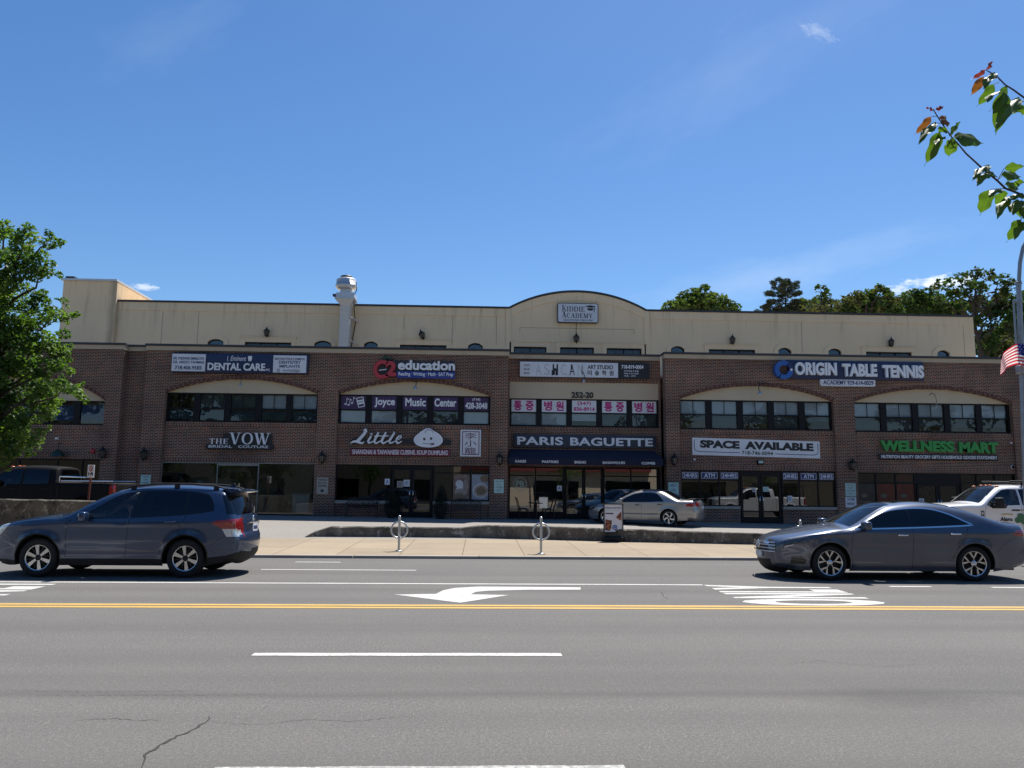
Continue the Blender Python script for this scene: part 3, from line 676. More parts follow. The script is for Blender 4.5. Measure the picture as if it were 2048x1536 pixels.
pbr('banner_teal', (.010, .03, .05), .5, var=.3, scale=3); pbr('blue_poster', (.02, .05, .16), .5, var=.4, scale=2)
def bay_infill(q, style, seed, split=.5, grille=True):
    e = .002
    a = arc(q.x0+e, q.x1-e, q.z1, q.za-.004)
    sheet('tympanum', [a], YT-.02, YT+.18, CREAM2, BLD)
    arch_ring(q)
    sheet('brick_panel', [rect(q.x0+e, q.x1-e, q.sz1, q.z0)], YS, YS+.25, BRICK, BLD)
    soldier(q.x0+.03, q.x1-.03, q.z0-.20, q.z0-.003, YS-.03); soldier(q.x0+.03, q.x1-.03, q.sz1+.02, q.sz1+.25, YS-.014)
    w = upper_windows(q.x0+e, q.x1-e, q.z0+.002, q.z1-.002, YT, 5, split, style, grille, seed)
    # dim rooms behind
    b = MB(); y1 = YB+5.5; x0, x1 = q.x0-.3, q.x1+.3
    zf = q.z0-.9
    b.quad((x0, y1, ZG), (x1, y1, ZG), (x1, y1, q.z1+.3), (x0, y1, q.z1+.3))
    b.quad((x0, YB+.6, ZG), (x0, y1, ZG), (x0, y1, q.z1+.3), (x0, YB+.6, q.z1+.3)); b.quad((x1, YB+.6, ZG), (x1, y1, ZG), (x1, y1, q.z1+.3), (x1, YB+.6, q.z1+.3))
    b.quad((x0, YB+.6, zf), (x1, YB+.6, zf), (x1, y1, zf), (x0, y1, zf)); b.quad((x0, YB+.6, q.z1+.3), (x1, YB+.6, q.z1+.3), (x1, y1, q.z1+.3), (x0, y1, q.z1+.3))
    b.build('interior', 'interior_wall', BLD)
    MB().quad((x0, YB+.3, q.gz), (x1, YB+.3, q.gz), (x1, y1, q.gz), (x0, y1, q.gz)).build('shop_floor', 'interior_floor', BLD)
    return w
for k, q in BY.items(): q.gz = zl((q.x0+q.x1)/2, YB)+.03
W0 = bay_infill(BY[0], 'blue', 5, .98, False); W1 = bay_infill(BY[1], 'dental', 1, .46); W2 = bay_infill(BY[2], 'music', 2, .48, False)
W3 = bay_infill(BY[3], 'office', 3, .5); W4 = bay_infill(BY[4], 'office', 4, .5)

# centre bay, set back, flat lintel
cx0, cx1 = P(1019, 830, YCN).x, P(1318, 830, YCN).x
zw1, zw0 = P(1168, 798, YCN).z, P(1168, 854, YCN).z; zt1 = P(1168, 765, YCN).z; zs1 = P(1168, 934, YCN).z
CG = zl((cx0+cx1)/2, YCN)
sheet('brick_wall', [[(XC0, ZG), (cx0, ZG), (cx0, zt1), (cx1, zt1), (cx1, ZG), (XC1, ZG), (XC1, ZPC-BH-.1), (XC0, ZPC-BH-.1)]], YCN, YCN+.4, BRICK, BLD)
MB().box(XC0, XC1, YCN-.05, YCN+.4, ZPC-BH-.1, ZPC-.1).build('stone_band', STONE, BLD)
MB().box(XC0, XC1, YCN-.1, YCN+.45, ZPC-.099, ZPC).build('coping', 'dark_coping', BLD)
MB().box(cx0+.002, cx1-.002, YCN+.05, YCN+.25, zw1, zt1-.002).build('lintel_panel', CREAM2, BLD)
sheet('brick_panel', [rect(cx0+.002, cx1-.002, zs1, zw0)], YCN+.06, YCN+.3, BRICK, BLD)
soldier(cx0+.03, cx1-.03, zw0-.2, zw0-.003, YCN+.035); soldier(XC0+.05, XC1-.05, zt1+.004, zt1+.21, YCN-.014)
WC = upper_windows(cx0+.002, cx1-.002, zw0+.002, zw1-.002, YCN+.1, 5, .5, 'clinic', False, 9, .18)
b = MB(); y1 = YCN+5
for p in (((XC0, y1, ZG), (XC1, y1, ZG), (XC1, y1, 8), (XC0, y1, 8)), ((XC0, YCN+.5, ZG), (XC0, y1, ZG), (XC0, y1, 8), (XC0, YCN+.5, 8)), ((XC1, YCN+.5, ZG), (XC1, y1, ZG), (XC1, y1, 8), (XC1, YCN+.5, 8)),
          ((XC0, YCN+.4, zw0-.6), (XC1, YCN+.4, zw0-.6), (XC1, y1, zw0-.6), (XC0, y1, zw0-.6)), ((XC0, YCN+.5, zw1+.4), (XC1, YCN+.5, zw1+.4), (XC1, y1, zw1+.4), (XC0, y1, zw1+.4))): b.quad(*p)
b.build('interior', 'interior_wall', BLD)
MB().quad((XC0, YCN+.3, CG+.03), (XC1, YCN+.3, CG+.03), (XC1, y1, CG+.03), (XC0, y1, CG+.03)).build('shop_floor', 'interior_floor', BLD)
# roof of the lower storeys and rear body
b = MB(); b.box(XA0, XD1, YCN+.46, 39.4, ZPB-1.0, ZPB-.9); b.box(XA0, XD1, 39.41, 60, ZG, ZPB-.92); b.build('roof', 'roof_grey', BLD)

# -------- ground floor fronts
def bars(mb, x0, x1, z0, z1, y, w, d=.07):
    mb.box(x0, x0+w, y, y+d, z0, z1).box(x1-w, x1, y, y+d, z0, z1).box(x0+w, x1-w, y, y+d, z1-w, z1).box(x0+w, x1-w, y, y+d, z0, z0+w)
def pane(parent, x0, x1, z0, z1, y, m='shop_glass', name='pane'):
    return MB().quad((x0, y, z0), (x1, y, z0), (x1, y, z1), (x0, y, z1)).build(name, m, parent)
def storefront(xs, z0, z1, y, trans=None, m='shop_glass', w=.055, fm='black_frame'):
    "glazed front: posts at xs, optional transom bar"
    b = MB(); bars(b, xs[0], xs[-1], z0, z1, y, w)
    for x in xs[1:-1]: b.box(x-w/2, x+w/2, y, y+.07, z0+w, z1-w)
    if trans:
        for a, c in zip(xs, xs[1:]): b.box(a+w, c-w, y+.004, y+.07, trans-w/2, trans+w/2)
    f = b.build('shop_window', fm, BLD)
    for a, c in zip(xs, xs[1:]): pane(f, a+.02, c-.02, z0+.02, z1-.02, y+.04, m)
    return f
def door(x0, x1, z0, z1, y, hside, m='shop_glass', fm='black_frame', w=.10, hm='chrome', bottom=.22):
    b = MB(); b.box(x0, x0+w, y, y+.06, z0, z1).box(x1-w, x1, y, y+.06, z0, z1).box(x0+w, x1-w, y, y+.06, z1-w, z1).box(x0+w, x1-w, y, y+.06, z0, z0+bottom)
    d = b.build('door', fm, BLD); pane(d, x0+w-.01, x1-w+.01, z0+bottom-.01, z1-w+.01, y+.03, m)
    hx = x1-w/2 if hside > 0 else x0+w/2; zc = z0+1.02
    MB().tube([(hx, y, zc-.16), (hx, y-.06, zc-.16), (hx-hside*.02, y-.07, zc), (hx, y-.06, zc+.16), (hx, y, zc+.16)], .016, 8).build('handle', hm, d)
    return d
PX = lambda px, y=YT, py=985: P(px, py, y).x
PZz = lambda py, px, y=YT: P(px, py, y).z
# bridal shop: frameless glass
q = BY[1]; yy = YB+.10
zt = q.sz1; xs = [q.x0+.01, PX(432, yy, 985), PX(514.5, yy, 985), q.x1-.01]
f = MB()
for x in xs: f.box(x-.02, x+.02, yy, yy+.05, q.gz-.05, zt)
f.box(xs[0], xs[-1], yy+.002, yy+.05, zt-.04, zt-.002)
f = f.build('shop_window', 'bridal_frame', BLD)
pane(f, xs[0], xs[1], q.gz, zt-.03, yy+.03, 'clear_glass'); pane(f, xs[2], xs[3], q.gz, zt-.03, yy+.03, 'clear_glass')
xm = (xs[1]+xs[2])/2
for a, c, hs in ((xs[1]+.03, xm-.01, 1), (xm+.01, xs[2]-.03, -1)):
    d = MB().box(a, c, yy+.02, yy+.045, q.gz, q.gz+.1).box(a, c, yy+.02, yy+.045, zt-.14, zt-.05).build('door', 'bridal_frame', BLD)
    pane(d, a, c, q.gz+.1, zt-.14, yy+.032, 'clear_glass')
    hx = c-.09 if hs > 0 else a+.09
    MB().tube([(hx, yy-.03, q.gz+.75), (hx, yy-.03, q.gz+1.35)], .016).build('handle', 'chrome', d)
pbr('food_bg_a', (.26, .29, .33), .5); pbr('food_bg_b', (.18, .12, .10), .5, var=.4); pbr('food_soup', (.17, .12, .07), .5, var=.5, scale=20)
# dumpling shop
q = BY[2]; yy = YS+.05; zt = q.sz1
dx = [PX(783, yy), PX(823, yy), PX(864, yy)]
storefront([q.x0+.003, dx[0]-.04], q.sz0, zt-.003, yy, None, 'dark_glass')
fR = storefront([dx[2]+.04, PX(905, yy), PX(941, yy), q.x1-.003], q.sz0, zt-.003, yy, PZz(946, 920, yy), 'shop_glass')
door(dx[0], dx[1]-.01, q.gz, zt-.14, yy+.02, 1); door(dx[1]+.01, dx[2], q.gz, zt-.14, yy+.02, -1)
MB().box(dx[0]-.038, dx[2]+.038, yy+.01, yy+.07, zt-.13, zt-.003).build('door_head', 'black_frame', BLD)
for a, c in ((q.x0+.002, dx[0]-.05), (dx[2]+.05, q.x1-.002)):
    sheet('knee_wall', [rect(a, c, ZG, q.sz0-.13)], YS, YS+.25, BRICK, BLD); MB().box(a+.001, c-.001, YS-.05, YS+.24, q.sz0-.128, q.sz0-.002).build('window_sill', 'sill_stone', BLD)
for a, c, m in ((941, 981, 'f2'), (905, 941, 'f1')):       # food photographs behind the glass
    xa, xb = PX(a, yy)+.05, PX(c, yy)-.05; z0, z1 = q.sz0+.08, PZz(949, 940, yy); y = yy+.034
    pb = MB(); pb.quad((xa, y, z0), (xb, y, z0), (xb, y, z1), (xa, y, z1), mi=0)
    w, h = xb-xa, z1-z0
    if m == 'f2':
        for k, (r, mm) in enumerate(((.46, 1), (.40, 2), (.27, 3))): pb.prism(ell(xa+w*.52, z0+h*.36, w*r, h*r*.62), y-.002*(k+1), y-.002*k-.0005, mm)
        pb.prism(ell(xa+w*.72, z0+h*.85, w*.26, h*.14), y-.003, y-.001, 3)
    else:
        for k, (cxx, cz, rx, rz, mm) in enumerate(((.35, .62, .24, .16, 1), (.5, .40, .34, .20, 1), (.45, .3, .40, .14, 2), (.75, .55, .16, .26, 2), (.35, .15, .34, .10, 3))): pb.prism(ell(xa+w*cxx, z0+h*cz, w*rx, h*rz), y-.002*(k+1), y-.002*k-.0005, mm)
    pb.build('food_poster', ['food_bg_a' if m == 'f2' else 'food_bg_b', 'bowl_white', 'food_print', 'food_soup'], fR)
# bakery front
yy = YCN+.08; zt = zs1-.02; zc0 = CG+.28
xl = [cx0+.003, PX(1071, yy), PX(1128, yy)]; xr = [PX(1207, yy), PX(1262, yy), cx1-.003]
ztr = PZz(951, 1075, yy)
storefront(xl, zc0, zt, yy, ztr, 'bakery_glass'); storefront(xr, zc0, zt, yy, ztr, 'bakery_glass')
xd = (xl[-1]+xr[0])/2
MB().box(xl[-1]+.001, xr[0]-.001, yy+.005, yy+.07, CG+2.36, CG+2.44).build('door_head', 'black_frame', BLD)
b = MB(); bars(b, xl[-1]+.002, xr[0]-.002, CG+2.44, zt-.001, yy+.006, .05); f = b.build('shop_window', 'black_frame', BLD); pane(f, xl[-1]+.04, xr[0]-.04, CG+2.46, zt-.03, yy+.04, 'bakery_glass')
door(xl[-1]+.05, xd-.01, CG+.03, CG+2.36, yy+.01, 1, 'bakery_glass', w=.075); door(xd+.01, xr[0]-.05, CG+.03, CG+2.36, yy+.01, -1, 'bakery_glass', w=.075)
for a, c in ((cx0+.002, xl[-1]), (xr[0], cx1-.002)): MB().box(a, c, YCN+.07, YCN+.2, ZG, zc0-.002).build('base_panel', 'black_frame', BLD)
# vacant / atm shop
q = BY[3]; yy = YS+.05; zt = q.sz1
dx = [PX(1482, yy), PX(1522, yy), PX(1562, yy)]
fl3 = [q.x0+.003, PX(1400, yy), PX(1439, yy), dx[0]-.05]; fr3 = [dx[2]+.05, PX(1599.5, yy), PX(1637, yy), q.x1-.003]
ztr3 = PZz(960, 1430, yy)
s3 = [storefront(fl3, q.sz0, zt-.003, yy, ztr3), storefront(fr3, q.sz0, zt-.003, yy, ztr3)]
g3 = q.gz
door(dx[0], dx[1]-.01, g3, zt-.16, yy+.02, 1); door(dx[1]+.01, dx[2], g3, zt-.16, yy+.02, -1)
MB().box(dx[0]-.048, dx[2]+.048, yy+.01, yy+.07, zt-.15, zt-.003).build('door_head', 'black_frame', BLD)
for a, c in ((q.x0+.002, dx[0]-.06), (dx[2]+.06, q.x1-.002)):
    sheet('knee_wall', [rect(a, c, ZG, q.sz0-.13)], YS, YS+.25, BRICK, BLD); MB().box(a+.001, c-.001, YS-.05, YS+.24, q.sz0-.128, q.sz0-.002).build('window_sill', 'sill_stone', BLD)
for f, xs in zip(s3, (fl3, fr3)):
    for k, t in enumerate(('24HRS', 'ATM', '24HRS')):
        a, c = xs[k]+.07, xs[k+1]-.05; z0, z1 = ztr3+.05, zt-.075; h = z1-z0
        p = MB(); p.box(a, c, yy+.012, yy+.03, z0, z1, 0)
        for u in (rrect(a+.025, c-.025, z0+.025, z1-.025, .03),): pass
        for (u0, u1, v0, v1) in ((a+.02, c-.02, z1-.035, z1-.022), (a+.02, c-.02, z0+.022, z0+.035), (a+.02, a+.033, z0+.035, z1-.035), (c-.033, c-.02, z0+.035, z1-.035)): p.box(u0, u1, yy+.006, yy+.013, v0, v1, 1)
        p.text(t, a+(.07 if len(t) > 3 else .15), c-(.07 if len(t) > 3 else .15), z0+h*.2, z1-h*.2, yy+.012, .006, .012, 1)
        p.build('window_sign', ['ink_navy', 'letter_white'], f)
# wellness shop
q = BY[4]; yy = YS+.05; zt = q.sz1
xs = [q.x0+.003, PX(1753, yy), PX(1793, yy), PX(1832, yy)]
f4 = storefront(xs, q.sz0-.35, zt-.003, yy, PZz(966, 1780, yy)); x5 = [PX(1922, yy), PX(1955, yy), PX(1992, yy), q.x1-.003]
storefront(x5, q.sz0-.35, zt-.003, yy, PZz(966, 1970, yy))
xd = (xs[-1]+x5[0])/2
door(xs[-1]+.06, xd-.01, q.gz, zt-.5, yy+.02, 1); door(xd+.01, x5[0]-.06, q.gz, zt-.5, yy+.02, -1)
MB().box(xs[-1]+.001, x5[0]-.001, yy+.01, yy+.07, zt-.49, zt-.003).build('door_head', 'black_frame', BLD)
for a, c in ((q.x0+.002, xs[-1]), (x5[0], q.x1-.002)): sheet('knee_wall', [rect(a, c, ZG, q.sz0-.36)], YS, YS+.25, BRICK, BLD)
for k, m in enumerate(('poster_blue', 'poster_red', 'poster_red')):
    a, c = xs[k]+.06, xs[k+1]-.05; zz = PZz(968, 1780, yy)
    p = MB().box(a, c, yy+.05, yy+.06, q.sz0-.30, zz, 0)
    p.prism(ell((a+c)/2-.1, q.sz0+.45, .16, .10, 14), yy+.046, yy+.0495, 1); p.box(a+.08, c-.2, yy+.045, yy+.05, q.sz0+.12, q.sz0+.20, 1).box(a+.08, c-.35, yy+.045, yy+.05, q.sz0-.02, q.sz0+.05, 1)
    p.build('window_poster', [m, 'letter_pink'], f4)
MB().box(xs[2]+.1, xs[3]-.1, yy+.05, yy+.055, zt-.38, zt-.12).build('window_poster', 'letter_red', f4)
# left shop behind the parked truck
q = BY[0]; yy = YS+.05
storefront([q.x0+.003, PX(33, yy), PX(110, yy), PX(160, yy), q.x1-.003], q.gz, q.sz1-.003, yy, None, 'dark_glass')

# -------- cream storey set back on the roof
YC = 39.5
ZC = mz((400, 608.3, YC), (900, 616.0, YC)); ZCR = mz((1340, 622.8, YC), (1900, 632.2, YC)); ZC = (ZC+ZCR)/2
XT1 = P(233, 640, YC).x; XR1 = P(1948.5, 670, YC).x
pa = [P(1017.5, 615.4, YC), P(1151, 585.2, YC), P(1293, 621.6, YC)]
PX0, PX1, PZA = pa[0].x, pa[2].x, pa[1].z
arcp = arc(PX0, PX1, ZC-.02, PZA, 30)
CW = []
zb = ZPB-1.1
for px, w, kind in ((432, 32, 'a'), (646, 34, 'a'), (742, 28, 'a'), (951, 30, 'a'), (1355, 28, 'a'), (1569, 28, 'a'), (1669, 28, 'a'), (1886, 27, 'a')):
    y = 678+(px-432)*.0155; x = P(px, y, YC).x; hw = w/2/39.6; CW.append(('a', x-hw, x+hw, P(px, y, YC).z))
for xa, xb_, y in ((490, 583, 684.5), (800, 893, 690), (1417, 1510, 699), (1731, 1823, 704), (1027.5, 1093, 693.5), (1120, 1188, 694.8), (1213, 1283, 696.6)):
    CW.append(('c' if 1000 < xa < 1300 else 'r', P(xa, y, YC).x, P(xb_, y, YC).x, P((xa+xb_)/2, y, YC).z))
outl = [(XT1, zb-.3), (XR1, zb-.3), (XR1, ZC), (PX1, ZC)]+arcp[::-1][1:-1]+[(PX0, ZC), (XT1, ZC)]
holes = []
for k, a, c, z in CW:
    holes.append([(a, zb+.3)]+(arc(a, c, z-.16, z, 10) if k == 'a' else [(a, z), (c, z)])+[(c, zb+.3)])
sheet('upper_wall', [outl]+holes, YC, YC+.35, CREAM, BLD)
MB().box(XT1, XR1, YC+.351, 58, zb, ZC-.5).build('upper_block', CREAM, BLD)
b = MB(); b.box(XT1-.05, PX0, YC-.07, YC+.4, ZC+.001, ZC+.10); b.box(PX1, XR1+.06, YC-.07, YC+.4, ZC+.001, ZC+.10)
for (x0, z0), (x1, z1) in zip(arcp, arcp[1:]):
    b.add([(x, y, z) for x, z in ((x0, z0+.015), (x1, z1+.015), (x1, z1+.115), (x0, z0+.115)) for y in (YC-.07, YC+.4)], [(0, 2, 4, 6), (1, 7, 5, 3), (6, 4, 5, 7), (0, 1, 3, 2)])
b.build('coping', 'dark_coping', BLD)
# shallow frieze, pediment piers and joints
pbr('joint_line', (.30, .255, .18), .95)
b = MB()
for x0, x1 in ((XT1+.02, PX0-.2), (PX1+.2, XR1-.02)): b.box(x0, x1, YC-.03, YC, ZC-.42, ZC)
b2 = arc(PX0+.1, PX1-.1, ZC-.42, PZA-.42, 24)
for x in (PX0, PX1): b.box(x-.14, x+.14, YC-.05, YC, zb, ZC)
sheet('frieze', [arcp+b2[::-1]], YC-.03, YC, CREAM, BLD)
b.build('frieze', CREAM, BLD)
for px, ya, yb in ((325, 622, 690), (397, 622, 690), (808, 633, 658), (905, 633, 690), (993, 632, 690), (1012, 620, 690), (1602, 640, 705), (1925, 645, 712), (1040, 655, 663), (1268, 660, 668)):
    x = P(px, 640, YC).x; MB().box(x-.011, x+.011, YC-.004, YC+.01, P(px, yb, YC).z, P(px, ya, YC).z).build('joint_line', 'joint_line', BLD)
b = MB(); b.box(P(1040, 655, YC).x, P(1268, 655, YC).x, YC-.004, YC+.01, P(1150, 657, YC).z-.011, P(1150, 657, YC).z+.011)
b.build('joint_line', 'joint_line', BLD)
for k, a, c, z in CW:
    wd = .22; b = MB()
    if k == 'a':
        o_ = arc(a-wd, c+wd, z-.1, z+wd+.02, 14); i_ = arc(a, c, z-.16, z, 14)
        b = sheet(None, [[(a-wd, zb+.3)]+o_+[(c+wd, zb+.3), (c, zb+.3)]+i_[::-1]+[(a, zb+.3)]], YC-.05, YC)
    else:
        b.box(a-wd, c+wd, YC-.05, YC, z, z+wd); b.box(a-wd, a, YC-.05, YC, zb+.3, z); b.box(c, c+wd, YC-.05, YC, zb+.3, z); b.box(a-wd-.05, c+wd+.05, YC-.08, YC, z+wd, z+wd+.05)
    w = b.build('window', CREAM, BLD)
    fz = z-.16 if k == 'a' else z
    fb = MB(); fb.box(a, a+.05, YC+.08, YC+.16, zb+.3, fz).box(c-.05, c, YC+.08, YC+.16, zb+.3, fz)
    if k != 'a': fb.box(a+.05, c-.05, YC+.08, YC+.16, z-.06, z)
    else:
        o_ = arc(a, c, z-.16, z, 14); i_ = arc(a+.05, c-.05, z-.2, z-.05, 14); fb2 = sheet(None, [o_+i_[::-1]], YC+.08, YC+.16); fb.add(fb2.v, fb2.f)
    n = 3 if k == 'r' else 2 if k == 'c' else 1
    for i in range(1, n): x = a+(c-a)*i/n; fb.box(x-.03, x+.03, YC+.08, YC+.16, zb+.3, z-.06)
    if k == 'c':
        for i in range(n): x = a+(c-a)*(i+.5)/n; fb.box(x-.008, x+.008, YC+.1, YC+.12, zb+.3, z-.06)
    fb.build('frame', 'black_frame', w)
    if k == 'a': pb_ = sheet(None, [[(a+.01, zb+.3)]+arc(a+.01, c-.01, z-.17, z-.01, 10)+[(c-.01, zb+.3)]], YC+.12, YC+.123)
    else: pb_ = MB().quad((a, YC+.12, zb+.3), (c, YC+.12, zb+.3), (c, YC+.12, z-.01), (a, YC+.12, z-.01))
    pb_.build('pane', 'pane_glass', w)
    MB().quad((a-.1, YC+.30, zb+.3), (c+.1, YC+.30, zb+.3), (c+.1, YC+.30, z), (a-.1, YC+.30, z)).build('blind', 'blind_grey', w)
# stair tower on the left end
tx0, tx1 = P(124, 600, YC-.2).x, XT1; tz = mz((130, 561, YC-.2), (228, 563, YC-.2))
MB().box(tx0, tx1, YC-.2, 44.2, zb, tz).build('stair_tower', CREAM, BLD)
b = MB(); b.box(tx0-.1, tx1+.015, YC-.3, 44.3, tz+.001, tz+.10); b.build('tower_coping', 'fan_metal', BLD)
MB().box(tx0+.02, tx0+.45, YC-.1, YC+.5, tz+.101, tz+.26).build('roof_vent', 'dark_coping', BLD)
# -------- kitchen exhaust: painted duct up the cream wall with a roof fan on top
YD = 38.7
ED = thing('exhaust_duct', 'tall cream painted exhaust duct with a metal fan on top, rising above the roof edge', 'exhaust duct', (P(690, 640, YD).x, YD, ZPB-1))
def dz(py): return P(691, py, YD).z
dx0, dx1 = P(678.5, 660, YD).x, P(695.5, 660, YD).x; dw = dx1-dx0; dm = (dx0+dx1)/2+.03; yd0, yd1 = YD, YD+.62
MB().box(dx0, dx1+.06, yd0, yd1, ZPB-1.0, dz(611)).build('duct', 'duct_paint', ED)
b = MB()
for py in (620, 632, 676): b.box(dx0-.015, dx1+.075, yd0-.015, yd1+.015, dz(py)-.02, dz(py)+.02)
b.build('duct_flange', 'duct_paint', ED)
za_, zb2 = dz(611), dz(597); ex = .24
b = MB(); r0 = [(dx0, yd0), (dx1+.06, yd0), (dx1+.06, yd1), (dx0, yd1)]; r1 = [(dx0-ex, yd0-ex*.6), (dx1+.06+ex, yd0-ex*.6), (dx1+.06+ex, yd1+ex*.6), (dx0-ex, yd1+ex*.6)]
b.add([(x, y, za_) for x, y in r0]+[(x, y, zb2) for x, y in r1], [(i, (i+1) % 4, 4+(i+1) % 4, 4+i) for i in range(4)]); b.build('duct_hopper', 'duct_paint', ED)
MB().box(r1[0][0]+.03, r1[1][0]-.03, r1[0][1]+.03, r1[2][1]-.03, zb2-.001, dz(586)).box(r1[0][0]-.02, r1[1][0]+.02, r1[0][1]-.02, r1[2][1]+.02, zb2-.03, zb2+.03).build('fan_curb', 'fan_metal', ED)
cxd, cyd = P(692.5, 570, YD+.3).x, YD+.31
MB().lathe([(.30, dz(586)), (.30, dz(575))], (cxd, cyd, 0), 'z', 28).build('fan_neck', 'fan_metal', ED)
MB().lathe([(.30, dz(576)), (.42, dz(576.5)), (.52, dz(572)), (.545, dz(568)), (.50, dz(569)), (.50, dz(557.5)), (.47, dz(555.5)), (.33, dz(555)), (.32, dz(553.5))], (cxd, cyd, 0), 'z', 32).build('fan_housing', 'fan_metal', ED)
MB().lathe([(.30, dz(555)), (.31, dz(551)), (.27, dz(549)), (.15, dz(548)), (.001, dz(547.6))], (cxd, cyd, 0), 'z', 28).build('fan_cap', 'dark_coping', ED)
MB().tube([(cxd+.52, cyd-.2, dz(562)), (cxd+.57, cyd-.25, dz(580)), (cxd+.45, cyd-.25, dz(590)), (cxd+.47, cyd-.25, dz(612)), (cxd+.46, YC-.05, dz(640)), (cxd+.2, YC-.05, ZPB)], .022).build('conduit', 'lantern_metal', ED)
for py in (632, 678): MB().tube([(dx1+.06, yd0+.1, dz(py)), (dx1+.42, YC-.01, dz(py+6))], .03).build('brace', 'duct_paint', ED)
MB().box(dx0-ex-.16, dx0-ex+.01, yd0, yd0+.25, dz(592), dz(588)).build('grease_box', 'dark_coping', ED)
# ------------------------------------------------------------------ signs and things on the walls
def RX(x0, y0, x1, y1, Y): return Rc(x0, y0, x1, y1, Y)
def sign(name, label, cat, x, z, y=YB, group=None): return thing(name, label, cat, (x, y, z), group)
# dental sign: three boards
Y = YB-.05
a0, a1, b0, b1 = RX(342, 708, 614, 746, YB-.2)
t = sign('shop_sign', 'long navy dental care sign with a pale panel at each end, above an arch', 'sign', (a0+a1)/2, b0)
b0n, b1n = b0, b1
MB().rbox(a0+.02, a1+.05, YB-.17, YB-.012, b0n, b1n+.02, .015).build('backing_board', 'navy_board', t)
xl, xr = P(412, 727, YB-.2).x, P(545, 727, YB-.2).x
h = b1-b0
for (c0, c1, lines) in ((a0, xl, (('DR. SVEZANA ISMAILOVA', .66, .80, 'ink_navy'), ('DR. AREZO TAHMASI', .46, .60, 'ink_navy'), ('718.406.9585', .14, .34, 'ink_navy'))),
                        (xr, a1, (('RESTORATIVE & COSMETIC', .72, .84, 'ink_navy'), ('DENTISTRY', .52, .68, 'ink_navy'), ('IMPLANTS', .32, .46, 'ink_navy'), ('invisalign', .07, .25, 'grey_ink')))):
    p = MB().rbox(c0+.03, c1-.03, YB-.20, YB-.172, b0+.05, b1-.03, .008, 0, False); w = c1-c0
    for k, (tx, u0, u1, mm) in enumerate(lines):
        f = min(.44, .021*len(tx)+.13)
        off = w*.06 if tx == 'invisalign' else 0
        p.text(tx, (c0+c1)/2-w*f*(.72 if 'invis' in tx else 1)+off, (c0+c1)/2+w*f*(.72 if 'invis' in tx else 1)+off, b0+h*u0, b0+h*u1, YB-.199, .006, .022, 2 if mm == 'grey_ink' else 1)
        if tx == 'invisalign':
            cxx, cz = c0+w*.18, b0+h*.17
            for j in range(8): an = j*math.pi/4; p.ribbon([(cxx+.03*math.cos(an), cz+.03*math.sin(an)), (cxx+.085*math.cos(an), cz+.085*math.sin(an))], .022, YB-.205, YB-.199, 1)
    p.build('side_panel', ['white_board', 'ink_navy', 'grey_ink'], t)
p = MB(); w = xr-xl
p.text('DENTAL CARE', xl+.08, xr-.32, b0+h*.13, b0+h*.52, YB-.168, .05, .03); p.text('PC', xr-.28, xr-.10, b0+h*.13, b0+h*.25, YB-.168, .02, .02)
p.text('Eminent', xl+w*.36, xl+w*.60, b0+h*.64, b0+h*.90, YB-.168, .012, .0, 0, .35)
cxx = xl+w*.655; cz = b0+h*.76
p.prism([(cxx-.09, cz+.10), (cxx-.05, cz+.14), (cxx, cz+.11), (cxx+.05, cz+.14), (cxx+.09, cz+.10), (cxx+.085, cz), (cxx+.05, cz-.12), (cxx+.02, cz-.12), (cxx, cz-.03), (cxx-.02, cz-.12), (cxx-.05, cz-.12), (cxx-.085, cz)], YB-.185, YB-.168)
p.ribbon([(xl+w*.33+.04*math.cos(a), b0+h*.75+.12*math.sin(a)) for a in [1.9+.25*i for i in range(12)]], .02, YB-.18, YB-.168)
p.build('lettering', 'letter_white', t)
# tutoring sign
a0, a1, b0, b1 = RX(746, 720, 910, 754, YB-.2)
t = sign('shop_sign', 'tutoring sign of a red apple shaped C2 beside white letters over a blue strip', 'sign', (a0+a1)/2, b0)
h = b1-b0; w = a1-a0; xm = a0+w*.285
MB().box(a0+.25, a1-.02, YB-.06, YB-.012, b0-.03, b1-.02).build('backing_board', 'dark_coping', t)
p = MB()
cc = [(a0+w*.115+.33*math.cos(math.radians(a)), b0+h*.42+.33*math.sin(math.radians(a))*1.05) for a in range(52, 318, 12)]
p.ribbon(cc, .17, YB-.24, YB-.06)
p.text('2', xm-w*.13, xm-.0, b0+h*.02, b0+h*.92, YB-.08, .16, .05)
p.build('logo_letters', 'letter_red', t)
p = MB().prism([(a0+.38, b1+.03), (a0+.50, b1+.20), (a0+.62, b1+.16), (a0+.66, b1+.05), (a0+.52, b1-.02)], YB-.2, YB-.07).prism([(a0+.68, b1+.04), (a0+.82, b1+.09), (a0+.92, b1+.02), (a0+.78, b1-.02)], YB-.2, YB-.07)
p.build('apple_leaf', 'dark_leaf_green' if 'dark_leaf_green' in MATS else pbr('dark_leaf_green', (.012, .035, .025), .5), t)
MB().ribbon([(a0+.28, b0+h*.35), (a0+.62, b0+h*.42)], .035, YB-.26, YB-.245).text('education', xm+.06, a1, b0+h*.42, b1, YB-.06, .12, .035).build('lettering', 'letter_white', t)
MB().rbox(xm+.02, a1, YB-.2, YB-.062, b0-.06, b0+h*.34, .015).build('subject_strip', 'blue_strip', t)
MB().text('Reading \u00b7 Writing \u00b7 Math \u00b7 SAT Prep', xm+.1, a1-.08, b0+.01, b0+h*.29, YB-.199, .012, .02).build('subject_lettering', 'letter_white', t)
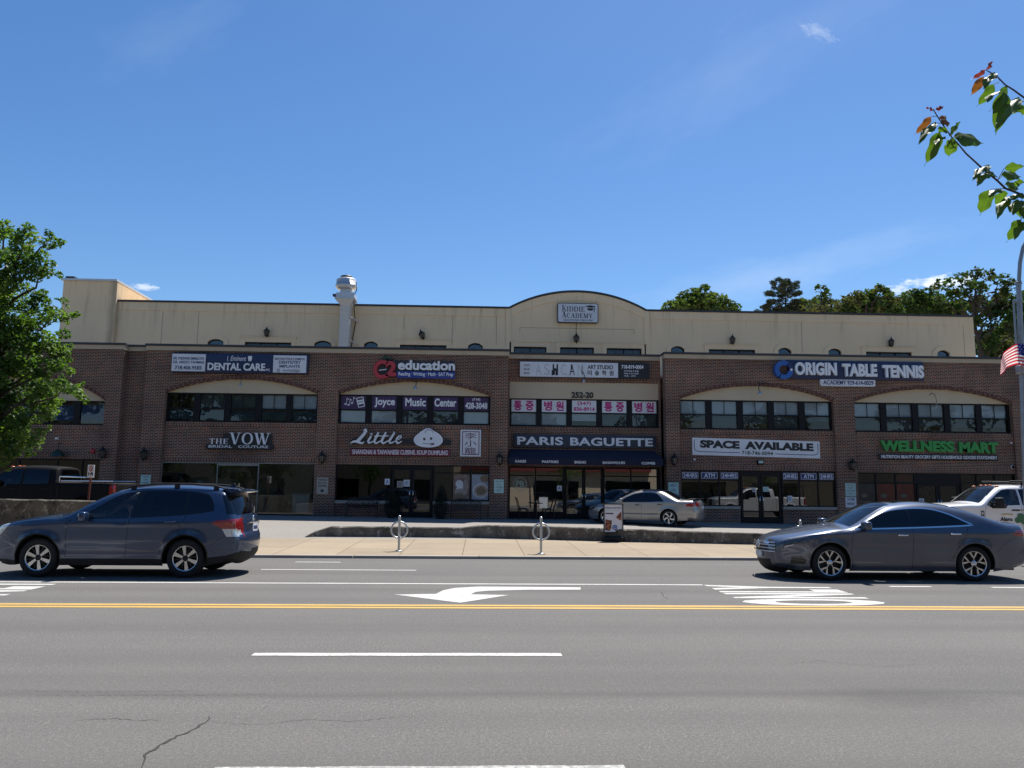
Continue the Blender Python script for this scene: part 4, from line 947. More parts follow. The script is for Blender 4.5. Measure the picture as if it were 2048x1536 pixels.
# art studio boards on the set back centre bay
a0, a1, b0, b1 = RX(1040, 725, 1298, 754.5, YCN-.2)
t = sign('shop_sign', 'long pale art studio board with a black phone panel at its right end', 'sign', (a0+a1)/2, b0, YCN)
h = b1-b0; xs_ = P(1237, 740, YCN-.2).x
MB().box(a0-.02, a1+.02, YCN-.16, YCN-.012, b0-.02, b1+.02).build('backing_board', 'dark_coping', t)
p = MB().box(a0, xs_-.02, YCN-.19, YCN-.162, b0, b1, 0); w = xs_-a0
for k, tx in enumerate(('\uc720\uc544\ubbf8', '\uc785\uc2dc\uc131', '\ucde8\ubbf8')): p.text(tx, a0+w*.04, a0+w*.095, b0+h*(.68-.27*k), b0+h*(.84-.27*k), YCN-.189, .005, .015, 1)
for k, c in enumerate('ASHCAN'):
    mi, bo = ((3, 0.0), (3, 0.0), (1, .05), (3, 0.0), (1, .0), (3, .0))[k]
    p.text(c, a0+w*(.16+.085*k), a0+w*(.215+.085*k), b0+h*.12, b0+h*.86, YCN-.189, .006, bo-.005, mi)
for k, (u, z0, z1, ww) in enumerate(((.32, .1, .45, .03), (.345, .15, .6, .02), (.36, .1, .5, .035), (.375, .2, .86, .02), (.515, .5, .86, .03), (.625, .2, .8, .012))): p.box(a0+w*u, a0+w*u+w*ww*.5, YCN-.197, YCN-.19, b0+h*z0, b0+h*z1, 1)
p.text('ART STUDIO', a0+w*.685, a0+w*.945, b0+h*.56, b0+h*.84, YCN-.189, .006, .028, 1)
for k, c in enumerate('\ubbf8\uc220\ud559\uc6d0'): p.text(c, a0+w*(.685+.074*k), a0+w*(.728+.074*k), b0+h*.14, b0+h*.48, YCN-.189, .006, .022, 1)
p.build('pale_panel', ['white_board', 'letter_black', 'grey_ink', 'faint_ink'], t)
p = MB().box(xs_, a1, YCN-.18, YCN-.162, b0-.04, b1-.02, 0); w = a1-xs_
p.text('718-819-0004', xs_+w*.10, xs_+w*.82, b0+h*.62, b0+h*.88, YCN-.179, .006, .03, 1)
for k, tx in enumerate(('\uc720\ud559\ubbf8\uc220 \ud3ec\ud2b8\ud3f4', '\uc608\uc220\uace0 \uc785\uc2dc\uc804\ubb38', '\uc544\ub3d9 / \uc131\uc778')): p.text(tx, xs_+w*.18, xs_+w*(.66 if k < 2 else .56), b0+h*(.42-.17*k), b0+h*(.53-.17*k), YCN-.179, .004, .01, 1)
p.build('phone_panel', ['letter_black', 'letter_white'], t)
# table tennis sign
a0, a1, b0, b1 = RX(1588, 725, 1847, 756, YB-.2)
t = sign('shop_sign', 'dark blue table tennis sign with big white letters and a round blue swirl emblem', 'sign', (a0+a1)/2, b0)
h = b1-b0
MB().rbox(a0-.25, a1+.03, YB-.15, YB-.012, b0-.08, b1+.08, .015).build('backing_board', 'navy_board', t)
p = MB(); w = a1-a0
p.text('ORIGIN', a0+.03, a0+w*.325, b0+h*.13, b1-h*.05, YB-.148, .13, .045); p.text('TABLE', a0+w*.37, a0+w*.635, b0+h*.09, b1-h*.10, YB-.148, .13, .045); p.text('TENNIS', a0+w*.68, a1-.02, b0+h*.04, b1-h*.14, YB-.148, .13, .045)
p.build('lettering', 'letter_white', t)
c = P(1566.5, 740, YB-.2); r = P(1585, 740, YB-.2).x-c.x
p = MB()
def wring(a_from, a_to, r0, r1, y0, y1, mi):
    n = 26; aa = [math.radians(a_from+(a_to-a_from)*i/n) for i in range(n+1)]
    for a, d in zip(aa, aa[1:]): p.prism([(c.x+q*math.cos(v), c.z+q*math.sin(v)) for q, v in ((r0, a), (r1, a), (r1, d), (r0, d))], y0, y1, mi)
wring(60, 232, r*.50, r, YB-.30, YB-.06, 0); wring(240, 350, r*.52, r*1.0, YB-.29, YB-.06, 0); wring(-8, 58, r*.62, r*1.04, YB-.27, YB-.06, 1)
p.prism(ell(c.x+r*.78, c.z, r*.13, r*.13, 14), YB-.32, YB-.28, 2)
p.build('emblem', ['logo_blue', 'ink_navy', 'letter_white'], t)
a0, a1, b0, b1 = RX(1641, 758, 1751, 772.5, YB-.15)
t = sign('sign_strip', 'narrow white rounded strip with a blue phone line, hung under the table tennis sign', 'sign', (a0+a1)/2, b0)
MB().prism(rrect(a0, a1, b0, b1, .09), YB-.14, YB-.012).build('board', 'white_board', t)
MB().text('ACADEMY', a0+.13, a0+(a1-a0)*.47, b0+.07, b1-.07, YB-.139, .012, .014).text('929-614-0029', a0+(a1-a0)*.49, a1-.1, b0+.07, b1-.07, YB-.139, .012, .014).build('lettering', 'ink_navy', t)
# nursery school sign on the curved gable
a0, a1, b0, b1 = RX(1115, 606.5, 1196.5, 645.5, YC-.2)
t = sign('school_sign', 'white rounded school sign with serif letters and a graduation cap, on the cream gable', 'sign', (a0+a1)/2, b0, YC)
MB().prism(rrect(a0, a1, b0, b1, .09), YC-.2, YC-.055).build('rim', 'letter_black', t)
MB().prism(rrect(a0+.035, a1-.035, b0+.035, b1-.035, .07), YC-.215, YC-.198).build('face', 'white_board', t)
w, h = a1-a0, b1-b0; p = MB(); yy = YC-.214
serif(p, 'K', a0+w*.11, a0+w*.215, b0+h*.57, b0+h*.90, yy, .006); serif(p, 'IDDIE', a0+w*.225, a0+w*.665, b0+h*.57, b0+h*.82, yy, .006)
serif(p, 'A', a0+w*.10, a0+w*.215, b0+h*.25, b0+h*.56, yy, .006); serif(p, 'CADEMY', a0+w*.225, a0+w*.86, b0+h*.25, b0+h*.48, yy, .006)
p.text('EDUCATIONAL CHILD CARE', a0+w*.15, a0+w*.86, b0+h*.09, b0+h*.17, yy, .006, .01)
p.prism([(a0+w*.66, b0+h*.84), (a0+w*.80, b0+h*.90), (a0+w*.94, b0+h*.85), (a0+w*.82, b0+h*.77)], yy-.012, yy)
p.prism([(a0+w*.73, b0+h*.76), (a0+w*.82, b0+h*.74), (a0+w*.88, b0+h*.77), (a0+w*.87, b0+h*.66), (a0+w*.82, b0+h*.62), (a0+w*.74, b0+h*.65)], yy-.006, yy)
p.ribbon([(a0+w*.90, b0+h*.85), (a0+w*.915, b0+h*.70), (a0+w*.89, b0+h*.56)], .03, yy-.018, yy-.012)
p.build('lettering', 'letter_black', t)
# bridal sign
a0, a1, b0, b1 = RX(411, 889, 547, 898.5, YS-.1)
t = sign('shop_sign', 'black bar with tall grey serif letters standing on it, over the bridal shop glass', 'sign', (a0+a1)/2, b0, YS)
MB().box(a0, a1, YS-.12, YS-.016, b0, b1).box(P(446, 878, YS).x, P(545, 878, YS).x, YS-.05, YS-.016, b1, P(490, 868, YS).z).build('backing_board', 'letter_black', t)
p = MB(); yy = YS-.05
serif(p, 'THE', P(420, 880, YS).x, P(458, 880, YS).x, b1+.01, P(440, 877.5, YS).z, yy, .05); serif(p, 'VOW', P(461, 880, YS).x, P(541, 880, YS).x, b1+.01, P(500, 866, YS).z, yy, .07)
p.text('BRIDAL', P(419, 894, YS).x, P(466, 894, YS).x, b0+.06, b1-.04, YS-.119, .012, .01).text('COUTURE', P(478, 894, YS).x, P(538, 894, YS).x, b0+.06, b1-.04, YS-.119, .012, .01)
p.build('lettering', 'letter_white', t)
# dumpling sign group: script word, dumpling, bar
a0, a1, b0, b1 = RX(703, 860, 804, 889, YS-.1)
t = sign('shop_sign', 'white script word and big smiling dumpling on a black bar, over the restaurant', 'sign', P(800, 875, YS).x, b0, YS)
MB().box(P(704, 884, YS).x, P(902, 884, YS).x, YS-.06, YS-.016, P(800, 889.5, YS).z, P(800, 878, YS).z).build('backing_board', 'letter_black', t)
def S(px, py): v = P(680+px*.1465, 850+py*.1465, YS-.1); return (v.x, v.z)
p = MB(); yy0, yy1 = YS-.19, YS-.061
def stroke(pts, ws, k=0): p.ribbon([S(*q) for q in pts], [x*.0034 for x in ws], yy0-.003*k, yy1)
stroke([(322, 84), (336, 66), (356, 60), (360, 80), (340, 112), (308, 152), (272, 192), (235, 225)], [8, 18, 24, 28, 34, 38, 40, 36], 0)
stroke([(142, 250), (190, 226), (235, 228), (275, 242), (308, 250), (336, 228)], [6, 26, 34, 30, 26, 6], 1)
stroke([(430, 150), (405, 190), (385, 225), (395, 245), (425, 240), (470, 215)], [20, 26, 28, 24, 20, 8], 2); p.prism([S(432+15*math.cos(a), 125+11*math.sin(a)) for a in [i*.6 for i in range(10)]], yy0, yy1)
stroke([(530, 100), (505, 150), (480, 200), (470, 235), (490, 252), (530, 235), (565, 210)], [18, 26, 28, 28, 24, 18, 8], 3); stroke([(468, 155), (520, 148), (572, 150)], [8, 18, 8], 4)
stroke([(630, 98), (605, 150), (580, 200), (570, 235), (590, 252), (630, 235), (665, 210)], [18, 26, 28, 28, 24, 18, 8], 5); stroke([(568, 155), (620, 148), (672, 150)], [8, 18, 8], 6)
stroke([(735, 92), (745, 110), (720, 150), (690, 195), (672, 225), (685, 248), (720, 240), (765, 215)], [10, 20, 26, 28, 28, 24, 18, 8], 7)
stroke([(768, 215), (810, 195), (840, 165), (835, 148), (810, 152), (780, 185), (770, 225), (785, 250), (820, 240), (848, 218)], [8, 12, 16, 16, 18, 24, 28, 24, 16, 6], 8)
p.build('lettering', 'letter_white', t)
dp = [(1205, 45), (1235, 50), (1290, 85), (1355, 125), (1392, 165), (1405, 210), (1392, 250), (1350, 283), (1280, 303), (1200, 308), (1120, 300), (1055, 278), (1018, 240), (1008, 200), (1025, 160), (1070, 120), (1130, 75), (1175, 50)]
def smoothpoly(pts, n=4):
    out = []; N = len(pts)
    for i in range(N):
        p0, p1, p2, p3 = (Vector(pts[(i+k-1) % N]) for k in range(4))
        for j in range(n):
            u = j/n; out.append(tuple(.5*((2*p1)+(p2-p0)*u+(2*p0-5*p1+4*p2-p3)*u*u+(3*p1-p0-3*p2+p3)*u**3)))
    return out
dd = [S(*q) for q in smoothpoly(dp)]
cx_, cz_ = sum(q[0] for q in dd)/len(dd), sum(q[1] for q in dd)/len(dd)
MB().prism([((x-cx_)*1.03+cx_, (z-cz_)*1.04+cz_) for x, z in dd], YS-.16, YS-.03, 1).prism(dd, YS-.19, YS-.161, 0).build('dumpling_face', ['letter_white', 'letter_black'], t)
p = MB(); y = YS-.19
for ex, ey in ((1153, 193), (1246, 186)): p.prism([S(ex+17*math.cos(a), ey+20*math.sin(a)) for a in [i*2*math.pi/16 for i in range(16)]], y-.004, y, 0); p.prism([S(ex+5+4*math.cos(a), ey-7+5*math.sin(a)) for a in [i*2*math.pi/8 for i in range(8)]], y-.008, y-.0045, 2)
p.ribbon([S(*q) for q in ((1125, 246), (1170, 256), (1230, 257), (1290, 250))], .02, y-.004, y, 0)
p.prism([S(*q) for q in ((1228, 258), (1290, 246), (1286, 268), (1262, 277), (1240, 272))], y-.0075, y-.0045, 1)
p.ribbon([S(*q) for q in ((1150, 100), (1170, 98), (1185, 80), (1195, 55), (1215, 70), (1250, 72), (1272, 90), (1270, 108))], .02, y-.004, y, 0)
p.build('painted_features', ['letter_black', 'ink_maroon', 'letter_white'], t)
a0, a1, b0, b1 = RX(700, 898, 900, 911.5, YS-.1)
t = sign('sign_strip', 'dark red strip of pink condensed capitals, under the dumpling sign', 'sign', (a0+a1)/2, b0, YS)
MB().rbox(a0, a1, YS-.10, YS-.016, b0, b1, .04).build('board', 'wine_board', t)
MB().text('SHANGHAI & TAIWANESE CUISINE. SOUP DUMPLING', a0+.1, a1-.1, b0+.05, b1-.04, YS-.099, .02, .035).build('lettering', 'letter_pink', t)
a0, a1, b0, b1 = RX(920.5, 859.5, 962, 913, YS-.08)
t = sign('shop_sign', 'upright white plaque of three stacked dark Chinese characters, right of the smiling dumpling', 'sign', (a0+a1)/2, b0, YS)
MB().box(a0, a1, YS-.08, YS-.016, b0, b1).build('board', 'white_board', t)
p = MB(); w, h = a1-a0, b1-b0
bars(p, a0+w*.09, a1-w*.08, b0+h*.06, b1-h*.06, YS-.087, .035, .007)
for k, c in enumerate('\u674e\u5c0f\u7c60'): p.text(c, a0+w*.21, a1-w*.22, b0+h*(.645-.275*k), b0+h*(.885-.275*k), YS-.08, .006, .0)
p.build('characters', 'ink_maroon', t)
# music school window banners and clinic window banners (children of the windows they cover)
for i, (w_, a, c, zm) in enumerate(W2):
    z0, z1 = zm+.04, BY[2].z1-.03; h = z1-z0; w = c-a; y = YT+.02
    p = MB().box(a-.03, c+.03, y, y+.02, z0, z1, 0)
    if i == 0:
        for k, (u, v, fl) in enumerate(((.18, .22, 1), (.30, .16, 1), (.44, .30, 1))):
            p.prism(ell(a+w*u, z0+h*v+.08, .05, .038, 12), y-.006, y, 1); p.ribbon([(a+w*u+.045, z0+h*v+.08), (a+w*u+.06+.01*k, z0+h*v+.36)], .018, y-.0075, y, 1); p.ribbon([(a+w*u+.06, z0+h*v+.36), (a+w*u+.15, z0+h*v+.28)], .03, y-.009, y, 1)
        q4 = [(a+w*.62, z0+h*.78), (a+w*.88, z0+h*.88), (a+w*.96, z0+h*.22), (a+w*.72, z0+h*.12)]
        for u, v in zip(q4, q4[1:]+q4[:1]): p.ribbon([u, v], .035, y-.008, y, 1)
        for f1 in (.35, .62): p.ribbon([(q4[0][0]+(q4[3][0]-q4[0][0])*f1, q4[0][1]+(q4[3][1]-q4[0][1])*f1), (q4[1][0]+(q4[2][0]-q4[1][0])*f1, q4[1][1]+(q4[2][1]-q4[1][1])*f1)], .08, y-.0065, y, 1)
    elif i == 4:
        p.text('(718)', a+w*.34, a+w*.66, z0+h*.68, z0+h*.90, y, .006, .02, 1); p.text('428-3048', a+w*.04, a+w*.96, z0+h*.12, z0+h*.58, y, .006, .03, 1)
    else: p.text(('', 'Joyce', 'Music', 'Center')[i], a+w*(.06, .1, .1, .04)[i], a+w*.94, z0+h*(.14 if i == 1 else .25), z0+h*.85, y, .006, .03, 1)
    p.build('window_banner', ['purple_banner', 'letter_white'], w_)
HG = ('\ud1b5\uc99d', '\ubcd1\uc6d0')
for i, (w_, a, c, zm) in enumerate(WC):
    z0, z1 = zm+.02, zw1-.05; h = z1-z0; w = c-a; y = YCN+.12
    p = MB().box(a-.02, c+.02, y, y+.02, z0, z1, 0)
    if i == 2: p.text('(347)', a+w*.22, a+w*.78, z0+h*.56, z0+h*.88, y, .006, .03, 1); p.text('836-8914', a+w*.07, a+w*.93, z0+h*.14, z0+h*.46, y, .006, .03, 1)
    else:
        for k, ch in enumerate(HG[0 if i in (0, 3) else 1]): p.text(ch, a+w*(.09+.48*k), a+w*(.42+.48*k), z0+h*.12, z0+h*.90, y, .006, .035, 1)
    p.build('window_banner', ['white_board', 'magenta_ink'], w_)
# street number on the lintel
a0, a1, b0, b1 = RX(1143, 784, 1187, 796, YCN)
t = prop(MB().text('252-20', a0, a1, b0, b1, YCN+.049, .03, .035).build('street_number', 'letter_black'), 'black street number figures on the flat cream lintel', 'number')
# bakery sign and awning
a0, a1, b0, b1 = RX(1027, 870.5, 1312, 896, YCN-.03)
t = sign('shop_sign', 'slate blue bakery board with wide pale capitals, just above the navy awning', 'sign', (a0+a1)/2, b0, YCN)
MB().rbox(a0, a1, YCN-.06, YCN+.05, b0, b1, .012).build('board', 'slate_board', t)
w, h = a1-a0, b1-b0
MB().text('PARIS', a0+w*.025, a0+w*.345, b0+h*.19, b1-h*.17, YCN-.059, .06, .03, 0, 0, 1.05).text('BAGUETTE', a0+w*.395, a1-w*.025, b0+h*.17, b1-h*.19, YCN-.059, .06, .03, 0, 0, 1.05).build('lettering', 'letter_white', t)
x0, x1 = P(1016, 915, YB-.3).x, P(1328, 915, YB-.3).x; x0 = max(x0, XC0+.03); x1 = P(1327, 915, YB-.45).x
zt, zm, zb_ = P(1168, 899.5, YCN).z, P(1168, 917, YB-.4).z, P(1168, 930.5, YB-.4).z
t = thing('awning', 'navy fabric awning with small white words along its valance, over the bakery front', 'awning', ((x0+x1)/2, YCN, zb_))
yo = YB-.4
b = MB(); b.add([(x0+.12, YCN-.01, zt), (x1-.12, YCN-.01, zt), (x1, yo, zm), (x0, yo, zm)], [(0, 3, 2, 1)])
b.add([(x0, yo, zm), (x0, YCN-.01, zm), (x0+.12, YCN-.01, zt)], [(0, 2, 1)]); b.add([(x1, yo, zm), (x1, YCN-.01, zm), (x1-.12, YCN-.01, zt)], [(0, 1, 2)])
b.build('canopy', 'navy_awning', t)
b = MB(); n = 60
b.add([(x0+(x1-x0)*i/n, yo+.006*math.sin(i*1.3), zm) for i in range(n+1)]+[(x0+(x1-x0)*i/n, yo-.004+.012*math.sin(i*1.3+.4), zb_) for i in range(n+1)], [(i, n+1+i, n+2+i, i+1) for i in range(n)], 0, True)
for x in (x0, x1): b.quad((x, yo, zm), (x, YCN-.02, zm), (x, YCN-.02, zb_+.05), (x, yo, zb_))
b.build('valance', 'navy_awning', t)
b = MB(); w = x1-x0
for wd, p0, p1 in (('CAKES', 1030, 1052), ('PASTRIES', 1084, 1117), ('BREAD', 1149, 1172), ('SANDWICHES', 1205, 1250), ('COFFEE', 1283, 1310)):
    pm = (p0+p1)/2; zz = P(pm, 922.5+(pm-1040)*.016, yo).z
    b.text(wd, P(p0, 923, yo).x, P(p1, 923, yo).x, zz-.055, zz+.055, yo-.02, .004, .025)
b.build('lettering', 'letter_white', t)
b = MB(); b.tube([(x0+.03, yo+.03, zb_+.04), (x1-.03, yo+.03, zb_+.04)], .02)
for x in (x0+.1, x1-.1): b.tube([(x, yo+.03, zb_+.04), (x, YCN, zt-.15)], .018)
b.build('awning_frame', 'galv_steel', t)
# space available banner
a0, a1, b0, b1 = RX(1385, 879, 1640, 913.5, YS-.05)
t = sign('banner_sign', 'pale vacancy banner with heavy black capitals, above the cash machine window signs', 'sign', (a0+a1)/2, b0, YS)
sl = -.12
p = MB().prism([(a0, b0+.06), (a1, b0-.05), (a1, b1-.06), (a0, b1+.06)], YS-.03, YS-.016, 0)
w, h = a1-a0, b1-b0
fn = lambda x, y, z: (x, y, z+.06-.12*(x-a0)/w)
p.text('SPACE', a0+w*.06, a0+w*.37, b0+h*.42, b0+h*.88, YS-.03, .004, .06, 1, fn=fn); p.text('AVAILABLE', a0+w*.41, a0+w*.95, b0+h*.42, b0+h*.88, YS-.03, .004, .06, 1, fn=fn)
p.text('718-746-0094', a0+w*.385, a0+w*.63, b0+h*.11, b0+h*.32, YS-.03, .004, .02, 1, fn=fn)
for u0, u1, s_ in ((.015, .37, 1), (.645, .985, -1)):
    L = [(u0, .88), (u0, .36), (u0+.008, .26), (u0+.03, .2), (u1, .2)] if s_ > 0 else [(u1, .88), (u1, .36), (u1-.008, .26), (u1-.03, .2), (u0, .2)]
    p.ribbon([(a0+w*u, b0+h*v+.06-.12*u) for u, v in L], .03, YS-.034, YS-.03, 2)
p.build('cloth', ['white_board', 'letter_black', 'ink_navy'], t)
# wellness sign
a0, a1, b0, b1 = RX(1761, 882, 1996, 904.5, YS-.1)
t = sign('shop_sign', 'big green block letters on the brick above the rightmost shop', 'sign', (a0+a1)/2, b0, YS)
w, h = a1-a0, b1-b0
MB().text('WELLNESS', a0, a0+w*.625, b0+.01, b1, YS-.016, .12, .055).text('MART', a0+w*.665, a1, b0-.02, b1-.03, YS-.016, .12, .055).build('lettering', 'green_letter', t)
a0, a1, b0, b1 = RX(1758, 908.5, 1997, 920, YS-.1)
t = sign('sign_strip', 'black strip of small white capitals listing goods, under the green letters', 'sign', (a0+a1)/2, b0, YS)
MB().rbox(a0, a1, YS-.09, YS-.016, b0, b1, .02).build('board', 'letter_black', t)
MB().text('NUTRITION BEAUTY GROCERY GIFTS HOUSEHOLD GOODS STATIONERY', a0+.12, a1-.06, b0+.06, b1-.06, YS-.089, .01, .02).build('lettering', 'letter_white', t)

# wall lanterns
def lantern():
    t = thing('wall_lantern', '', 'lantern', (0, 0, 0)); t['_local'] = 1
    MB().box(-.06, .06, -.03, 0, -.2, .14).tube([(0, -.02, .10), (0, -.10, .16), (0, -.17, .14)], .014).build('bracket', 'lantern_metal', t)
    MB().lathe([(.012, -.27), (.03, -.22), (.02, -.20), (.085, -.17), (.095, -.16)], (0, -.17, 0), 'z', 6, 0, False).lathe([(.16, .07), (.12, .11), (.05, .19), (.02, .22), (.03, .24), (.008, .29)], (0, -.17, 0), 'z', 6, 0, False).tube([(.09, -.17, -.16), (.145, -.17, .07)], .008).tube([(-.09, -.17, -.16), (-.145, -.17, .07)], .008).tube([(0, -.27, -.16), (0, -.31, .07)], .008).build('cage', 'lantern_metal', t)
    MB().lathe([(.08, -.155), (.135, .065)], (0, -.17, 0), 'z', 6, 0, False).build('glass_body', 'lantern_glass', t)
    return t
proto = lantern(); used = False
def place(px, py, y, label, group, rot=0.0, s=1.0, src=None):
    global used
    o = proto if not used else copy_tree(proto); used = True
    o.location = P(px, py, y); o.location.y = y; o.rotation_euler = (0, rot, 0); o.scale = (s, s, s)
    prop(o, label, 'lantern', group); return o
for px, py, l in ((209, 906, 'dark wall lantern on the brick pier beside the red fire bell'), (291, 909, 'dark wall lantern on the pier left of the bridal shop'), (645.5, 916, 'dark wall lantern on the pier between the bridal shop and the dumpling restaurant'),
                  (999, 919, 'dark wall lantern on the pier left of the navy awning'), (1347, 920, 'dark wall lantern on the pier right of the navy awning'), (1702, 930, 'dark wall lantern on the pier left of the green letter shop')):
    place(px, py, YB-.002, l, 'lanterns on the brick piers', 0, 1.15)
for px, py, l in ((535, 666, 'lantern on the cream wall above the bridal shop sign'), (844.5, 671, 'crooked broken lantern hanging askew on the cream wall'), (1152, 678, 'lantern on the cream gable below the school sign'),
                  (1463, 681, 'lantern on the cream wall above the vacancy banner bay'), (1779.5, 686, 'rightmost lantern on the cream wall, above the table tennis sign')):
    place(px, py, YC-.035, l, 'lanterns on the cream storey', -.35 if px == 844.5 else 0, 1.05)
MB().tube([(P(1153, 660, YC).x, YC-.02, P(1153, 646, YC).z), (P(1152, 668, YC).x, YC-.02, P(1152, 670, YC).z)], .012).build('cable', 'lantern_metal', BLD)
# gooseneck sign lamps in the arches
def goose():
    t = thing('sign_lamp', '', 'lamp', (0, 0, 0)); t['_local'] = 1
    MB().tube([(-.55, 0, .42), (-.30, -.10, .50), (-.02, -.22, .40), (.06, -.26, .18), (0, -.24, .05)], .016).build('arm', 'lantern_metal', t)
    MB().lathe([(.02, .08), (.05, .06), (.085, -.02), (.09, -.05)], (0, -.24, 0), 'z', 12).build('shade', 'galv_steel', t)
    MB().ball((0, -.24, -.05), .05, 10).build('bulb', 'letter_white', t)
    return t
gp = goose()
for k, (px, py, y, l, sx) in enumerate(((484, 771, YB, 'small lamp on a curved arm in the arch above the bridal shop windows', .7), (831, 777, YB, 'small lamp on a long bent arm in the arch above the purple music banners', 1), (1166, 763, YCN, 'small lamp on a crooked arm above the street number', .9),
        (1516, 787, YB, 'small lamp on a hooked arm in the arch above the vacancy banner', -1.1), (1866.5, 812, YB, 'thin lamp on a straight arm in the arch of the rightmost bay', .3))):
    o = gp if k == 0 else copy_tree(gp); o.location = P(px, py, y); o.location.y = y; o.scale = (sx, 1, 1 if k != 4 else 1.2); prop(o, l, 'lamp', 'sign lamps in the arches')
t = thing('dome_lamp', 'dark green dome lamp over the shop entrance behind the parked black truck', 'lamp', P(117, 905, YS))
c = P(117, 906, YS-.25); MB().lathe([(.30, -.16), (.28, -.08), (.22, .03), (.10, .12), (.03, .15)], (c.x, YS-.3, c.z), 'z', 18).build('dome', pbr('dome_green', (.008, .03, .02), .4), t)
MB().tube([(c.x, YS-.3, c.z+.15), (c.x, YS-.3, c.z+.4), (c.x, YS-.05, c.z+.45)], .02).build('arm', 'lantern_metal', t)
c = P(115, 877, YS); prop(MB().rbox(c.x-.07, c.x+.07, YS-.09, YS, c.z-.04, c.z+.04, .01).build('flood_light', 'letter_white'), 'tiny white flood light on the brick above the dark green dome lamp', 'light')
c = P(186, 902, YS); prop(MB().lathe([(.0, -.07), (.09, -.065), (.11, -.03), (.12, 0)], (c.x, YS, c.z), 'y', 18).build('alarm_bell', 'letter_red'), 'round red fire bell on the brick beside the pier lantern', 'bell')
c = P(1520, 924.5, YS); prop(MB().rbox(c.x-.15, c.x+.15, YS-.12, YS-.002, c.z-.11, c.z+.11, .02).box(c.x-.11, c.x+.11, YS-.125, YS-.119, c.z-.05, c.z+.07, 1).build('flood_light', ['black_frame', 'plaque_mint']), 'square black flood light over the door below the vacancy banner', 'light')
for px, py, l in ((1389, 919, 'little white sensor box under the left end of the vacancy banner'), (2021.5, 886, 'little pale sensor box at the right end of the green letters')):
    c = P(px, py, YS); prop(MB().rbox(c.x-.045, c.x+.045, YS-.06, YS-.002, c.z-.035, c.z+.035, .01).build('sensor_box', 'letter_white'), l, 'sensor')
c = P(2025, 934, YS); prop(MB().lathe([(.09, 0), (.09, -.05), (.08, -.06)], (c.x, YS, c.z), 'y', 14).ball((c.x, YS-.06, c.z), .07, 12, 1).build('dome_camera', ['letter_white', 'black_frame']), 'small round security camera right of the goods strip', 'camera')
# plaques on the piers
for px0, py0, px1, py1, m, tx, l in (
    (281, 950, 301, 971, 'paper_green', ('PARKING', 'FOR', 'CUSTOMERS'), 'pale green notice on the pier left of the bridal shop'),
    (633, 955, 656, 988, 'plaque_beige', ('PARKING', 'For Vow', 'CUSTOMERS'), 'dull beige notice with a small dark emblem on the pier right of the bridal shop'),
    (988, 959, 1007.5, 986.5, 'paper_green', ('PARKING', 'FOR', 'CUSTOMERS', 'ONLY'), 'pale green notice on the pier left of the bakery'),
    (1337, 965, 1357.5, 1000, 'paper_green', ('PARKING', 'FOR', 'CUSTOMERS'), 'pale green notice on the pier right of the bakery, above the silver saloon'),
    (1691, 966.5, 1712, 993, 'plaque_mint', ('PARKING', 'FOR', 'CUSTOMERS', 'ONLY'), 'mint notice on the pier left of the rightmost shop, upper of two'),
    (1691.5, 994.5, 1713, 1015, 'white_board', ('CUSTOMER', 'PARKING ONLY'), 'white notice with dark blue writing, lower of two on one pier')):
    a0, a1, b0, b1 = RX(px0, py0, px1, py1, YB-.03)
    p = MB().box(a0, a1, YB-.025, YB-.002, b0, b1, 0); n = len(tx); h = b1-b0; w = a1-a0
    em = m == 'plaque_beige'
    for k, s in enumerate(tx):
        u1 = .92-(.55 if em else .84)*k/n; u0 = u1-(.34 if em else .5)/n
        ww = .36 if len(s) > 6 else .22
        p.text(s, (a0+a1)/2-w*ww, (a0+a1)/2+w*ww, b0+h*u0, b0+h*u1, YB-.025, .003, .02, 1)
    if em: p.prism(ell((a0+a1)/2, b0+h*.2, w*.16, h*.08, 12), YB-.028, YB-.025, 1)
    prop(p.build('pier_notice', [m, 'ink_navy' if m == 'white_board' else 'grey_ink' if not em else 'letter_black']), l, 'notice')
# grade cards and papers in the shop windows
def paper(px0, py0, px1, py1, y, m, tx, l, par=None, ink='ink_navy'):
    a0, a1, b0, b1 = RX(px0, py0, px1, py1, y)
    p = MB().box(a0, a1, y-.006, y, b0, b1, 0)
    if tx: p.text(tx, a0+(a1-a0)*.22, a1-(a1-a0)*.22, b0+(b1-b0)*.25, b1-(b1-b0)*.18, y-.006, .002, .02, 1)
    else:
        for k in range(4): p.box(a0+(a1-a0)*.15, a1-(a1-a0)*(.15+.1*(k % 2)), y-.008, y-.006, b1-(b1-b0)*(.2+.18*k)-.02, b1-(b1-b0)*(.2+.18*k), 1)
    o = p.build('window_paper', [m, ink]); prop(o, l, 'notice'); return o
yy = YS+.085
paper(769.5, 957.5, 779.5, 969.5, YS+.045, 'white_board', 'A', 'white hygiene card with a letter A in the left window of the dumpling restaurant', ink='logo_blue')
paper(807, 959.5, 819.5, 973, YS+.065, 'white_board', '', 'white sheet with lines of print on the door of the dumpling restaurant')
paper(794, 962, 806, 975, YS+.065, 'plaque_beige', '', 'dull leaflet left of the white sheet on the door of the dumpling restaurant')
paper(1114, 971, 1123.5, 982, YCN+.075, 'white_board', 'A', 'white hygiene card with a letter A in the bakery window', ink='logo_blue')
paper(1505, 977.5, 1511.5, 984, YS+.065, 'white_board', '', 'tiny white sticker on the left leaf of the door under the vacancy banner')
paper(1526, 973.5, 1537.5, 983.5, YS+.065, 'plaque_mint', '', 'pale blue sheet on the right leaf of the door under the vacancy banner', ink='plaque_mint')
paper(1575.5, 991.5, 1584.5, 1003.5, YS+.045, 'white_board', '', 'small printed flyer low in the window right of the door under the vacancy banner')
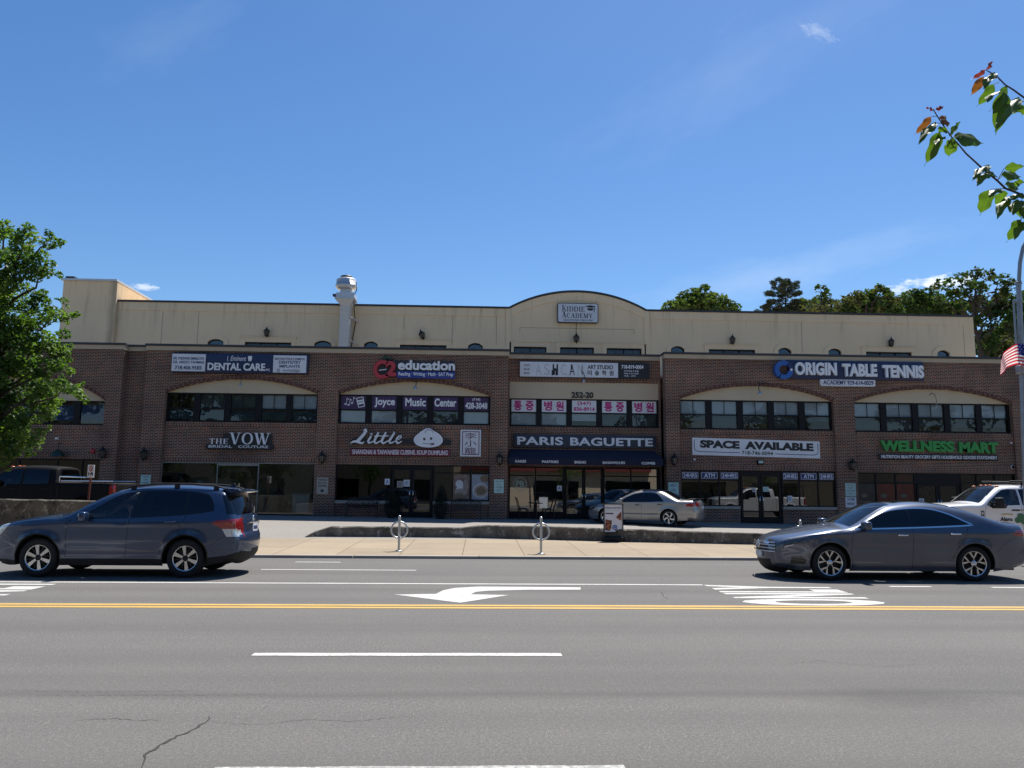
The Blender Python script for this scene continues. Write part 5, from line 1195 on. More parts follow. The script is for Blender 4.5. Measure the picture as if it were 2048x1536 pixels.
paper(1838, 997, 1848, 1007, YS+.065, 'white_board', '', 'small white card low on the dark door of the rightmost shop')
# bakery monogram on the glass
c = P(1040, 968, YCN+.07); p = MB(); y = YCN+.075
for k in range(22):
    an = k*2*math.pi/22; p.prism(ell(c.x+.30*math.cos(an), c.z+.30*math.sin(an), .028, .028, 6), y-.004, y)
p.text('PB', c.x-.19, c.x+.19, c.z-.15, c.z+.15, y, .004, .02)
prop(p.build('window_monogram', 'plaque_mint'), 'pale round monogram decal on the left glass of the bakery', 'decal')
# ------------------------------------------------------------------ vehicles
import numpy as np
def inpoly(x, z, poly):
    c = False; j = len(poly)-1
    for i in range(len(poly)):
        xi, zi = poly[i]; xj, zj = poly[j]
        if (zi > z) != (zj > z) and x < (xj-xi)*(z-zi)/(zj-zi)+xi: c = not c
        j = i
    return c
def catmull(pts, step, closed=False):
    "resample tagged control points (x, z, tag) into a smooth tagged polyline"
    out = []; N = len(pts)
    for i in range(N-1):
        p = [Vector(pts[max(0, min(N-1, i+k))][:2]) for k in (-1, 0, 1, 2)]
        n = max(1, int((p[2]-p[1]).length/step+.5))
        a = .5
        for j in range(n):
            u = j/n
            q = a*((2*p[1])+(p[2]-p[0])*u+(2*p[0]-5*p[1]+4*p[2]-p[3])*u*u+(3*p[1]-p[0]-3*p[2]+p[3])*u**3)
            out.append((q.x, q.y, pts[i][2]))
    out.append((*pts[-1][:2], pts[-2][2])); return out
def resample(poly, step):
    out = []
    for i in range(len(poly)):
        a, b = Vector(poly[i]), Vector(poly[(i+1) % len(poly)]); n = max(1, int((b-a).length/step))
        out += [tuple(a.lerp(b, j/n)) for j in range(n)]
    return out
def gapline(pts, w=.010):
    L, R = [], []
    for i, p in enumerate(pts):
        a, b = Vector(pts[max(0, i-1)]), Vector(pts[min(len(pts)-1, i+1)]); t = (b-a).normalized()
        L.append((p[0]-t.y*w/2, p[1]+t.x*w/2)); R.append((p[0]+t.y*w/2, p[1]-t.x*w/2))
    return L+R[::-1]
def smooth_closed(pts, n=5):
    return smoothpoly(pts, n)

def build_body(t, sp):
    """sides cut as a constrained triangulation so that windows, doors, lamps and gaps share one curved surface;
    the top, nose and tail are a strip between the two sides"""
    L, Wd = sp['L'], sp['W']; zc, R, sill = sp['zc'], sp['R'], sp['sill']
    sil = catmull(sp['sil'], .045)
    S = np.array([(x, z) for x, z, _ in sil])
    A, B = S[:-1], S[1:]; AB = B-A; LL = (AB**2).sum(1)+1e-12
    def sdist(x, z):
        p = np.array((x, z)); tt = np.clip(((p-A)*AB).sum(1)/LL, 0, 1)
        return float(np.sqrt((((A+AB*tt[:, None])-p)**2).sum(1).min()))
    r = sp.get('r', .11)
    def hw(x, z, d=None):
        w = Wd/2
        w -= sp['ft'][1]*max(0, (sp['ft'][0]-x)/sp['ft'][0])**2.2
        w -= sp['rt'][1]*max(0, (x-(L-sp['rt'][0]))/sp['rt'][0])**2
        zb = sp['zb']
        if z > zb: w -= sp['tum'][0]*(z-zb)+sp['tum'][1]*(z-zb)**2
        w -= sp.get('barrel', .05)*(max(0, .72-z)/.5)**2
        for cx in sp['wheels']:
            q = math.hypot(x-cx, z-zc)
            w += sp.get('flare', .018)*math.exp(-((q-R)/.07)**2)
        if 'crease' in sp: w += sp['crease'](x, z)
        if d is None: d = sdist(x, z)
        u = min(1, d/r); w -= r*(1-math.sqrt(max(0, 1-(1-u)**2)))
        return w
    # side outline
    bot = [(sil[-1][0], sil[-1][1])]
    for cx in reversed(sp['wheels']):
        a0 = math.asin((sill-zc)/R)
        bot += [(cx+R*math.cos(a0+(math.pi-2*a0)*i/26), zc+R*math.sin(a0+(math.pi-2*a0)*i/26)) for i in range(27)]
    outline = [(x, z) for x, z, _ in sil]+resample(bot+[(sil[0][0], sil[0][1])], .06)[1:-1]
    outline = [p for i, p in enumerate(outline) if math.dist(p, outline[i-1]) > .004]
    V, E = [], []
    def addloop(poly):
        o = len(V); V.extend(Vector(p) for p in poly); n = len(poly); E.extend((o+i, o+(i+1) % n) for i in range(n))
    addloop(outline)
    for k, mi, poly in sp['regions']: addloop(resample(poly, .05))
    rr = random.Random(4); g = .055
    for i in range(int(L/g)+1):
        for j in range(int(2.0/g)):
            x, z = (i+.5*(j % 2))*g, .15+j*g
            if inpoly(x, z, outline) and sdist(x, z) > .09: V.append(Vector((x, z)))
    for i in range(1, len(sil)-1):
        tx, tz = sil[i+1][0]-sil[i-1][0], sil[i+1][1]-sil[i-1][1]; l = math.hypot(tx, tz)
        for d in (.008, .025, .055, .085):
            x, z = sil[i][0]+tz/l*d, sil[i][1]-tx/l*d
            if inpoly(x, z, outline) and sdist(x, z) > d*.8: V.append(Vector((x, z)))
    vo, eo, fo, *_ = delaunay_2d_cdt(V, E, [], 0, 1e-5)
    P2 = [(v.x, v.y) for v in vo]
    Y = [hw(*p) for p in P2]
    NN = []
    for (x, z), y in zip(P2, Y):
        e = .006
        gx = (hw(x+e, z)-hw(x-e, z))/(2*e) if True else 0; gz = (hw(x, z+e)-hw(x, z-e))/(2*e)
        if sdist(x, z) < .004:         # on the silhouette: lean with the rounding
            k = min(range(len(sil)), key=lambda i: abs(sil[i][0]-x)+abs(sil[i][1]-z))
            a, b = sil[max(0, k-1)], sil[min(len(sil)-1, k+1)]; l = math.hypot(b[0]-a[0], b[1]-a[1])
            n = Vector((-(b[1]-a[1])/l, .25, (b[0]-a[0])/l)); NN.append(n.normalized()); continue
        NN.append(Vector((-gx, 1, -gz)).normalized())
    pieces = {}
    def put(key, vs, ns, faces):
        pieces.setdefault(key, []).append((vs, ns, faces))
    cls = {}
    for f in fo:
        cx = sum(P2[i][0] for i in f)/len(f); cz = sum(P2[i][1] for i in f)/len(f)
        if not inpoly(cx, cz, outline): continue
        key = ('body', 0)
        for k, mi, poly in sp['regions']:
            if inpoly(cx, cz, poly): key = (k, mi); break
        cls.setdefault(key, []).append(f)
    for side in (-1, 1):
        for (k, mi), fs in cls.items():
            kk = k if k == 'body' else (k, side)
            used = {}; vs, ns, ff = [], [], []
            for f in fs:
                q = []
                for i in f:
                    if i not in used: used[i] = len(vs); vs.append((P2[i][0], side*Y[i], P2[i][1])); ns.append(Vector((NN[i].x, side*NN[i].y, NN[i].z)))
                    q.append(used[i])
                if side < 0: ff.append((tuple(q), mi))
                else: ff.append((tuple(q[::-1]), mi))
            put(kk, vs, ns, ff)
    # strip over the top
    nT = 40; n = len(sil); grid = []
    cr = [sp['crown'].get(tag, .04) for _, _, tag in sil]
    for _ in range(6): cr = [cr[0]]+[(cr[i-1]+cr[i]*2+cr[i+1])/4 for i in range(1, n-1)]+[cr[-1]]
    for i in range(n):
        x, z, _t = sil[i]; a, b = sil[max(0, i-1)], sil[min(n-1, i+1)]; l = math.hypot(b[0]-a[0], b[1]-a[1])
        nx, nz = -(b[1]-a[1])/l, (b[0]-a[0])/l; ye = hw(x, z, 0)
        row = []
        for j in range(nT+1):
            tt = math.sin((j/nT*2-1)*math.pi/2*.92)/math.sin(math.pi/2*.92)
            c = cr[i]*(1-abs(tt)**2.2); row.append(Vector((x+nx*c, tt*ye, z+nz*c)))
        grid.append(row)
    gn = []
    for i in range(n):
        row = []
        for j in range(nT+1):
            ds = grid[min(n-1, i+1)][j]-grid[max(0, i-1)][j]; dt = grid[i][min(nT, j+1)]-grid[i][max(0, j-1)]
            nn = ds.cross(dt); row.append(nn.normalized() if nn.length > 0 else Vector((0, 0, 1)))
        gn.append(row)
    reg = {}
    for i in range(n-1):
        for j in range(nT):
            c = (grid[i][j]+grid[i+1][j+1])/2; tt = c.y/max(.05, abs(grid[i][nT].y))
            key = sp['strip'](sil[i][2], c.x, c.y, c.z, tt)
            reg.setdefault(key, []).append((i, j))
    for (k, mi), cells in reg.items():
        used = {}; vs, ns, ff = [], [], []
        for i, j in cells:
            q = []
            for a, b in ((i, j), (i+1, j), (i+1, j+1), (i, j+1)):
                if (a, b) not in used: used[(a, b)] = len(vs); vs.append(tuple(grid[a][b])); ns.append(gn[a][b])
                q.append(used[(a, b)])
            ff.append((tuple(q), mi))
        put(k, vs, ns, ff)
    objs = {}
    order = sorted(pieces, key=lambda k: 0 if (k if isinstance(k, str) else k[0]) in ('body', 'door_front', 'door_rear') else 1)
    for key in order:
        nm = key if isinstance(key, str) else key[0]; pname, mats, par = sp['parts'][nm]
        vs, ns, fs, mi = [], [], [], []
        for v, nrm, ff in pieces[key]:
            o = len(vs); vs += v; ns += nrm
            for q, m_ in ff: fs.append(tuple(a+o for a in q)); mi.append(m_)
        me = bpy.data.meshes.new(pname); me.from_pydata(vs, [], fs); me.polygons.foreach_set('material_index', mi); me.polygons.foreach_set('use_smooth', [True]*len(fs))
        for x in mats: me.materials.append(MATS[x] if isinstance(x, str) else x)
        me.update(); me.normals_split_custom_set_from_vertices(ns)
        o = bpy.data.objects.new(pname, me); COL.objects.link(o)
        o.parent = objs.get((par, key[1]), objs.get(par)) if (par and not isinstance(key, str)) else (objs.get(par) if par and par in objs else t)
        if o.parent is None: o.parent = t
        objs[key] = o
    # wheel wells, floor
    b = MB(); yi = Wd/2-.30
    b.box(sil[0][0]+.12, L-.25, -yi, yi, sill+.01, sill+.16)
    for cx in sp['wheels']:
        pts = [(cx+(R+.02)*math.cos(a), zc+(R+.02)*math.sin(a)) for a in [math.pi*i/16 for i in range(17)]]
        for s in (-1, 1):
            y0, y1 = s*(Wd/2-.045), s*yi
            b.add([(x, y0, z) for x, z in pts]+[(x, y1, z) for x, z in pts], [(i, i+1, 18+i, 17+i) for i in range(16)]); b.add([(x, y1, z) for x, z in pts], [tuple(range(17))])
    b.build('underbody', 'underbody', t)
    return objs, hw

def wheel(parent, x, y, z, r, rr, w, style, out):
    "tyre with its rim; out = -1 for the camera side"
    def yy(d): return y+out*d           # d measured outwards from the wheel centre plane
    b = MB(); prof = [(rr-.01, -w*.4), (rr+.01, -w*.48), (r-.05, -w*.5), (r-.012, -w*.42), (r, -w*.3), (r, w*.3), (r-.012, w*.42), (r-.05, w*.5), (rr+.012, w*.49), (rr-.005, w*.42), (rr-.012, w*.36)]
    b.lathe([(q, out*h) for q, h in prof], (x, y, z), 'y', 40)
    ty = b.build('wheel', 'tyre', parent, True)
    k = MB(); f = w*.40
    k.lathe([(rr-.005, out*w*.44), (rr-.010, out*f), (rr-.022, out*f*.97)], (x, y, z), 'y', 40, 0)
    k.lathe([(rr-.022, out*f*.969), (rr-.034, out*-.02)], (x, y, z), 'y', 40, 1)
    k.lathe([(0.001, out*.0), (rr-.03, out*.0)], (x, y, z), 'y', 40, 1)
    def sp2(poly, d0, d1, mi): k.prism([(x+a, z+c) for a, c in poly], yy(d0), yy(d1), mi)
    def pol(rad, ang): return (rad*math.cos(ang), rad*math.sin(ang))
    if style == 'six':
        for i in range(6):
            a = math.pi/2+.17+i*math.pi/3
            sp2([pol(.05, a-.5), pol(.075, a-.28), pol(rr-.03, a-.17), pol(rr-.015, a-.16), pol(rr-.015, a+.16), pol(rr-.03, a+.17), pol(.075, a+.28), pol(.05, a+.5)], f*.5, f*.93, 0)
            a2 = a+math.pi/6; sp2([pol(.07, a2-.3), pol(rr-.03, a2-.05), pol(rr-.03, a2+.05), pol(.07, a2+.3)], f*.2, f*.7, 1)
        k.lathe([(.001, out*f*.99), (.045, out*f*.98), (.06, out*f*.9)], (x, y, z), 'y', 20, 1)
    elif style == 'star':
        for i in range(5):
            a = math.pi/2+i*2*math.pi/5
            for s in (-1, 1):
                sp2([pol(.04, a+s*.1), pol(rr*.45, a+s*.10), pol(rr-.02, a+s*.30), pol(rr-.02, a+s*.22), pol(rr*.5, a+s*.02), pol(.05, a)], f*.5, f*.93, 0)
                sp2([pol(rr*.42, a+s*.13), pol(rr-.02, a+s*.40), pol(rr-.02, a+s*.34), pol(rr*.5, a+s*.11)], f*.5, f*.88, 0)
        k.lathe([(.001, out*f*1.0), (.03, out*f*.98), (.055, out*f*.85)], (x, y, z), 'y', 20, 0)
    elif style == 'swirl':
        for i in range(5):
            a = math.pi/2+.3+i*2*math.pi/5; pts = [(pol(.03+(rr-.045)*u, a+.42*u*u), .030+.012*u) for u in [j/8 for j in range(9)]]
            L_, R_ = [], []
            for j, (p, ww) in enumerate(pts):
                q0, q1 = pts[max(0, j-1)][0], pts[min(8, j+1)][0]; t = Vector((q1[0]-q0[0], q1[1]-q0[1])).normalized()
                L_.append((p[0]-t.y*ww, p[1]+t.x*ww)); R_.append((p[0]+t.y*ww*.5, p[1]-t.x*ww*.5))
            for j in range(8): sp2([L_[j], R_[j], R_[j+1], L_[j+1]], f*.55, f*.93, 0)
        k.lathe([(.001, out*f), (.04, out*f*.98), (.05, out*f*.8)], (x, y, z), 'y', 20, 1)
    else:
        for i in range(8):
            a = i*math.pi/4; sp2([pol(.05, a-.3), pol(rr-.02, a-.17), pol(rr-.02, a+.17), pol(.05, a+.3)], f*.4, f*.85, 0)
        k.lathe([(.001, out*f), (.06, out*f*.95), (.07, out*f*.6)], (x, y, z), 'y', 20, 1)
    rim = k.build('rim', ['rim_silver', 'rim_dark'], parent, True); rim.parent = ty
    return ty
def four_wheels(t, sp, r, rr, w, style):
    for cx in sp['wheels']:
        for s in (-1, 1): wheel(t, cx, s*(sp['W']/2-.035-w/2), sp['zc'], r, rr, w, style, s)
def seats(t, xs, zf, wd, hz=.62, mat='cabin_dark'):
    b = MB()
    for x in xs:
        for y in ((-.38, .38) if x == xs[0] else (-.4, 0, .4)):
            b.rbox(x-.28, x+.26, y-.25, y+.25, zf+.1, zf+.36, .06); b.rbox(x+.16, x+.34, y-.24, y+.24, zf+.3, zf+.86, .06); b.rbox(x+.22, x+.32, y-.13, y+.13, zf+.88, zf+1.06, .04)
    b.build('seats', mat, t)
def steering(t, x, y, z, mat='cabin_grey'):
    b = MB(); c = Vector((x, y, z)); ax = Vector((.9, 0, .42)).normalized(); u = Vector((0, 1, 0)); v = ax.cross(u)
    b.tube([c+(u*math.cos(a)+v*math.sin(a))*.185 for a in [i*math.pi/10 for i in range(20)]], .016, 8, 0, False, True)
    for a in (0, math.pi, -math.pi/2): b.tube([c, c+(u*math.cos(a)+v*math.sin(a))*.18], .018)
    b.ball(c, .06); b.tube([c, c-ax*.35], .03); b.build('steering_wheel', mat, t)
def handle(door, x, y, z, mat, L=.2):
    MB().rbox(x-L/2, x+L/2, y-.035, y-.012, z-.014, z+.016, .011).box(x-L/2+.02, x-L/2+.05, y-.02, y+.02, z-.01, z+.01).box(x+L/2-.05, x+L/2-.02, y-.02, y+.02, z-.01, z+.01).build('handle', mat, door).parent = door
def mirror(t, x, y, z, mat, s, sx=.20, sz=.17):
    b = MB(); b.rbox(x-.06, x+.08, y-sx*1.05 if s < 0 else y, y if s < 0 else y+sx*1.05, z-sz*.4, z+sz*.6, .045)
    b.tube([(x+.03, y-s*.03, z-.09), (x+.02, y+s*.05, z-.03)], .025); b.build('side_mirror', mat, t)

# ---- blue sport utility car
car_paint('paint_blue', (.014, .034, .082), .35, .3, .08); car_paint('paint_grey', (.052, .064, .094), .55); car_paint('paint_silver', (.27, .265, .26), .6); car_paint('paint_white', (.72, .72, .74), .1)
car_paint('paint_black', (.004, .004, .005), .0, .6, .0, .0, .12)
pbr('lamp_smoke', (.05, .055, .06), .1, .3, coat=1, var=.5, scale=40)
def clipx(poly, lo, hi):
    for s, v in ((1, lo), (-1, hi)):
        out = []
        for i, b_ in enumerate(poly):
            a_ = poly[i-1]; ia, ib = (a_[0]-v)*s >= 0, (b_[0]-v)*s >= 0
            if ia != ib: u = (v-a_[0])/(b_[0]-a_[0]); out.append((v, a_[1]+(b_[1]-a_[1])*u))
            if ib: out.append(b_)
        poly = out
    return poly
def expand(poly, d):
    c = (sum(p[0] for p in poly)/len(poly), sum(p[1] for p in poly)/len(poly)); out = []
    n = len(poly); ar = sum(poly[i][0]*poly[(i+1) % n][1]-poly[(i+1) % n][0]*poly[i][1] for i in range(n)); s = 1 if ar > 0 else -1
    for i in range(n):
        a, b = Vector(poly[i-1]), Vector(poly[(i+1) % n]); t = (b-a).normalized(); out.append((poly[i][0]+s*t.y*d, poly[i][1]-s*t.x*d))
    return out
SUV = dict(L=4.50, W=1.795, zc=.347, R=.405, sill=.215, r=.085, zb=1.0, tum=(.26, .36), ft=(.85, .26), rt=(.42, .16), barrel=.06, wheels=(.93, 3.57), flare=.022, crease=lambda x, z: .010*math.exp(-((z-(.90+.02*x))/.04)**2)-.016*math.exp(-((z-.50)/.09)**2),
    sil=[(.16, .235, 'f'), (.04, .32, 'f'), (0, .47, 'f'), (.0, .62, 'f'), (.03, .76, 'f'), (.10, .875, 'h'), (.24, .935, 'h'), (.60, 1.0, 'h'), (1.0, 1.05, 'h'), (1.34, 1.085, 'w'), (1.75, 1.315, 'w'), (2.10, 1.49, 'w'), (2.30, 1.555, 'r'), (2.75, 1.61, 'r'), (3.3, 1.62, 'r'), (3.9, 1.59, 'r'), (4.12, 1.555, 'r'),
         (4.20, 1.49, 'g'), (4.32, 1.29, 'g'), (4.40, 1.10, 't'), (4.44, .95, 't'), (4.45, .80, 't'), (4.50, .70, 't'), (4.50, .52, 't'), (4.44, .38, 't'), (4.30, .30, 't')],
    crown=dict(f=.10, h=.06, w=.08, r=.05, g=.13, t=.11))
dlo = [(1.56, 1.03), (1.86, 1.20), (2.18, 1.41), (2.45, 1.510), (2.80, 1.547), (3.25, 1.547), (3.70, 1.515), (3.90, 1.465), (4.0, 1.33), (4.03, 1.21), (3.95, 1.175), (3.45, 1.11), (2.6, 1.06), (1.9, 1.035)]
fdoor = [(1.42, .36), (1.42, .95), (1.56, 1.035), (1.88, 1.225), (2.20, 1.43), (2.46, 1.53), (2.64, 1.558), (2.53, 1.0), (2.49, .36)]
rdoor = [(2.495, .36), (2.535, 1.0), (2.645, 1.558), (3.25, 1.56), (3.56, 1.545), (3.53, 1.10), (3.44, .86), (3.24, .72), (3.12, .55), (3.09, .36)]
# window areas per door
wf = [(1.72, 1.045), (1.95, 1.225), (2.20, 1.395), (2.46, 1.496), (2.60, 1.515), (2.545, 1.065), (2.0, 1.045)]
wq = [(1.56, 1.04), (1.70, 1.05), (1.70, 1.095), (1.58, 1.045)]
wr = [(2.66, 1.075), (2.70, 1.528), (3.25, 1.530), (3.49, 1.515), (3.50, 1.13), (3.1, 1.10)]
wb = [(3.55, 1.14), (3.55, 1.512), (3.72, 1.495), (3.89, 1.445), (3.97, 1.32), (4.0, 1.215), (3.9, 1.185)]
SUV['regions'] = [('win_front', 0, wf), ('win_rear', 0, wr), ('quarter', 0, wb), ('body', 1, smooth_closed(expand(dlo, .004), 3)),
    ('lamp', 0, [(.10, .70), (.0, .78), (.05, .88), (.20, .925), (.36, .945), (.30, .87), (.2, .77)]),
    ('tail', 0, [(4.02, .985), (4.14, 1.025), (4.6, 1.06), (4.6, .87), (4.22, .87)]), ('tail', 1, [(4.22, .87), (4.6, .87), (4.6, .73), (4.30, .73)]),
    ('body', 1, gapline([(1.42, .36), (1.42, .80), (1.43, .98), (1.50, 1.02)])), ('body', 1, gapline([(2.49, .36), (2.51, .70), (2.535, 1.03)])), ('body', 1, gapline([(3.09, .36), (3.13, .58), (3.26, .74), (3.44, .86), (3.53, 1.06), (3.55, 1.12)])),
    ('rearside', 0, [(4.13, 1.475), (4.20, 1.32), (4.27, 1.13), (4.6, 1.13), (4.6, 1.475)]),
    ('body', 1, gapline([(.28, .78), (.42, .70), (.52, .58), (.54, .45)], .007)), ('body', 1, gapline([(4.24, .73), (4.10, .64), (3.98, .50)], .007)), ('body', 1, gapline([(.36, .95), (.9, 1.0), (1.42, 1.05)], .007)),
    ('clad', 0, [(1.30, .15), (1.30, .335), (3.17, .335), (3.17, .15)]), ('clad', 0, [(3.9, .15), (3.94, .36), (4.3, .40), (4.7, .52), (4.7, .15)]), ('clad', 0, [(-.1, .15), (-.1, .33), (.55, .30), (.55, .15)]),
    ('body', 1, [(.93+q*math.cos(a), .347+q*math.sin(a)) for q, a in [(.425, math.pi*i/20) for i in range(21)]+[(.38, math.pi*(20-i)/20) for i in range(21)]]), ('body', 1, [(3.57+q*math.cos(a), .347+q*math.sin(a)) for q, a in [(.425, math.pi*i/20) for i in range(21)]+[(.38, math.pi*(20-i)/20) for i in range(21)]]),
    ('door_front', 0, fdoor), ('door_rear', 0, rdoor)]
SUV['parts'] = dict(body=('body', ['paint_blue', 'gloss_black'], None), door_front=('door', ['paint_blue'], None), door_rear=('door', ['paint_blue'], None), win_front=('window', ['car_glass'], 'door_front'), win_rear=('window', ['privacy_glass'], 'door_rear'), quarter=('window', ['privacy_glass'], None),
    lamp=('headlight', ['lamp_clear'], None), tail=('tail_light', ['lamp_red', 'lamp_clear'], None), clad=('cladding', ['plastic_black'], None), wind=('windscreen', ['screen_glass'], None), rear=('rear_window', ['car_glass'], None), rearside=('rear_window', ['car_glass'], None), grille=('grille', ['plastic_black', 'chrome'], None))
def suv_strip(tag, x, y, z, t):
    a = abs(t)
    if tag == 'w': return ('wind', 0) if a < .93 else ('body', 0)
    if tag == 'g': return ('rear', 0) if 1.12 < z < 1.48 else ('body', 0)
    if tag == 'f':
        if .58 < z < .80 and a < .55: return ('grille', 0 if .61 < z < .77 and a < .52 else 1)
        if z < .34 or (.36 < z < .48 and a < .7): return ('clad2', 0)
        if .70 < z < .86 and a > .6: return ('lamp2', 0)
    if tag == 't':
        if z < .47: return ('clad2', 0)
        if a > .74 and .74 < z < 1.05: return ('tail2', 0 if z > .87 or a < .85 else 1)
    return ('body', 0)
SUV['strip'] = suv_strip
SUV['parts'].update(clad2=('bumper_trim', ['plastic_black'], None), lamp2=('headlight', ['lamp_clear'], None), tail2=('tail_light', ['lamp_red', 'lamp_clear'], None))
suv = thing('sport_utility_car', 'dark blue sport utility car with roof rails and six spoke wheels driving left', 'car', (0, 0, 0)); suv['_local'] = 1
ob, hwf = build_body(suv, SUV); four_wheels(suv, SUV, .345, .235, .225, 'six')
y = lambda x, z: -hwf(x, z)
handle(ob[('door_front', -1)], 2.36, y(2.36, .93), .935, 'paint_blue'); handle(ob[('door_rear', -1)], 3.28, y(3.28, .98), .985, 'paint_blue')
mirror(suv, 1.74, y(1.74, 1.03)+.02, 1.06, 'paint_blue', -1); mirror(suv, 1.74, -y(1.74, 1.03)-.02, 1.06, 'paint_blue', 1)
for s in (-1, 1):
    b = MB(); yy = s*.585
    b.tube([(2.28, yy, 1.575), (2.42, yy, 1.622), (2.9, yy, 1.672), (3.5, yy, 1.672), (3.95, yy, 1.645), (4.14, yy, 1.59)], [.012, .016, .017, .017, .016, .012], 8)
    for x, z0 in ((2.45, 1.57), (3.25, 1.62), (3.98, 1.58)): b.rbox(x-.05, x+.05, yy-.012, yy+.012, z0-.03, z0+.055, .008)
    b.build('roof_rail', 'plastic_black', suv)
MB().prism([(4.02, 1.585), (4.02, 1.61), (4.10, 1.685), (4.16, 1.68), (4.17, 1.575)], -.02, .02).build('roof_antenna', 'paint_blue', suv)
b = MB(); b.add([(x, yv, z) for yv in (-.60, .60) for x, z in ((4.08, 1.602), (4.26, 1.59), (4.44, 1.56), (4.44, 1.54), (4.24, 1.51))], [(0, 1, 2, 3, 4), (9, 8, 7, 6, 5), (0, 5, 6, 1), (1, 6, 7, 2), (2, 7, 8, 3), (3, 8, 9, 4)]); b.build('roof_spoiler', 'paint_blue', suv, True)
MB().box(4.555, 4.582, -.155, .155, .80, .95, 0).box(4.583, 4.585, -.12, .12, .84, .90, 1).build('number_plate', ['plate_white', 'ink_navy'], suv)
MB().prism([(4.535, .98), (4.57, .975), (4.57, .955), (4.54, .955)], -.32, .32).build('tailgate_trim', 'chrome', suv)
MB().tube([(4.535, .0, 1.13), (4.50, .15, 1.19), (4.44, .32, 1.26)], .012).build('rear_wiper', 'plastic_black', suv)
MB().lathe([(.001, .014), (.055, .012), (.06, 0)], (4.535, 0, 1.035), 'x', 18).build('badge', 'chrome', suv)
seats(suv, (2.25, 3.10), .35, 1.5); steering(suv, 1.95, -.37, .98)
MB().rbox(1.35, 1.85, -.7, .7, .7, 1.0, .08).build('dashboard', 'cabin_dark', suv)
MB().rbox(1.93, 1.96, -.12, .12, 1.36, 1.42, .01).build('rear_view_mirror', 'cabin_dark', suv)

# ---- grey saloon
SED = dict(L=4.92, W=1.834, zc=.335, R=.385, sill=.185, r=.11, zb=.97, tum=(.34, .55), ft=(.95, .30), rt=(.9, .16), barrel=.07, wheels=(.93, 3.735), flare=.02,
    crease=lambda x, z: .016*math.exp(-((z-(.86+.012*x))/.035)**2)-(.020 if z > .93 else 0)*min(1, (z-.93)/.04)-.014*math.exp(-((z-.50)/.11)**2),
    sil=[(.26, .19, 'f'), (.09, .235, 'f'), (.02, .34, 'f'), (0, .50, 'f'), (.02, .62, 'f'), (.06, .705, 'h'), (.20, .775, 'h'), (.60, .87, 'h'), (1.05, .955, 'h'), (1.40, .995, 'w'), (1.80, 1.20, 'w'), (2.12, 1.355, 'w'), (2.34, 1.415, 'r'), (2.75, 1.46, 'r'), (3.10, 1.455, 'r'), (3.48, 1.40, 'g'), (3.85, 1.305, 'g'), (4.22, 1.17, 'k'), (4.50, 1.095, 'k'), (4.78, 1.07, 'k'), (4.85, .98, 't'), (4.88, .80, 't'), (4.92, .62, 't'), (4.91, .45, 't'), (4.82, .30, 't'), (4.62, .25, 't')],
    crown=dict(f=.12, h=.05, w=.08, r=.045, g=.06, k=.04, t=.10))
dlo2 = [(1.42, .975), (1.70, 1.14), (2.02, 1.285), (2.30, 1.355), (2.72, 1.385), (3.06, 1.365), (3.36, 1.275), (3.62, 1.145), (3.76, 1.075), (3.70, 1.045), (3.2, 1.015), (2.4, .985), (1.6, .962)]
i2 = expand(smooth_closed(dlo2, 4), -.026)
SED['regions'] = [('win_front', 0, clipx(i2, 0, 2.535)), ('win_rear', 0, clipx(i2, 2.575, 9)), ('body', 1, i2), ('trim', 0, smooth_closed(dlo2, 4)),
    ('lamp', 0, [(.02, .615), (.05, .70), (.20, .755), (.42, .80), (.52, .80), (.36, .69), (.16, .635)]),
    ('tail', 0, [(4.50, .90), (4.62, .955), (4.95, .985), (4.95, .86), (4.62, .85)]),
    ('body', 1, [(.22, .30), (.24, .44), (.40, .46), (.50, .38), (.46, .30)]),
    ('body', 1, gapline([(1.36, .25), (1.33, .5), (1.35, .80), (1.40, .95)])), ('body', 1, gapline([(2.52, .24), (2.535, .6), (2.55, .98)])), ('body', 1, gapline([(3.29, .42), (3.40, .62), (3.52, .76), (3.60, .9), (3.64, 1.02)])), ('body', 1, gapline([(.52, .815), (.9, .90), (1.35, .955)], .007)), ('body', 1, gapline([(.40, .69), (.50, .62), (.55, .48)], .007)), ('body', 1, gapline([(4.62, .85), (4.35, .72), (4.14, .52)], .007)),
    ('chromestrip', 0, gapline([(1.45, .215), (3.3, .215)], .012)),
    ('door_front', 0, [(1.36, .25), (1.33, .5), (1.35, .80), (1.40, .96), (2.55, .985), (2.535, .6), (2.52, .24)]), ('door_rear', 0, [(2.53, .24), (2.545, .6), (2.56, .985), (3.64, 1.03), (3.60, .9), (3.52, .76), (3.40, .62), (3.29, .42), (3.27, .24)])]
SED['parts'] = dict(body=('body', ['paint_grey', 'gloss_black'], None), door_front=('door', ['paint_grey'], None), door_rear=('door', ['paint_grey'], None), win_front=('window', ['privacy_glass'], 'door_front'), win_rear=('window', ['privacy_glass'], 'door_rear'), trim=('window_trim', ['chrome'], None), chromestrip=('sill_trim', ['chrome'], None),
    lamp=('headlight', ['lamp_smoke'], None), tail=('tail_light', ['lamp_red', 'lamp_clear'], None), wind=('windscreen', ['screen_glass'], None), rear=('rear_window', ['privacy_glass'], None), grille=('grille', ['plastic_black', 'chrome'], None), lamp2=('headlight', ['lamp_smoke'], None), tail2=('tail_light', ['lamp_red', 'lamp_clear'], None), roof=('sunroof', ['privacy_glass'], None), bump=('bumper_trim', ['plastic_black'], None))
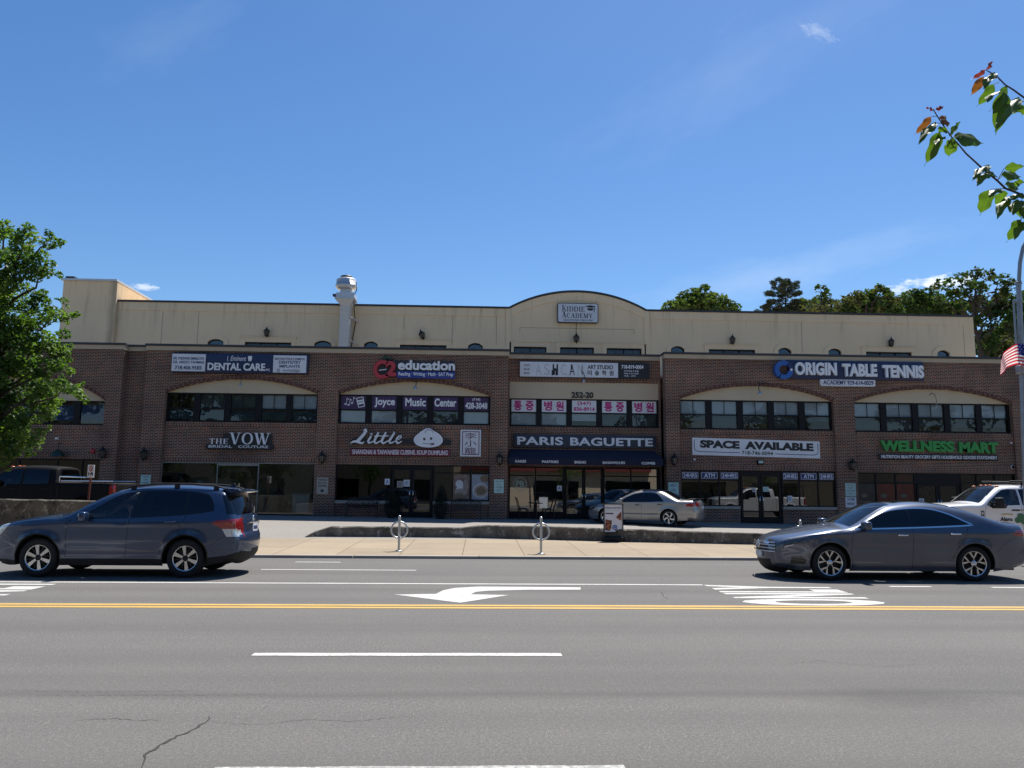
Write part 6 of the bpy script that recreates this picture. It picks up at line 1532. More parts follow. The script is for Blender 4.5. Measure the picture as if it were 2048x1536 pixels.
def sed_strip(tag, x, y, z, t):
    a = abs(t)
    if tag == 'w': return ('wind', 0) if a < .92 else ('body', 0)
    if tag == 'g': return ('rear', 0) if a < .88 else ('body', 0)
    if tag == 'r' and 2.45 < x < 3.05 and a < .72: return ('roof', 0)
    if tag == 'f':
        if .48 < z < .725 and a < .72:
            return ('grille', 1 if (z-.48) % .062 < .013 else 0)
        if .60 < z < .735: return ('lamp2', 0)
        if .24 < z < .36 and a < .75: return ('bump', 0)
        if z < .24: return ('bump', 0)
    if tag == 't':
        if a > .62 and .84 < z < .97: return ('tail2', 0)
        if z < .33: return ('bump', 0)
    return ('body', 0)
SED['strip'] = sed_strip
sed = thing('saloon_car', 'dark grey saloon car with black windows edged in chrome, driving left', 'car', (0, 0, 0)); sed['_local'] = 1
ob, hwf = build_body(sed, SED); four_wheels(sed, SED, .335, .245, .225, 'star')
handle(ob[('door_front', -1)], 2.33, y(2.33, .855), .86, 'chrome'); handle(ob[('door_rear', -1)], 3.36, y(3.36, .885), .89, 'chrome')
mirror(sed, 1.60, y(1.60, .98)+.03, 1.02, 'paint_grey', -1, .22, .16); mirror(sed, 1.60, -y(1.60, .98)-.03, 1.02, 'paint_grey', 1, .22, .16)
MB().box(-.135, -.115, -.155, .155, .40, .50).build('number_plate', 'plate_white', sed)
b = MB(); c = Vector((-.135, 0, .635)); b.tube([(c.x, .075*math.cos(a), c.z+.075*math.sin(a)) for a in [i*math.pi/10 for i in range(20)]], .009, 6, 0, False, True)
b.tube([(c.x, -.045, c.z+.06), (c.x, -.015, c.z+.005), (c.x, .015, c.z+.005), (c.x, .045, c.z+.06)], .008, 6); b.tube([(c.x, -.065, c.z+.03), (c.x, -.03, c.z-.06), (c.x, 0, c.z-.005), (c.x, .03, c.z-.06), (c.x, .065, c.z+.03)], .008, 6); b.build('emblem', 'chrome', sed)
for zg in (.515, .575, .635, .69):
    MB().tube([(-.125*(1-abs(u)**2.2)*1.0-.006+.02*abs(zg-.5), u*.56, zg) for u in [i/10-1 for i in range(21)]], .010, 6).build('grille_bar', 'chrome', sed)
seats(sed, (2.25, 3.15), .2, 1.5); MB().rbox(1.45, 1.85, -.72, .72, .6, .93, .08).build('dashboard', 'cabin_dark', sed)
MB().rbox(1.62, 1.86, -.66, -.50, .965, .985, .004).build('paper_slip', 'paper_green', sed)
for s in (-1, 1):
    MB().prism([(.36, .70), (.46, .765), (.52, .79), (.50, .80), (.40, .76)], s*hwf(.36, .73)-.006 if s > 0 else -hwf(.36, .73)-.004, s*hwf(.36, .73)+.004 if s > 0 else -hwf(.36, .73)+.006).build('turn_signal', 'lamp_amber', sed)
    yq = s*hwf(.26, .64); MB().prism([(.10, .612), (.34, .668), (.50, .765), (.50, .778), (.33, .684), (.10, .628)], yq-.008, yq+.008).build('running_light', 'lamp_clear', sed)

# ---- silver saloon
SIL = dict(L=4.80, W=1.80, zc=.325, R=.375, sill=.20, r=.12, zb=.93, tum=(.34, .5), ft=(.95, .24), rt=(.9, .14), barrel=.06, wheels=(.95, 3.69), flare=.02,
    crease=lambda x, z: -.010*math.exp(-((z-.46)/.02)**2),
    sil=[(.22, .20, 'f'), (.06, .25, 'f'), (0, .40, 'f'), (.0, .54, 'f'), (.05, .655, 'h'), (.45, .77, 'h'), (1.0, .875, 'h'), (1.28, .925, 'w'), (1.70, 1.165, 'w'), (2.06, 1.345, 'w'), (2.30, 1.405, 'r'), (2.70, 1.44, 'r'), (3.10, 1.425, 'r'), (3.36, 1.38, 'g'), (3.75, 1.19, 'g'), (4.04, 1.05, 'k'), (4.35, 1.035, 'k'), (4.66, 1.03, 'k'), (4.73, .95, 't'), (4.76, .75, 't'), (4.80, .60, 't'), (4.79, .42, 't'), (4.70, .29, 't'), (4.50, .25, 't')],
    crown=dict(f=.12, h=.06, w=.08, r=.05, g=.06, k=.04, t=.10))
dlo3 = [(1.50, .935), (1.85, 1.14), (2.16, 1.285), (2.48, 1.345), (2.90, 1.345), (3.16, 1.30), (3.30, 1.20), (3.50, .985), (2.6, .945)]
i3 = expand(dlo3, -.018)
SIL['regions'] = [('win_front', 0, [(1.55, .955), (1.86, 1.125), (2.17, 1.265), (2.49, 1.325), (2.54, 1.325), (2.52, .955)]), ('win_rear', 0, [(2.60, .965), (2.62, 1.325), (2.9, 1.325), (3.14, 1.28), (3.28, 1.185), (3.44, .995)]), ('body', 1, dlo3),
    ('tail', 0, [(4.38, .80), (4.42, .90), (4.82, .97), (4.82, .80)]), ('lamp', 0, [(-.1, .50), (.0, .60), (.3, .71), (.5, .74), (.35, .60)]),
    ('body', 1, gapline([(1.36, .28), (1.34, .6), (1.42, .93)])), ('body', 1, gapline([(2.52, .28), (2.54, .95)])), ('body', 1, gapline([(3.28, .45), (3.42, .66), (3.50, .95)])), ('body', 1, gapline([(1.4, .46), (3.25, .46)], .014)),
    ('door_front', 0, [(1.36, .28), (1.34, .6), (1.42, .93), (2.535, .95), (2.515, .28)]), ('door_rear', 0, [(2.525, .28), (2.545, .95), (3.50, .97), (3.42, .66), (3.28, .45), (3.25, .28)])]
SIL['parts'] = dict(SED['parts'], body=('body', ['paint_silver', 'gloss_black'], None), door_front=('door', ['paint_silver'], None), door_rear=('door', ['paint_silver'], None))
def sil_strip(tag, x, y, z, t):
    a = abs(t)
    if tag == 'w': return ('wind', 0) if a < .92 else ('body', 0)
    if tag == 'g': return ('rear', 0) if a < .86 else ('body', 0)
    if tag == 'f' and .42 < z < .62 and a < .5: return ('grille', 0)
    if tag == 'f' and .5 < z < .66 and a > .55: return ('lamp2', 0)
    if tag == 't' and a > .55 and .80 < z < .96: return ('tail2', 0)
    return ('body', 0)
SIL['strip'] = sil_strip
silv = thing('saloon_car', 'silver saloon car with a boot spoiler parked on the lot by the bakery', 'car', (0, 0, 0)); silv['_local'] = 1
ob, hwf = build_body(silv, SIL); four_wheels(silv, SIL, .325, .245, .215, 'swirl')
handle(ob[('door_front', -1)], 2.36, y(2.36, .82), .83, 'plastic_black'); handle(ob[('door_rear', -1)], 3.32, y(3.32, .85), .86, 'plastic_black')
mirror(silv, 1.66, y(1.66, .94)+.02, .99, 'paint_silver', -1); mirror(silv, 1.66, -y(1.66, .94)-.02, .99, 'paint_silver', 1)
b = MB(); b.add([(x, yv, z) for yv in (-.66, .66) for x, z in ((4.42, 1.085), (4.52, 1.125), (4.76, 1.13), (4.76, 1.105), (4.60, 1.085))], [(0, 1, 2, 3, 4), (9, 8, 7, 6, 5), (0, 5, 6, 1), (1, 6, 7, 2), (2, 7, 8, 3), (3, 8, 9, 4)])
for yv in (-.5, .5): b.box(4.56, 4.66, yv-.03, yv+.03, 1.04, 1.10)
b.build('boot_spoiler', 'paint_silver', silv, True); MB().box(4.86, 4.875, -.155, .155, .68, .80).build('number_plate', 'plate_white', silv)
seats(silv, (2.25, 3.1), .2, 1.5); MB().rbox(1.40, 1.8, -.7, .7, .6, .88, .08).build('dashboard', 'cabin_dark', silv)

# ---- pickup trucks (white one behind the grey saloon, black one on the left)
def pickup(label, paint, glassm, dark=False):
    T = dict(L=6.1, W=2.0, zc=.40, R=.475, sill=.36, r=.10, zb=1.22, tum=(.18, .25), ft=(.7, .14), rt=(.6, .04), barrel=.03, wheels=(1.0, 4.95), flare=.04,
        sil=[(.14, .42, 'f'), (.02, .48, 'f'), (0, .70, 'f'), (.0, 1.05, 'f'), (.06, 1.20, 'h'), (.4, 1.27, 'h'), (1.0, 1.31, 'h'), (1.42, 1.335, 'w'), (1.75, 1.58, 'w'), (2.05, 1.80, 'w'), (2.24, 1.885, 'r'), (2.7, 1.93, 'r'), (3.3, 1.93, 'r'), (3.85, 1.89, 'r'), (3.95, 1.83, 'g'), (4.0, 1.45, 'g'), (4.03, 1.37, 'k'), (4.3, 1.355, 'k'), (5.2, 1.355, 'k'), (6.0, 1.35, 'k'), (6.06, 1.30, 't'), (6.09, .9, 't'), (6.1, .62, 't'), (6.0, .50, 't')],
        crown=dict(f=.06, h=.05, w=.09, r=.05, g=.03, k=.0, t=.03))
    w1 = [(1.78, 1.20), (1.62, 1.30), (1.72, 1.40), (2.0, 1.62), (2.25, 1.78), (2.45, 1.81), (2.72, 1.81), (2.72, 1.31), (2.30, 1.30), (2.22, 1.20)]; w2 = [(2.82, 1.31), (2.82, 1.81), (3.5, 1.81), (3.66, 1.77), (3.72, 1.33)]
    T['regions'] = [('win_front', 0, w1), ('win_rear', 0, w2), ('body', 1, expand(w1, .02)), ('body', 1, expand(w2, .02)),
        ('lamp', 0, [(-.1, .86), (-.1, 1.12), (.30, 1.15), (.34, .90)]), ('tail', 0, [(5.9, .85), (5.9, 1.28), (6.15, 1.28), (6.15, .85)]),
        ('body', 1, gapline([(1.52, .45), (1.50, 1.0), (1.56, 1.28)])), ('body', 1, gapline([(2.77, .45), (2.77, 1.85)])), ('body', 1, gapline([(3.85, .45), (3.85, 1.8)])), ('body', 1, gapline([(4.06, .45), (4.06, 1.35)], .02)),
        ('clad', 0, [(1.5, .2), (1.5, .44), (4.45, .44), (4.45, .2)]),
        ('door_front', 0, [(1.52, .45), (1.50, 1.0), (1.56, 1.29), (2.1, 1.74), (2.4, 1.85), (2.765, 1.85), (2.765, .45)]), ('door_rear', 0, [(2.775, .45), (2.775, 1.85), (3.845, 1.83), (3.845, .45)])]
    T['parts'] = dict(body=('body', [paint, 'plastic_black'], None), door_front=('door', [paint], None), door_rear=('door', [paint], None), win_front=('window', [glassm], 'door_front'), win_rear=('window', ['privacy_glass'], 'door_rear'), lamp=('headlight', ['lamp_clear'], None), tail=('tail_light', ['lamp_red'], None), clad=('cladding', ['plastic_black'], None),
        wind=('windscreen', ['screen_glass'], None), rear=('rear_window', ['privacy_glass'], None), grille=('grille', ['plastic_black', 'chrome'], None), bed=('cargo_bed', ['plastic_black'], None), bump=('bumper', ['chrome'], None))
    def st(tag, x, yv, z, t):
        a = abs(t)
        if tag == 'w': return ('wind', 0) if a < .93 else ('body', 0)
        if tag == 'g': return ('rear', 0) if a < .85 and z > 1.42 else ('body', 0)
        if tag == 'k': return ('bed', 0) if x > 4.1 and a < .93 else ('body', 0)
        if tag == 'f':
            if z < .62: return ('bump', 0)
            if .72 < z < 1.14 and a < .66: return ('grille', 1 if (z-.72) % .14 < .03 else 0)
        if tag == 't' and z < .66: return ('bump', 0)
        return ('body', 0)
    T['strip'] = st
    t = thing('pickup_truck', label, 'truck', (0, 0, 0)); t['_local'] = 1
    ob, hf = build_body(t, T); four_wheels(t, T, .40, .23, .26, 'steel')
    yy = lambda x, z: -hf(x, z)
    handle(ob[('door_front', -1)], 2.55, yy(2.55, 1.12), 1.12, 'plastic_black', .24); handle(ob[('door_rear', -1)], 3.62, yy(3.62, 1.12), 1.12, 'plastic_black', .24)
    for s in (-1, 1):
        c = s*(-yy(1.75, 1.28)); b = MB(); b.rbox(1.78, 1.98, min(c+s*.10, c+s*.36), max(c+s*.10, c+s*.36), 1.20, 1.54, .05); b.tube([(1.80, c, 1.27), (1.86, c+s*.2, 1.27)], .03).tube([(1.84, c, 1.36), (1.88, c+s*.2, 1.36)], .02); b.build('side_mirror', 'plastic_black', t)
    for k in range(5): yk = (-.62, -.24, 0, .24, .62)[k]; MB().ball((2.22+.02*(2-abs(k-2)), yk, 1.945 if abs(k-2) < 2 else 1.915), .06, 10, 0, (1.2, 1, .55)).build('marker_lamp', 'lamp_amber', t)
    seats(t, (2.45, 3.4), .55, 1.7, mat='cabin_grey' if not dark else 'cabin_dark'); MB().rbox(1.5, 1.95, -.8, .8, .9, 1.26, .08).build('dashboard', 'cabin_dark', t); steering(t, 2.1, -.42, 1.28)
    return t, ob, yy
wt, ob, yy = pickup('white pickup truck with amber roof lamps and a marked door, behind the grey saloon car', 'paint_white', 'car_glass')
b = MB(); yd = yy(2.6, .9)-.012
b.text('MONTEC', 2.42, 3.06, 1.09, 1.16, yd, .003, .02, 0)
for k, c in enumerate(((2.60, .80), (2.80, .76), (2.96, .80), (2.70, .93), (2.88, .92))): b.prism(ell(c[0], c[1], .11, .10, 14), yd-.002*(k+1), yd, 1)
b.text('Alaro', 2.0, 2.42, .76, .90, yd, .003, .03, 2); b.ribbon([(2.05, .97), (2.25, 1.0), (2.45, .98)], .035, yd-.003, yd, 3)
b.build('door_lettering', ['grey_ink', pbr('emblem_green', (.05, .16, .08), .5), 'letter_black', pbr('emblem_yellow', (.5, .36, .05), .5)], wt)
b = MB(); yd = yy(1.44, 1.0)-.012; b.box(1.36, 1.47, yd, yd+.012, .80, 1.10, 0); b.text('BA', 1.375, 1.455, .97, 1.07, yd, .003, .02, 1).text('BJ', 1.375, 1.455, .83, .93, yd, .003, .02, 1); b.build('fender_sticker', ['letter_black', 'letter_white'], wt)
MB().tube([(3.0, -.75, 1.90), (3.0, -.75, 2.06), (3.0, .75, 2.06), (3.0, .75, 1.90)], .03).tube([(5.9, -.9, 1.36), (5.9, -.9, 2.06), (5.9, .9, 2.06), (5.9, .9, 1.36)], .03).tube([(2.6, -.75, 2.08), (6.0, -.9, 2.08)], .035).tube([(2.6, .75, 2.08), (6.0, .9, 2.08)], .035).build('ladder_rack', 'plastic_black', wt)
MB().rbox(1.58, 1.98, -.60, -.10, 1.262, 1.275, .004).build('paper_slip', 'paper_green', wt)
hat = MB().lathe([(.17, 0), (.135, .015), (.13, .06), (.10, .12), (.04, .15), (.001, .155)], (0, 0, 0), 'z', 18).build('hard_hat', 'hat_lime'); prop(hat, 'lime green hard hat on the dashboard of the white pickup truck', 'hat')
bt, _, _ = pickup('black pickup truck with amber roof lamps parked behind the left retaining wall', 'paint_black', 'privacy_glass', True)
MB().tube([(4.15, -.92, 1.42), (6.0, -.92, 1.42)], .025).tube([(4.15, .92, 1.42), (6.0, .92, 1.42)], .025).tube([(4.05, -.85, 1.40), (4.05, -.85, 1.58), (5.0, -.85, 1.55)], .03).build('bed_rail', 'chrome', bt)

# ---- place them
c = G(69, 1155.5); yn = (G(69, 1155.5).y+G(370, 1155.5).y)/2
sc_ = 2.64
suv.location = (c.x-.93, yn+SUV['W']/2-.06, 0); suv.scale = (1, 1, 1.022)
a, d = G(1657, 1162), G(1955.6, 1163); yn = (a.y+d.y)/2
sed.location = ((a.x+d.x)/2-(SED['wheels'][0]+SED['wheels'][1])/2, yn+SED['W']/2-.06, 0)
def lotpoint(px, py):
    z = .2
    for _ in range(6): p = G(px, py, z); z = zl(p.x, p.y)
    return Vector((p.x, p.y, z))
p = lotpoint(1338.5, 1053.5); ang = -math.radians(31)
off = Matrix.Rotation(ang, 3, 'Z') @ Vector((SIL['wheels'][1], -SIL['W']/2+.08, 0))
silv.rotation_euler = (0, 0, ang); silv.location = (p.x-off.x, p.y-off.y, zl(p.x-1.5, p.y+1))
WS = .91
q = P(1966, 1012, 23.4); wt.scale = (WS, WS, WS); wt.location = (q.x-1.48*WS, 23.4+.95*WS, zl(q.x, 24.3))
hat.location = (wt.location.x+1.68*WS, wt.location.y+.30, wt.location.z+1.262*WS); hat.scale = (.95, .95, .95)
q = P(112, 945, 29.0); bt.location = (q.x-3.95, 29.0+.95, zl(q.x-1, 30)+.02)
q2 = P(60, 936, 29.5); print('truck roof', q2.z, bt.location.z+1.97)

# ---- drivers
def driver(label, loc, shirt, hx, s=1.0):
    "seated figure facing -X: one skinned surface, hands on the wheel"
    J = [((0, 0, .10), .15), ((.04, 0, .28), .145), ((.08, 0, .46), .16), ((.08, 0, .56), .10), ((.06, 0, .64), .058), ((.045, 0, .70), .075), ((.03, 0, .78), .092), ((.03, 0, .86), .07),
         ((.07, -.17, .52), .065), ((-.06, -.24, .34), .048), ((-.26, -.17, .40), .036), ((-.33, -.15, .42), .042), ((.07, .17, .52), .065), ((-.06, .24, .34), .048), ((-.26, .17, .40), .036), ((-.33, .15, .42), .042),
         ((-.22, -.10, .12), .085), ((-.46, -.10, .16), .065), ((-.62, -.10, -.16), .05), ((-.22, .10, .12), .085), ((-.46, .10, .16), .065), ((-.62, .10, -.16), .05)]
    Ed = [(0, 1), (1, 2), (2, 3), (3, 4), (4, 5), (5, 6), (6, 7), (2, 8), (8, 9), (9, 10), (10, 11), (2, 12), (12, 13), (13, 14), (14, 15), (0, 16), (16, 17), (17, 18), (0, 19), (19, 20), (20, 21)]
    for h in (11, 15):           # four fingers round the rim and a thumb
        x, yv, z = J[h][0]; sgn = -1 if yv < 0 else 1
        for k in range(4):
            n = len(J); J += [((x-.045, yv+.028-.018*k, z+.012), .011), ((x-.075, yv+.028-.018*k, z-.012-.003*k), .009), ((x-.055, yv+.028-.018*k, z-.035), .008)]; Ed += [(h, n), (n, n+1), (n+1, n+2)]
        n = len(J); J += [((x-.01, yv-sgn*.045, z+.015), .012), ((x-.045, yv-sgn*.055, z+.01), .010)]; Ed += [(h, n), (n, n+1)]
    me = bpy.data.meshes.new('person'); me.from_pydata([j[0] for j in J], Ed, []); o = bpy.data.objects.new('person', me); COL.objects.link(o)
    md = o.modifiers.new('skin', 'SKIN'); o.modifiers.new('sub', 'SUBSURF').levels = 2
    for k, v in enumerate(me.skin_vertices[0].data): v.radius = (J[k][1], J[k][1]); v.use_root = k == 0
    dg = bpy.context.evaluated_depsgraph_get(); nm = bpy.data.meshes.new_from_object(o.evaluated_get(dg)); o.modifiers.clear(); o.data = nm
    for mm in ('skin', shirt, 'denim'): nm.materials.append(MATS[mm])
    for f in nm.polygons:
        cc = f.center; f.use_smooth = True
        f.material_index = 2 if (cc.z < .19) else 0 if (cc.z > .60 or cc.x < -.20) else 1
    o.location = loc; o.scale = (s, s, s); prop(o, label, 'person')
    b = MB(); bm = bmesh.new(); bmesh.ops.create_uvsphere(bm, u_segments=16, v_segments=10, radius=.103)
    bmesh.ops.delete(bm, geom=[v for v in bm.verts if v.co.z < -.015 and v.co.x < .03 or v.co.x < -.07 and v.co.z < .05], context='VERTS')
    for v in bm.verts: v.co += Vector((.045, 0, .80))
    b.bm(bm, 0, True); bm.free(); h = b.build('hair', 'hair'); h.parent = o
    f = MB().ball((-.062, -.033, .80), .012, 8, 1).ball((-.062, .033, .80), .012, 8, 1).tube([(-.06, 0, .80), (-.085, 0, .765), (-.06, 0, .755)], [.008, .013, .01], 6).ball((-.055, 0, .725), .02, 8, 2, (.5, 1.2, .3)).ball((.03, -.088, .78), .022, 8, 0, (.8, .4, 1.3)).ball((.03, .088, .78), .022, 8, 0, (.8, .4, 1.3)).build('face', ['skin', 'hair', 'ink_maroon']); f.parent = o
    return o
driver('driver in a white shirt holding the wheel of the blue sport utility car', (suv.location.x+2.32, suv.location.y-.38, .50), 'cloth_white', 0)
driver('driver in an orange shirt at the wheel of the white pickup truck', (wt.location.x+2.45*WS, wt.location.y-.42*WS, wt.location.z+.74*WS), 'cloth_orange', 0, WS)
# ------------------------------------------------------------------ walls, street furniture
def retaining(name, label, top, bot, thick, seed):
    "low concrete wall from px points of its top and foot (front face), with an uneven worn edge"
    rr = random.Random(seed); n = len(top)
    F = [G(x, y, .157) for x, y in bot]
    Tz = [P(top[i][0], top[i][1], F[i].y).z for i in range(n)]
    pts = []
    for i in range(n-1):
        m_ = max(2, int((F[i+1]-F[i]).length/.25))
        for j in range(m_): u = j/m_; pts.append((F[i].lerp(F[i+1], u), Tz[i]+(Tz[i+1]-Tz[i])*u))
    pts.append((F[-1], Tz[-1]))
    vs = []
    for p, z in pts:
        w = rr.uniform(-.012, .012); c = .03
        vs += [(p.x, p.y, .05), (p.x, p.y+w, z-c+w), (p.x, p.y+c, z+w*.6), (p.x, p.y+thick-c, z+w*.5), (p.x, p.y+thick, z-c), (p.x, p.y+thick, .05)]
    b = MB(); k = len(pts)
    b.add(vs, [(i*6+j, (i+1)*6+j, (i+1)*6+j+1, i*6+j+1) for i in range(k-1) for j in range(5)]+[(0, 1, 2, 3, 4, 5), tuple((k-1)*6+j for j in (5, 4, 3, 2, 1, 0))])
    o = b.build(name, WALLC, None, True); prop(o, label, 'wall'); return o
retaining('retaining_wall', 'low stained concrete wall with a broken step along the back of the pavement', [(609, 1073), (630, 1062), (662, 1052.5), (800, 1053.5), (924, 1055.5), (958, 1050.5), (1030, 1051), (1250, 1058), (1513, 1067), (1700, 1072.5)], [(609, 1075), (630, 1074), (662, 1074), (800, 1074.5), (924, 1075.5), (958, 1076), (1030, 1078), (1250, 1083), (1513, 1087.5), (1700, 1091.5)], .22, 3)
retaining('retaining_wall', 'tall grey concrete wall in front of the black pickup truck', [(-330, 992), (0, 998), (100, 999.5), (178, 1001.5), (235, 1003)], [(-330, 1068), (0, 1071), (100, 1072), (178, 1073), (235, 1073.5)], .25, 8)

def rack(px, pyb, pyt, label, z=.08):
    p = G(px, pyb, z); z = sz(p.y); p = G(px, pyb, z); H = P(px, pyt, p.y).z-z
    t = thing('bike_rack', label, 'bike rack', p, 'round bike racks on the pavement')
    MB().tube([(p.x, p.y, z-.02), (p.x, p.y, z+H-.02)], .032, 14).ball((p.x, p.y, z+H-.02), .036, 12).build('post', 'galv_steel', t)
    zc = z+H*.60; MB().tube([(p.x+.205*math.cos(a), p.y, zc+.205*math.sin(a)) for a in [i*math.pi/20 for i in range(40)]], .022, 10, 0, False, True).build('ring', 'galv_steel', t)
    b = MB().lathe([(.001, .012), (.09, .011), (.095, 0)], (p.x, p.y, z), 'z', 20)
    for a in range(4): b.lathe([(.001, .022), (.012, .02), (.012, .011)], (p.x+.065*math.cos(a*math.pi/2+.7), p.y+.065*math.sin(a*math.pi/2+.7), z), 'z', 6)
    b.build('base_plate', 'galv_steel', t)
rack(797.5, 1101.5, 1032, 'round steel bike rack left of the bakery, in front of the dumpling restaurant'); rack(1082, 1107, 1034.5, 'round steel bike rack in front of the bakery'); rack(1603, 1110, 1041, 'bike rack hidden behind the bonnet of the grey saloon, only its top showing')

# poster stand
p = G(1227, 1083, .15); x0, x1 = P(1207, 1040, p.y).x, P(1246.5, 1040, p.y).x; z1 = P(1227, 1007, p.y).z; z0 = P(1227, 1066, p.y).z
t = thing('poster_stand', 'white pastry poster in a black frame on a heavy base, on the pavement', 'sign', (p.x, p.y, .15))
MB().rbox(x0-.02, x1+.02, p.y-.18, p.y+.22, .155, .30, .04).build('base', 'plastic_black', t)
b = MB(); b.tube([(x0+.10, p.y, .28), (x0+.10, p.y, z0+.02)], .018).tube([(x1-.10, p.y, .28), (x1-.10, p.y, z0+.02)], .018); b.build('springs', 'plastic_black', t)
b = MB(); bars(b, x0, x1, z0, z1, p.y-.03, .03, .06); b.build('frame', 'plastic_black', t)
w, h = x1-x0, z1-z0; y_ = p.y-.012; b = MB()
b.box(x0+.028, x1-.028, y_, p.y+.012, z0+.028, z1-.028, 0)
b.text('FREE PASTRY', x0+w*.10, x1-w*.08, z0+h*.82, z0+h*.875, y_, .003, .02, 1).text('with any drink today', x0+w*.1, x0+w*.8, z0+h*.745, z0+h*.775, y_, .002, .0, 2)
b.box(x0+w*.10, x0+w*.50, y_-.003, y_, z0+h*.64, z0+h*.68, 1)
b.prism([(x1-w*.10, z0+h*.74), (x1-w*.30, z0+h*.60), (x1-w*.38, z0+h*.52), (x1-w*.24, z0+h*.46), (x1-w*.09, z0+h*.42)], y_-.003, y_, 3); b.prism([(x1-w*.12, z0+h*.66), (x1-w*.28, z0+h*.55), (x1-w*.16, z0+h*.50)], y_-.005, y_-.0035, 4)
b.prism([(x0+w*.10, z0+h*.46), (x0+w*.42, z0+h*.42), (x0+w*.38, z0+h*.16), (x0+w*.30, z0+h*.07), (x0+w*.07, z0+h*.10)], y_-.003, y_, 4)
for k, (u, v, r_) in enumerate(((.20, .38, .08), (.30, .28, .07), (.18, .22, .09), (.27, .14, .07))): b.prism(ell(x0+w*u, z0+h*v, w*r_*1.2, h*r_*.55, 12), y_-.005-.001*k, y_-.0035, 3)
b.prism(ell(x0+w*.57, z0+h*.19, w*.13, w*.13, 20), y_-.003, y_, 5); b.prism(ell(x0+w*.57, z0+h*.19, w*.075, w*.075, 16), y_-.005, y_-.0035, 6); b.prism(ell(x0+w*.57, z0+h*.19, w*.055, w*.055, 16), y_-.007, y_-.0055, 5)
b.build('poster', ['poster_white', 'letter_black', 'grey_ink', 'pastry', 'pastry_dark', 'logo_blue', 'poster_white'], t)
# no stopping sign
p = G(176, 1071, .2); pp = P(183, 940, 25.2)
xs_ = P(176, 1000, 25.2).x
t = thing('parking_sign', 'small white sign with a red ring on a rusty red post, behind the left wall', 'sign', (xs_, 25.2, .3))
a, d = P(173, 1035, 25.2), P(184, 932, 25.2)
MB().tube([a, d], .035, 6).build('post', 'rust_red', t)
a0, a1, b0, b1 = Rc(175.5, 929.5, 189, 955.5, 25.14); b = MB().box(a0, a1, 25.12, 25.14, b0, b1, 0)
cx, cz = (a0+a1)/2, b0+(b1-b0)*.70
b.prism(ell(cx, cz, .055, .09, 18), 25.114, 25.119, 1); b.prism(ell(cx, cz, .033, .062, 16), 25.110, 25.1135, 0); b.prism([(cx-.03, cz+.04), (cx-.015, cz+.055), (cx+.03, cz-.04), (cx+.015, cz-.055)], 25.106, 25.1095, 1)
z = b0+(b1-b0)*.18
b.prism([(a0+.03, z), (a0+.055, z), (a0+.055, z+.10), (a0+.03, z+.10)], 25.114, 25.119, 2); b.prism([(a0+.08, z), (a1-.03, z), (a1-.03, z+.06), (a1-.06, z+.10), (a0+.13, z+.10), (a0+.08, z+.05)], 25.114, 25.119, 2); b.prism([(a0+.11, z), (a1-.06, z), (a1-.06, z+.035), (a0+.11, z+.035)], 25.110, 25.1135, 0)
b.build('sign_plate', ['poster_white', 'letter_red', 'letter_black'], t)
# lamp post with curved arm and flag
YL = 18.0
xl = P(2050, 1000, YL).x; zt = P(2042, 566, YL).z; xtp = P(2037, 566, YL).x
fx = lambda z: xl+(xtp-xl)*(z-.15)/(zt-.15)
t = thing('street_lamp', 'grey lamp post with a curved arm rising out at the right edge of the pavement', 'street lamp', (xl, YL, .15))
MB().tube([(xl, YL, .1), (fx(3.0), YL, 3.0), (xtp, YL, zt)], [.085, .074, .056], 12).lathe([(.2, 0), (.2, .12), (.14, .3), (.115, .5)], (xl, YL, .13), 'z', 10).lathe([(.075, 0), (.07, .03), (.001, .06)], (xtp, YL, zt), 'z', 10).build('post', 'post_galv', t)
arm = [P(2040, 620, YL), P(2038, 560, YL), P(2040, 525, YL), P(2046, 495, YL), P(2060, 468, YL), P(2085, 447, YL), P(2130, 428, YL), P(2190, 418, YL)]
MB().tube([(q.x, YL, q.z) for q in arm], .045, 10).build('arm', 'post_galv', t)
q = arm[-1]; MB().rbox(q.x-.05, q.x+.65, YL-.15, YL+.15, q.z-.10, q.z+.08, .06).build('lamp_head', 'post_galv', t)
b = MB(); 
for py in (604, 672): zz = P(2042, py, YL).z; b.lathe([(.08, -.015), (.08, .015)], (fx(zz), YL, zz), 'z', 12); b.box(fx(zz)-.16, fx(zz), YL-.02, YL+.02, zz-.012, zz+.012)
b.tube([(fx(5)-.13, YL-.03, P(2030, 690, YL).z), (fx(6)-.15, YL-.03, P(2030, 600, YL).z)], .025); b.build('bracket', 'post_galv', t)
MB().rbox(fx(4.6)-.16, fx(4.6)-.04, YL-.16, YL+.02, P(2032, 748, YL).z, P(2032, 732, YL).z, .02).build('junction_box', 'post_galv', t)
# flag
t = thing('flag', 'flag with red and white stripes and a starred blue corner flying from the lamp post', 'flag', (xl, YL-.2, P(2042, 690, YL).z))
xs0 = P(2068, 700, YL-.25).x; zt_, zb_ = P(2048, 689, YL-.25).z, P(2048, 734, YL-.25).z
MB().tube([(fx(4.5), YL-.05, zb_-.25), (xs0+.05, YL-.3, zt_+.08)], .014).build('staff', 'post_galv', t)
nu, nv = 44, 26; vs = []
Lf = .95; Hf = zt_-zb_+.03
for i in range(nu+1):
    u = i/nu
    for j in range(nv+1):
        v = j/nv
        drop = .42*max(0, u-.42)**1.6*1.55+.10*u*u*(1-v); sx = Lf*(u-.16*max(0, u-.5)**1.2)
        x = xs0-sx+.10*max(0, u-.45)*(1-v); z = zt_-v*Hf*(1-.18*u)-drop+.05*math.sin(u*3.2)-.012
        yv = YL-.25+.07*math.sin(u*9+v*1.5)*u+.05*math.sin(u*17+1+v*2)*u*u
        vs.append((x, yv, z))
b = MB(); fs = []
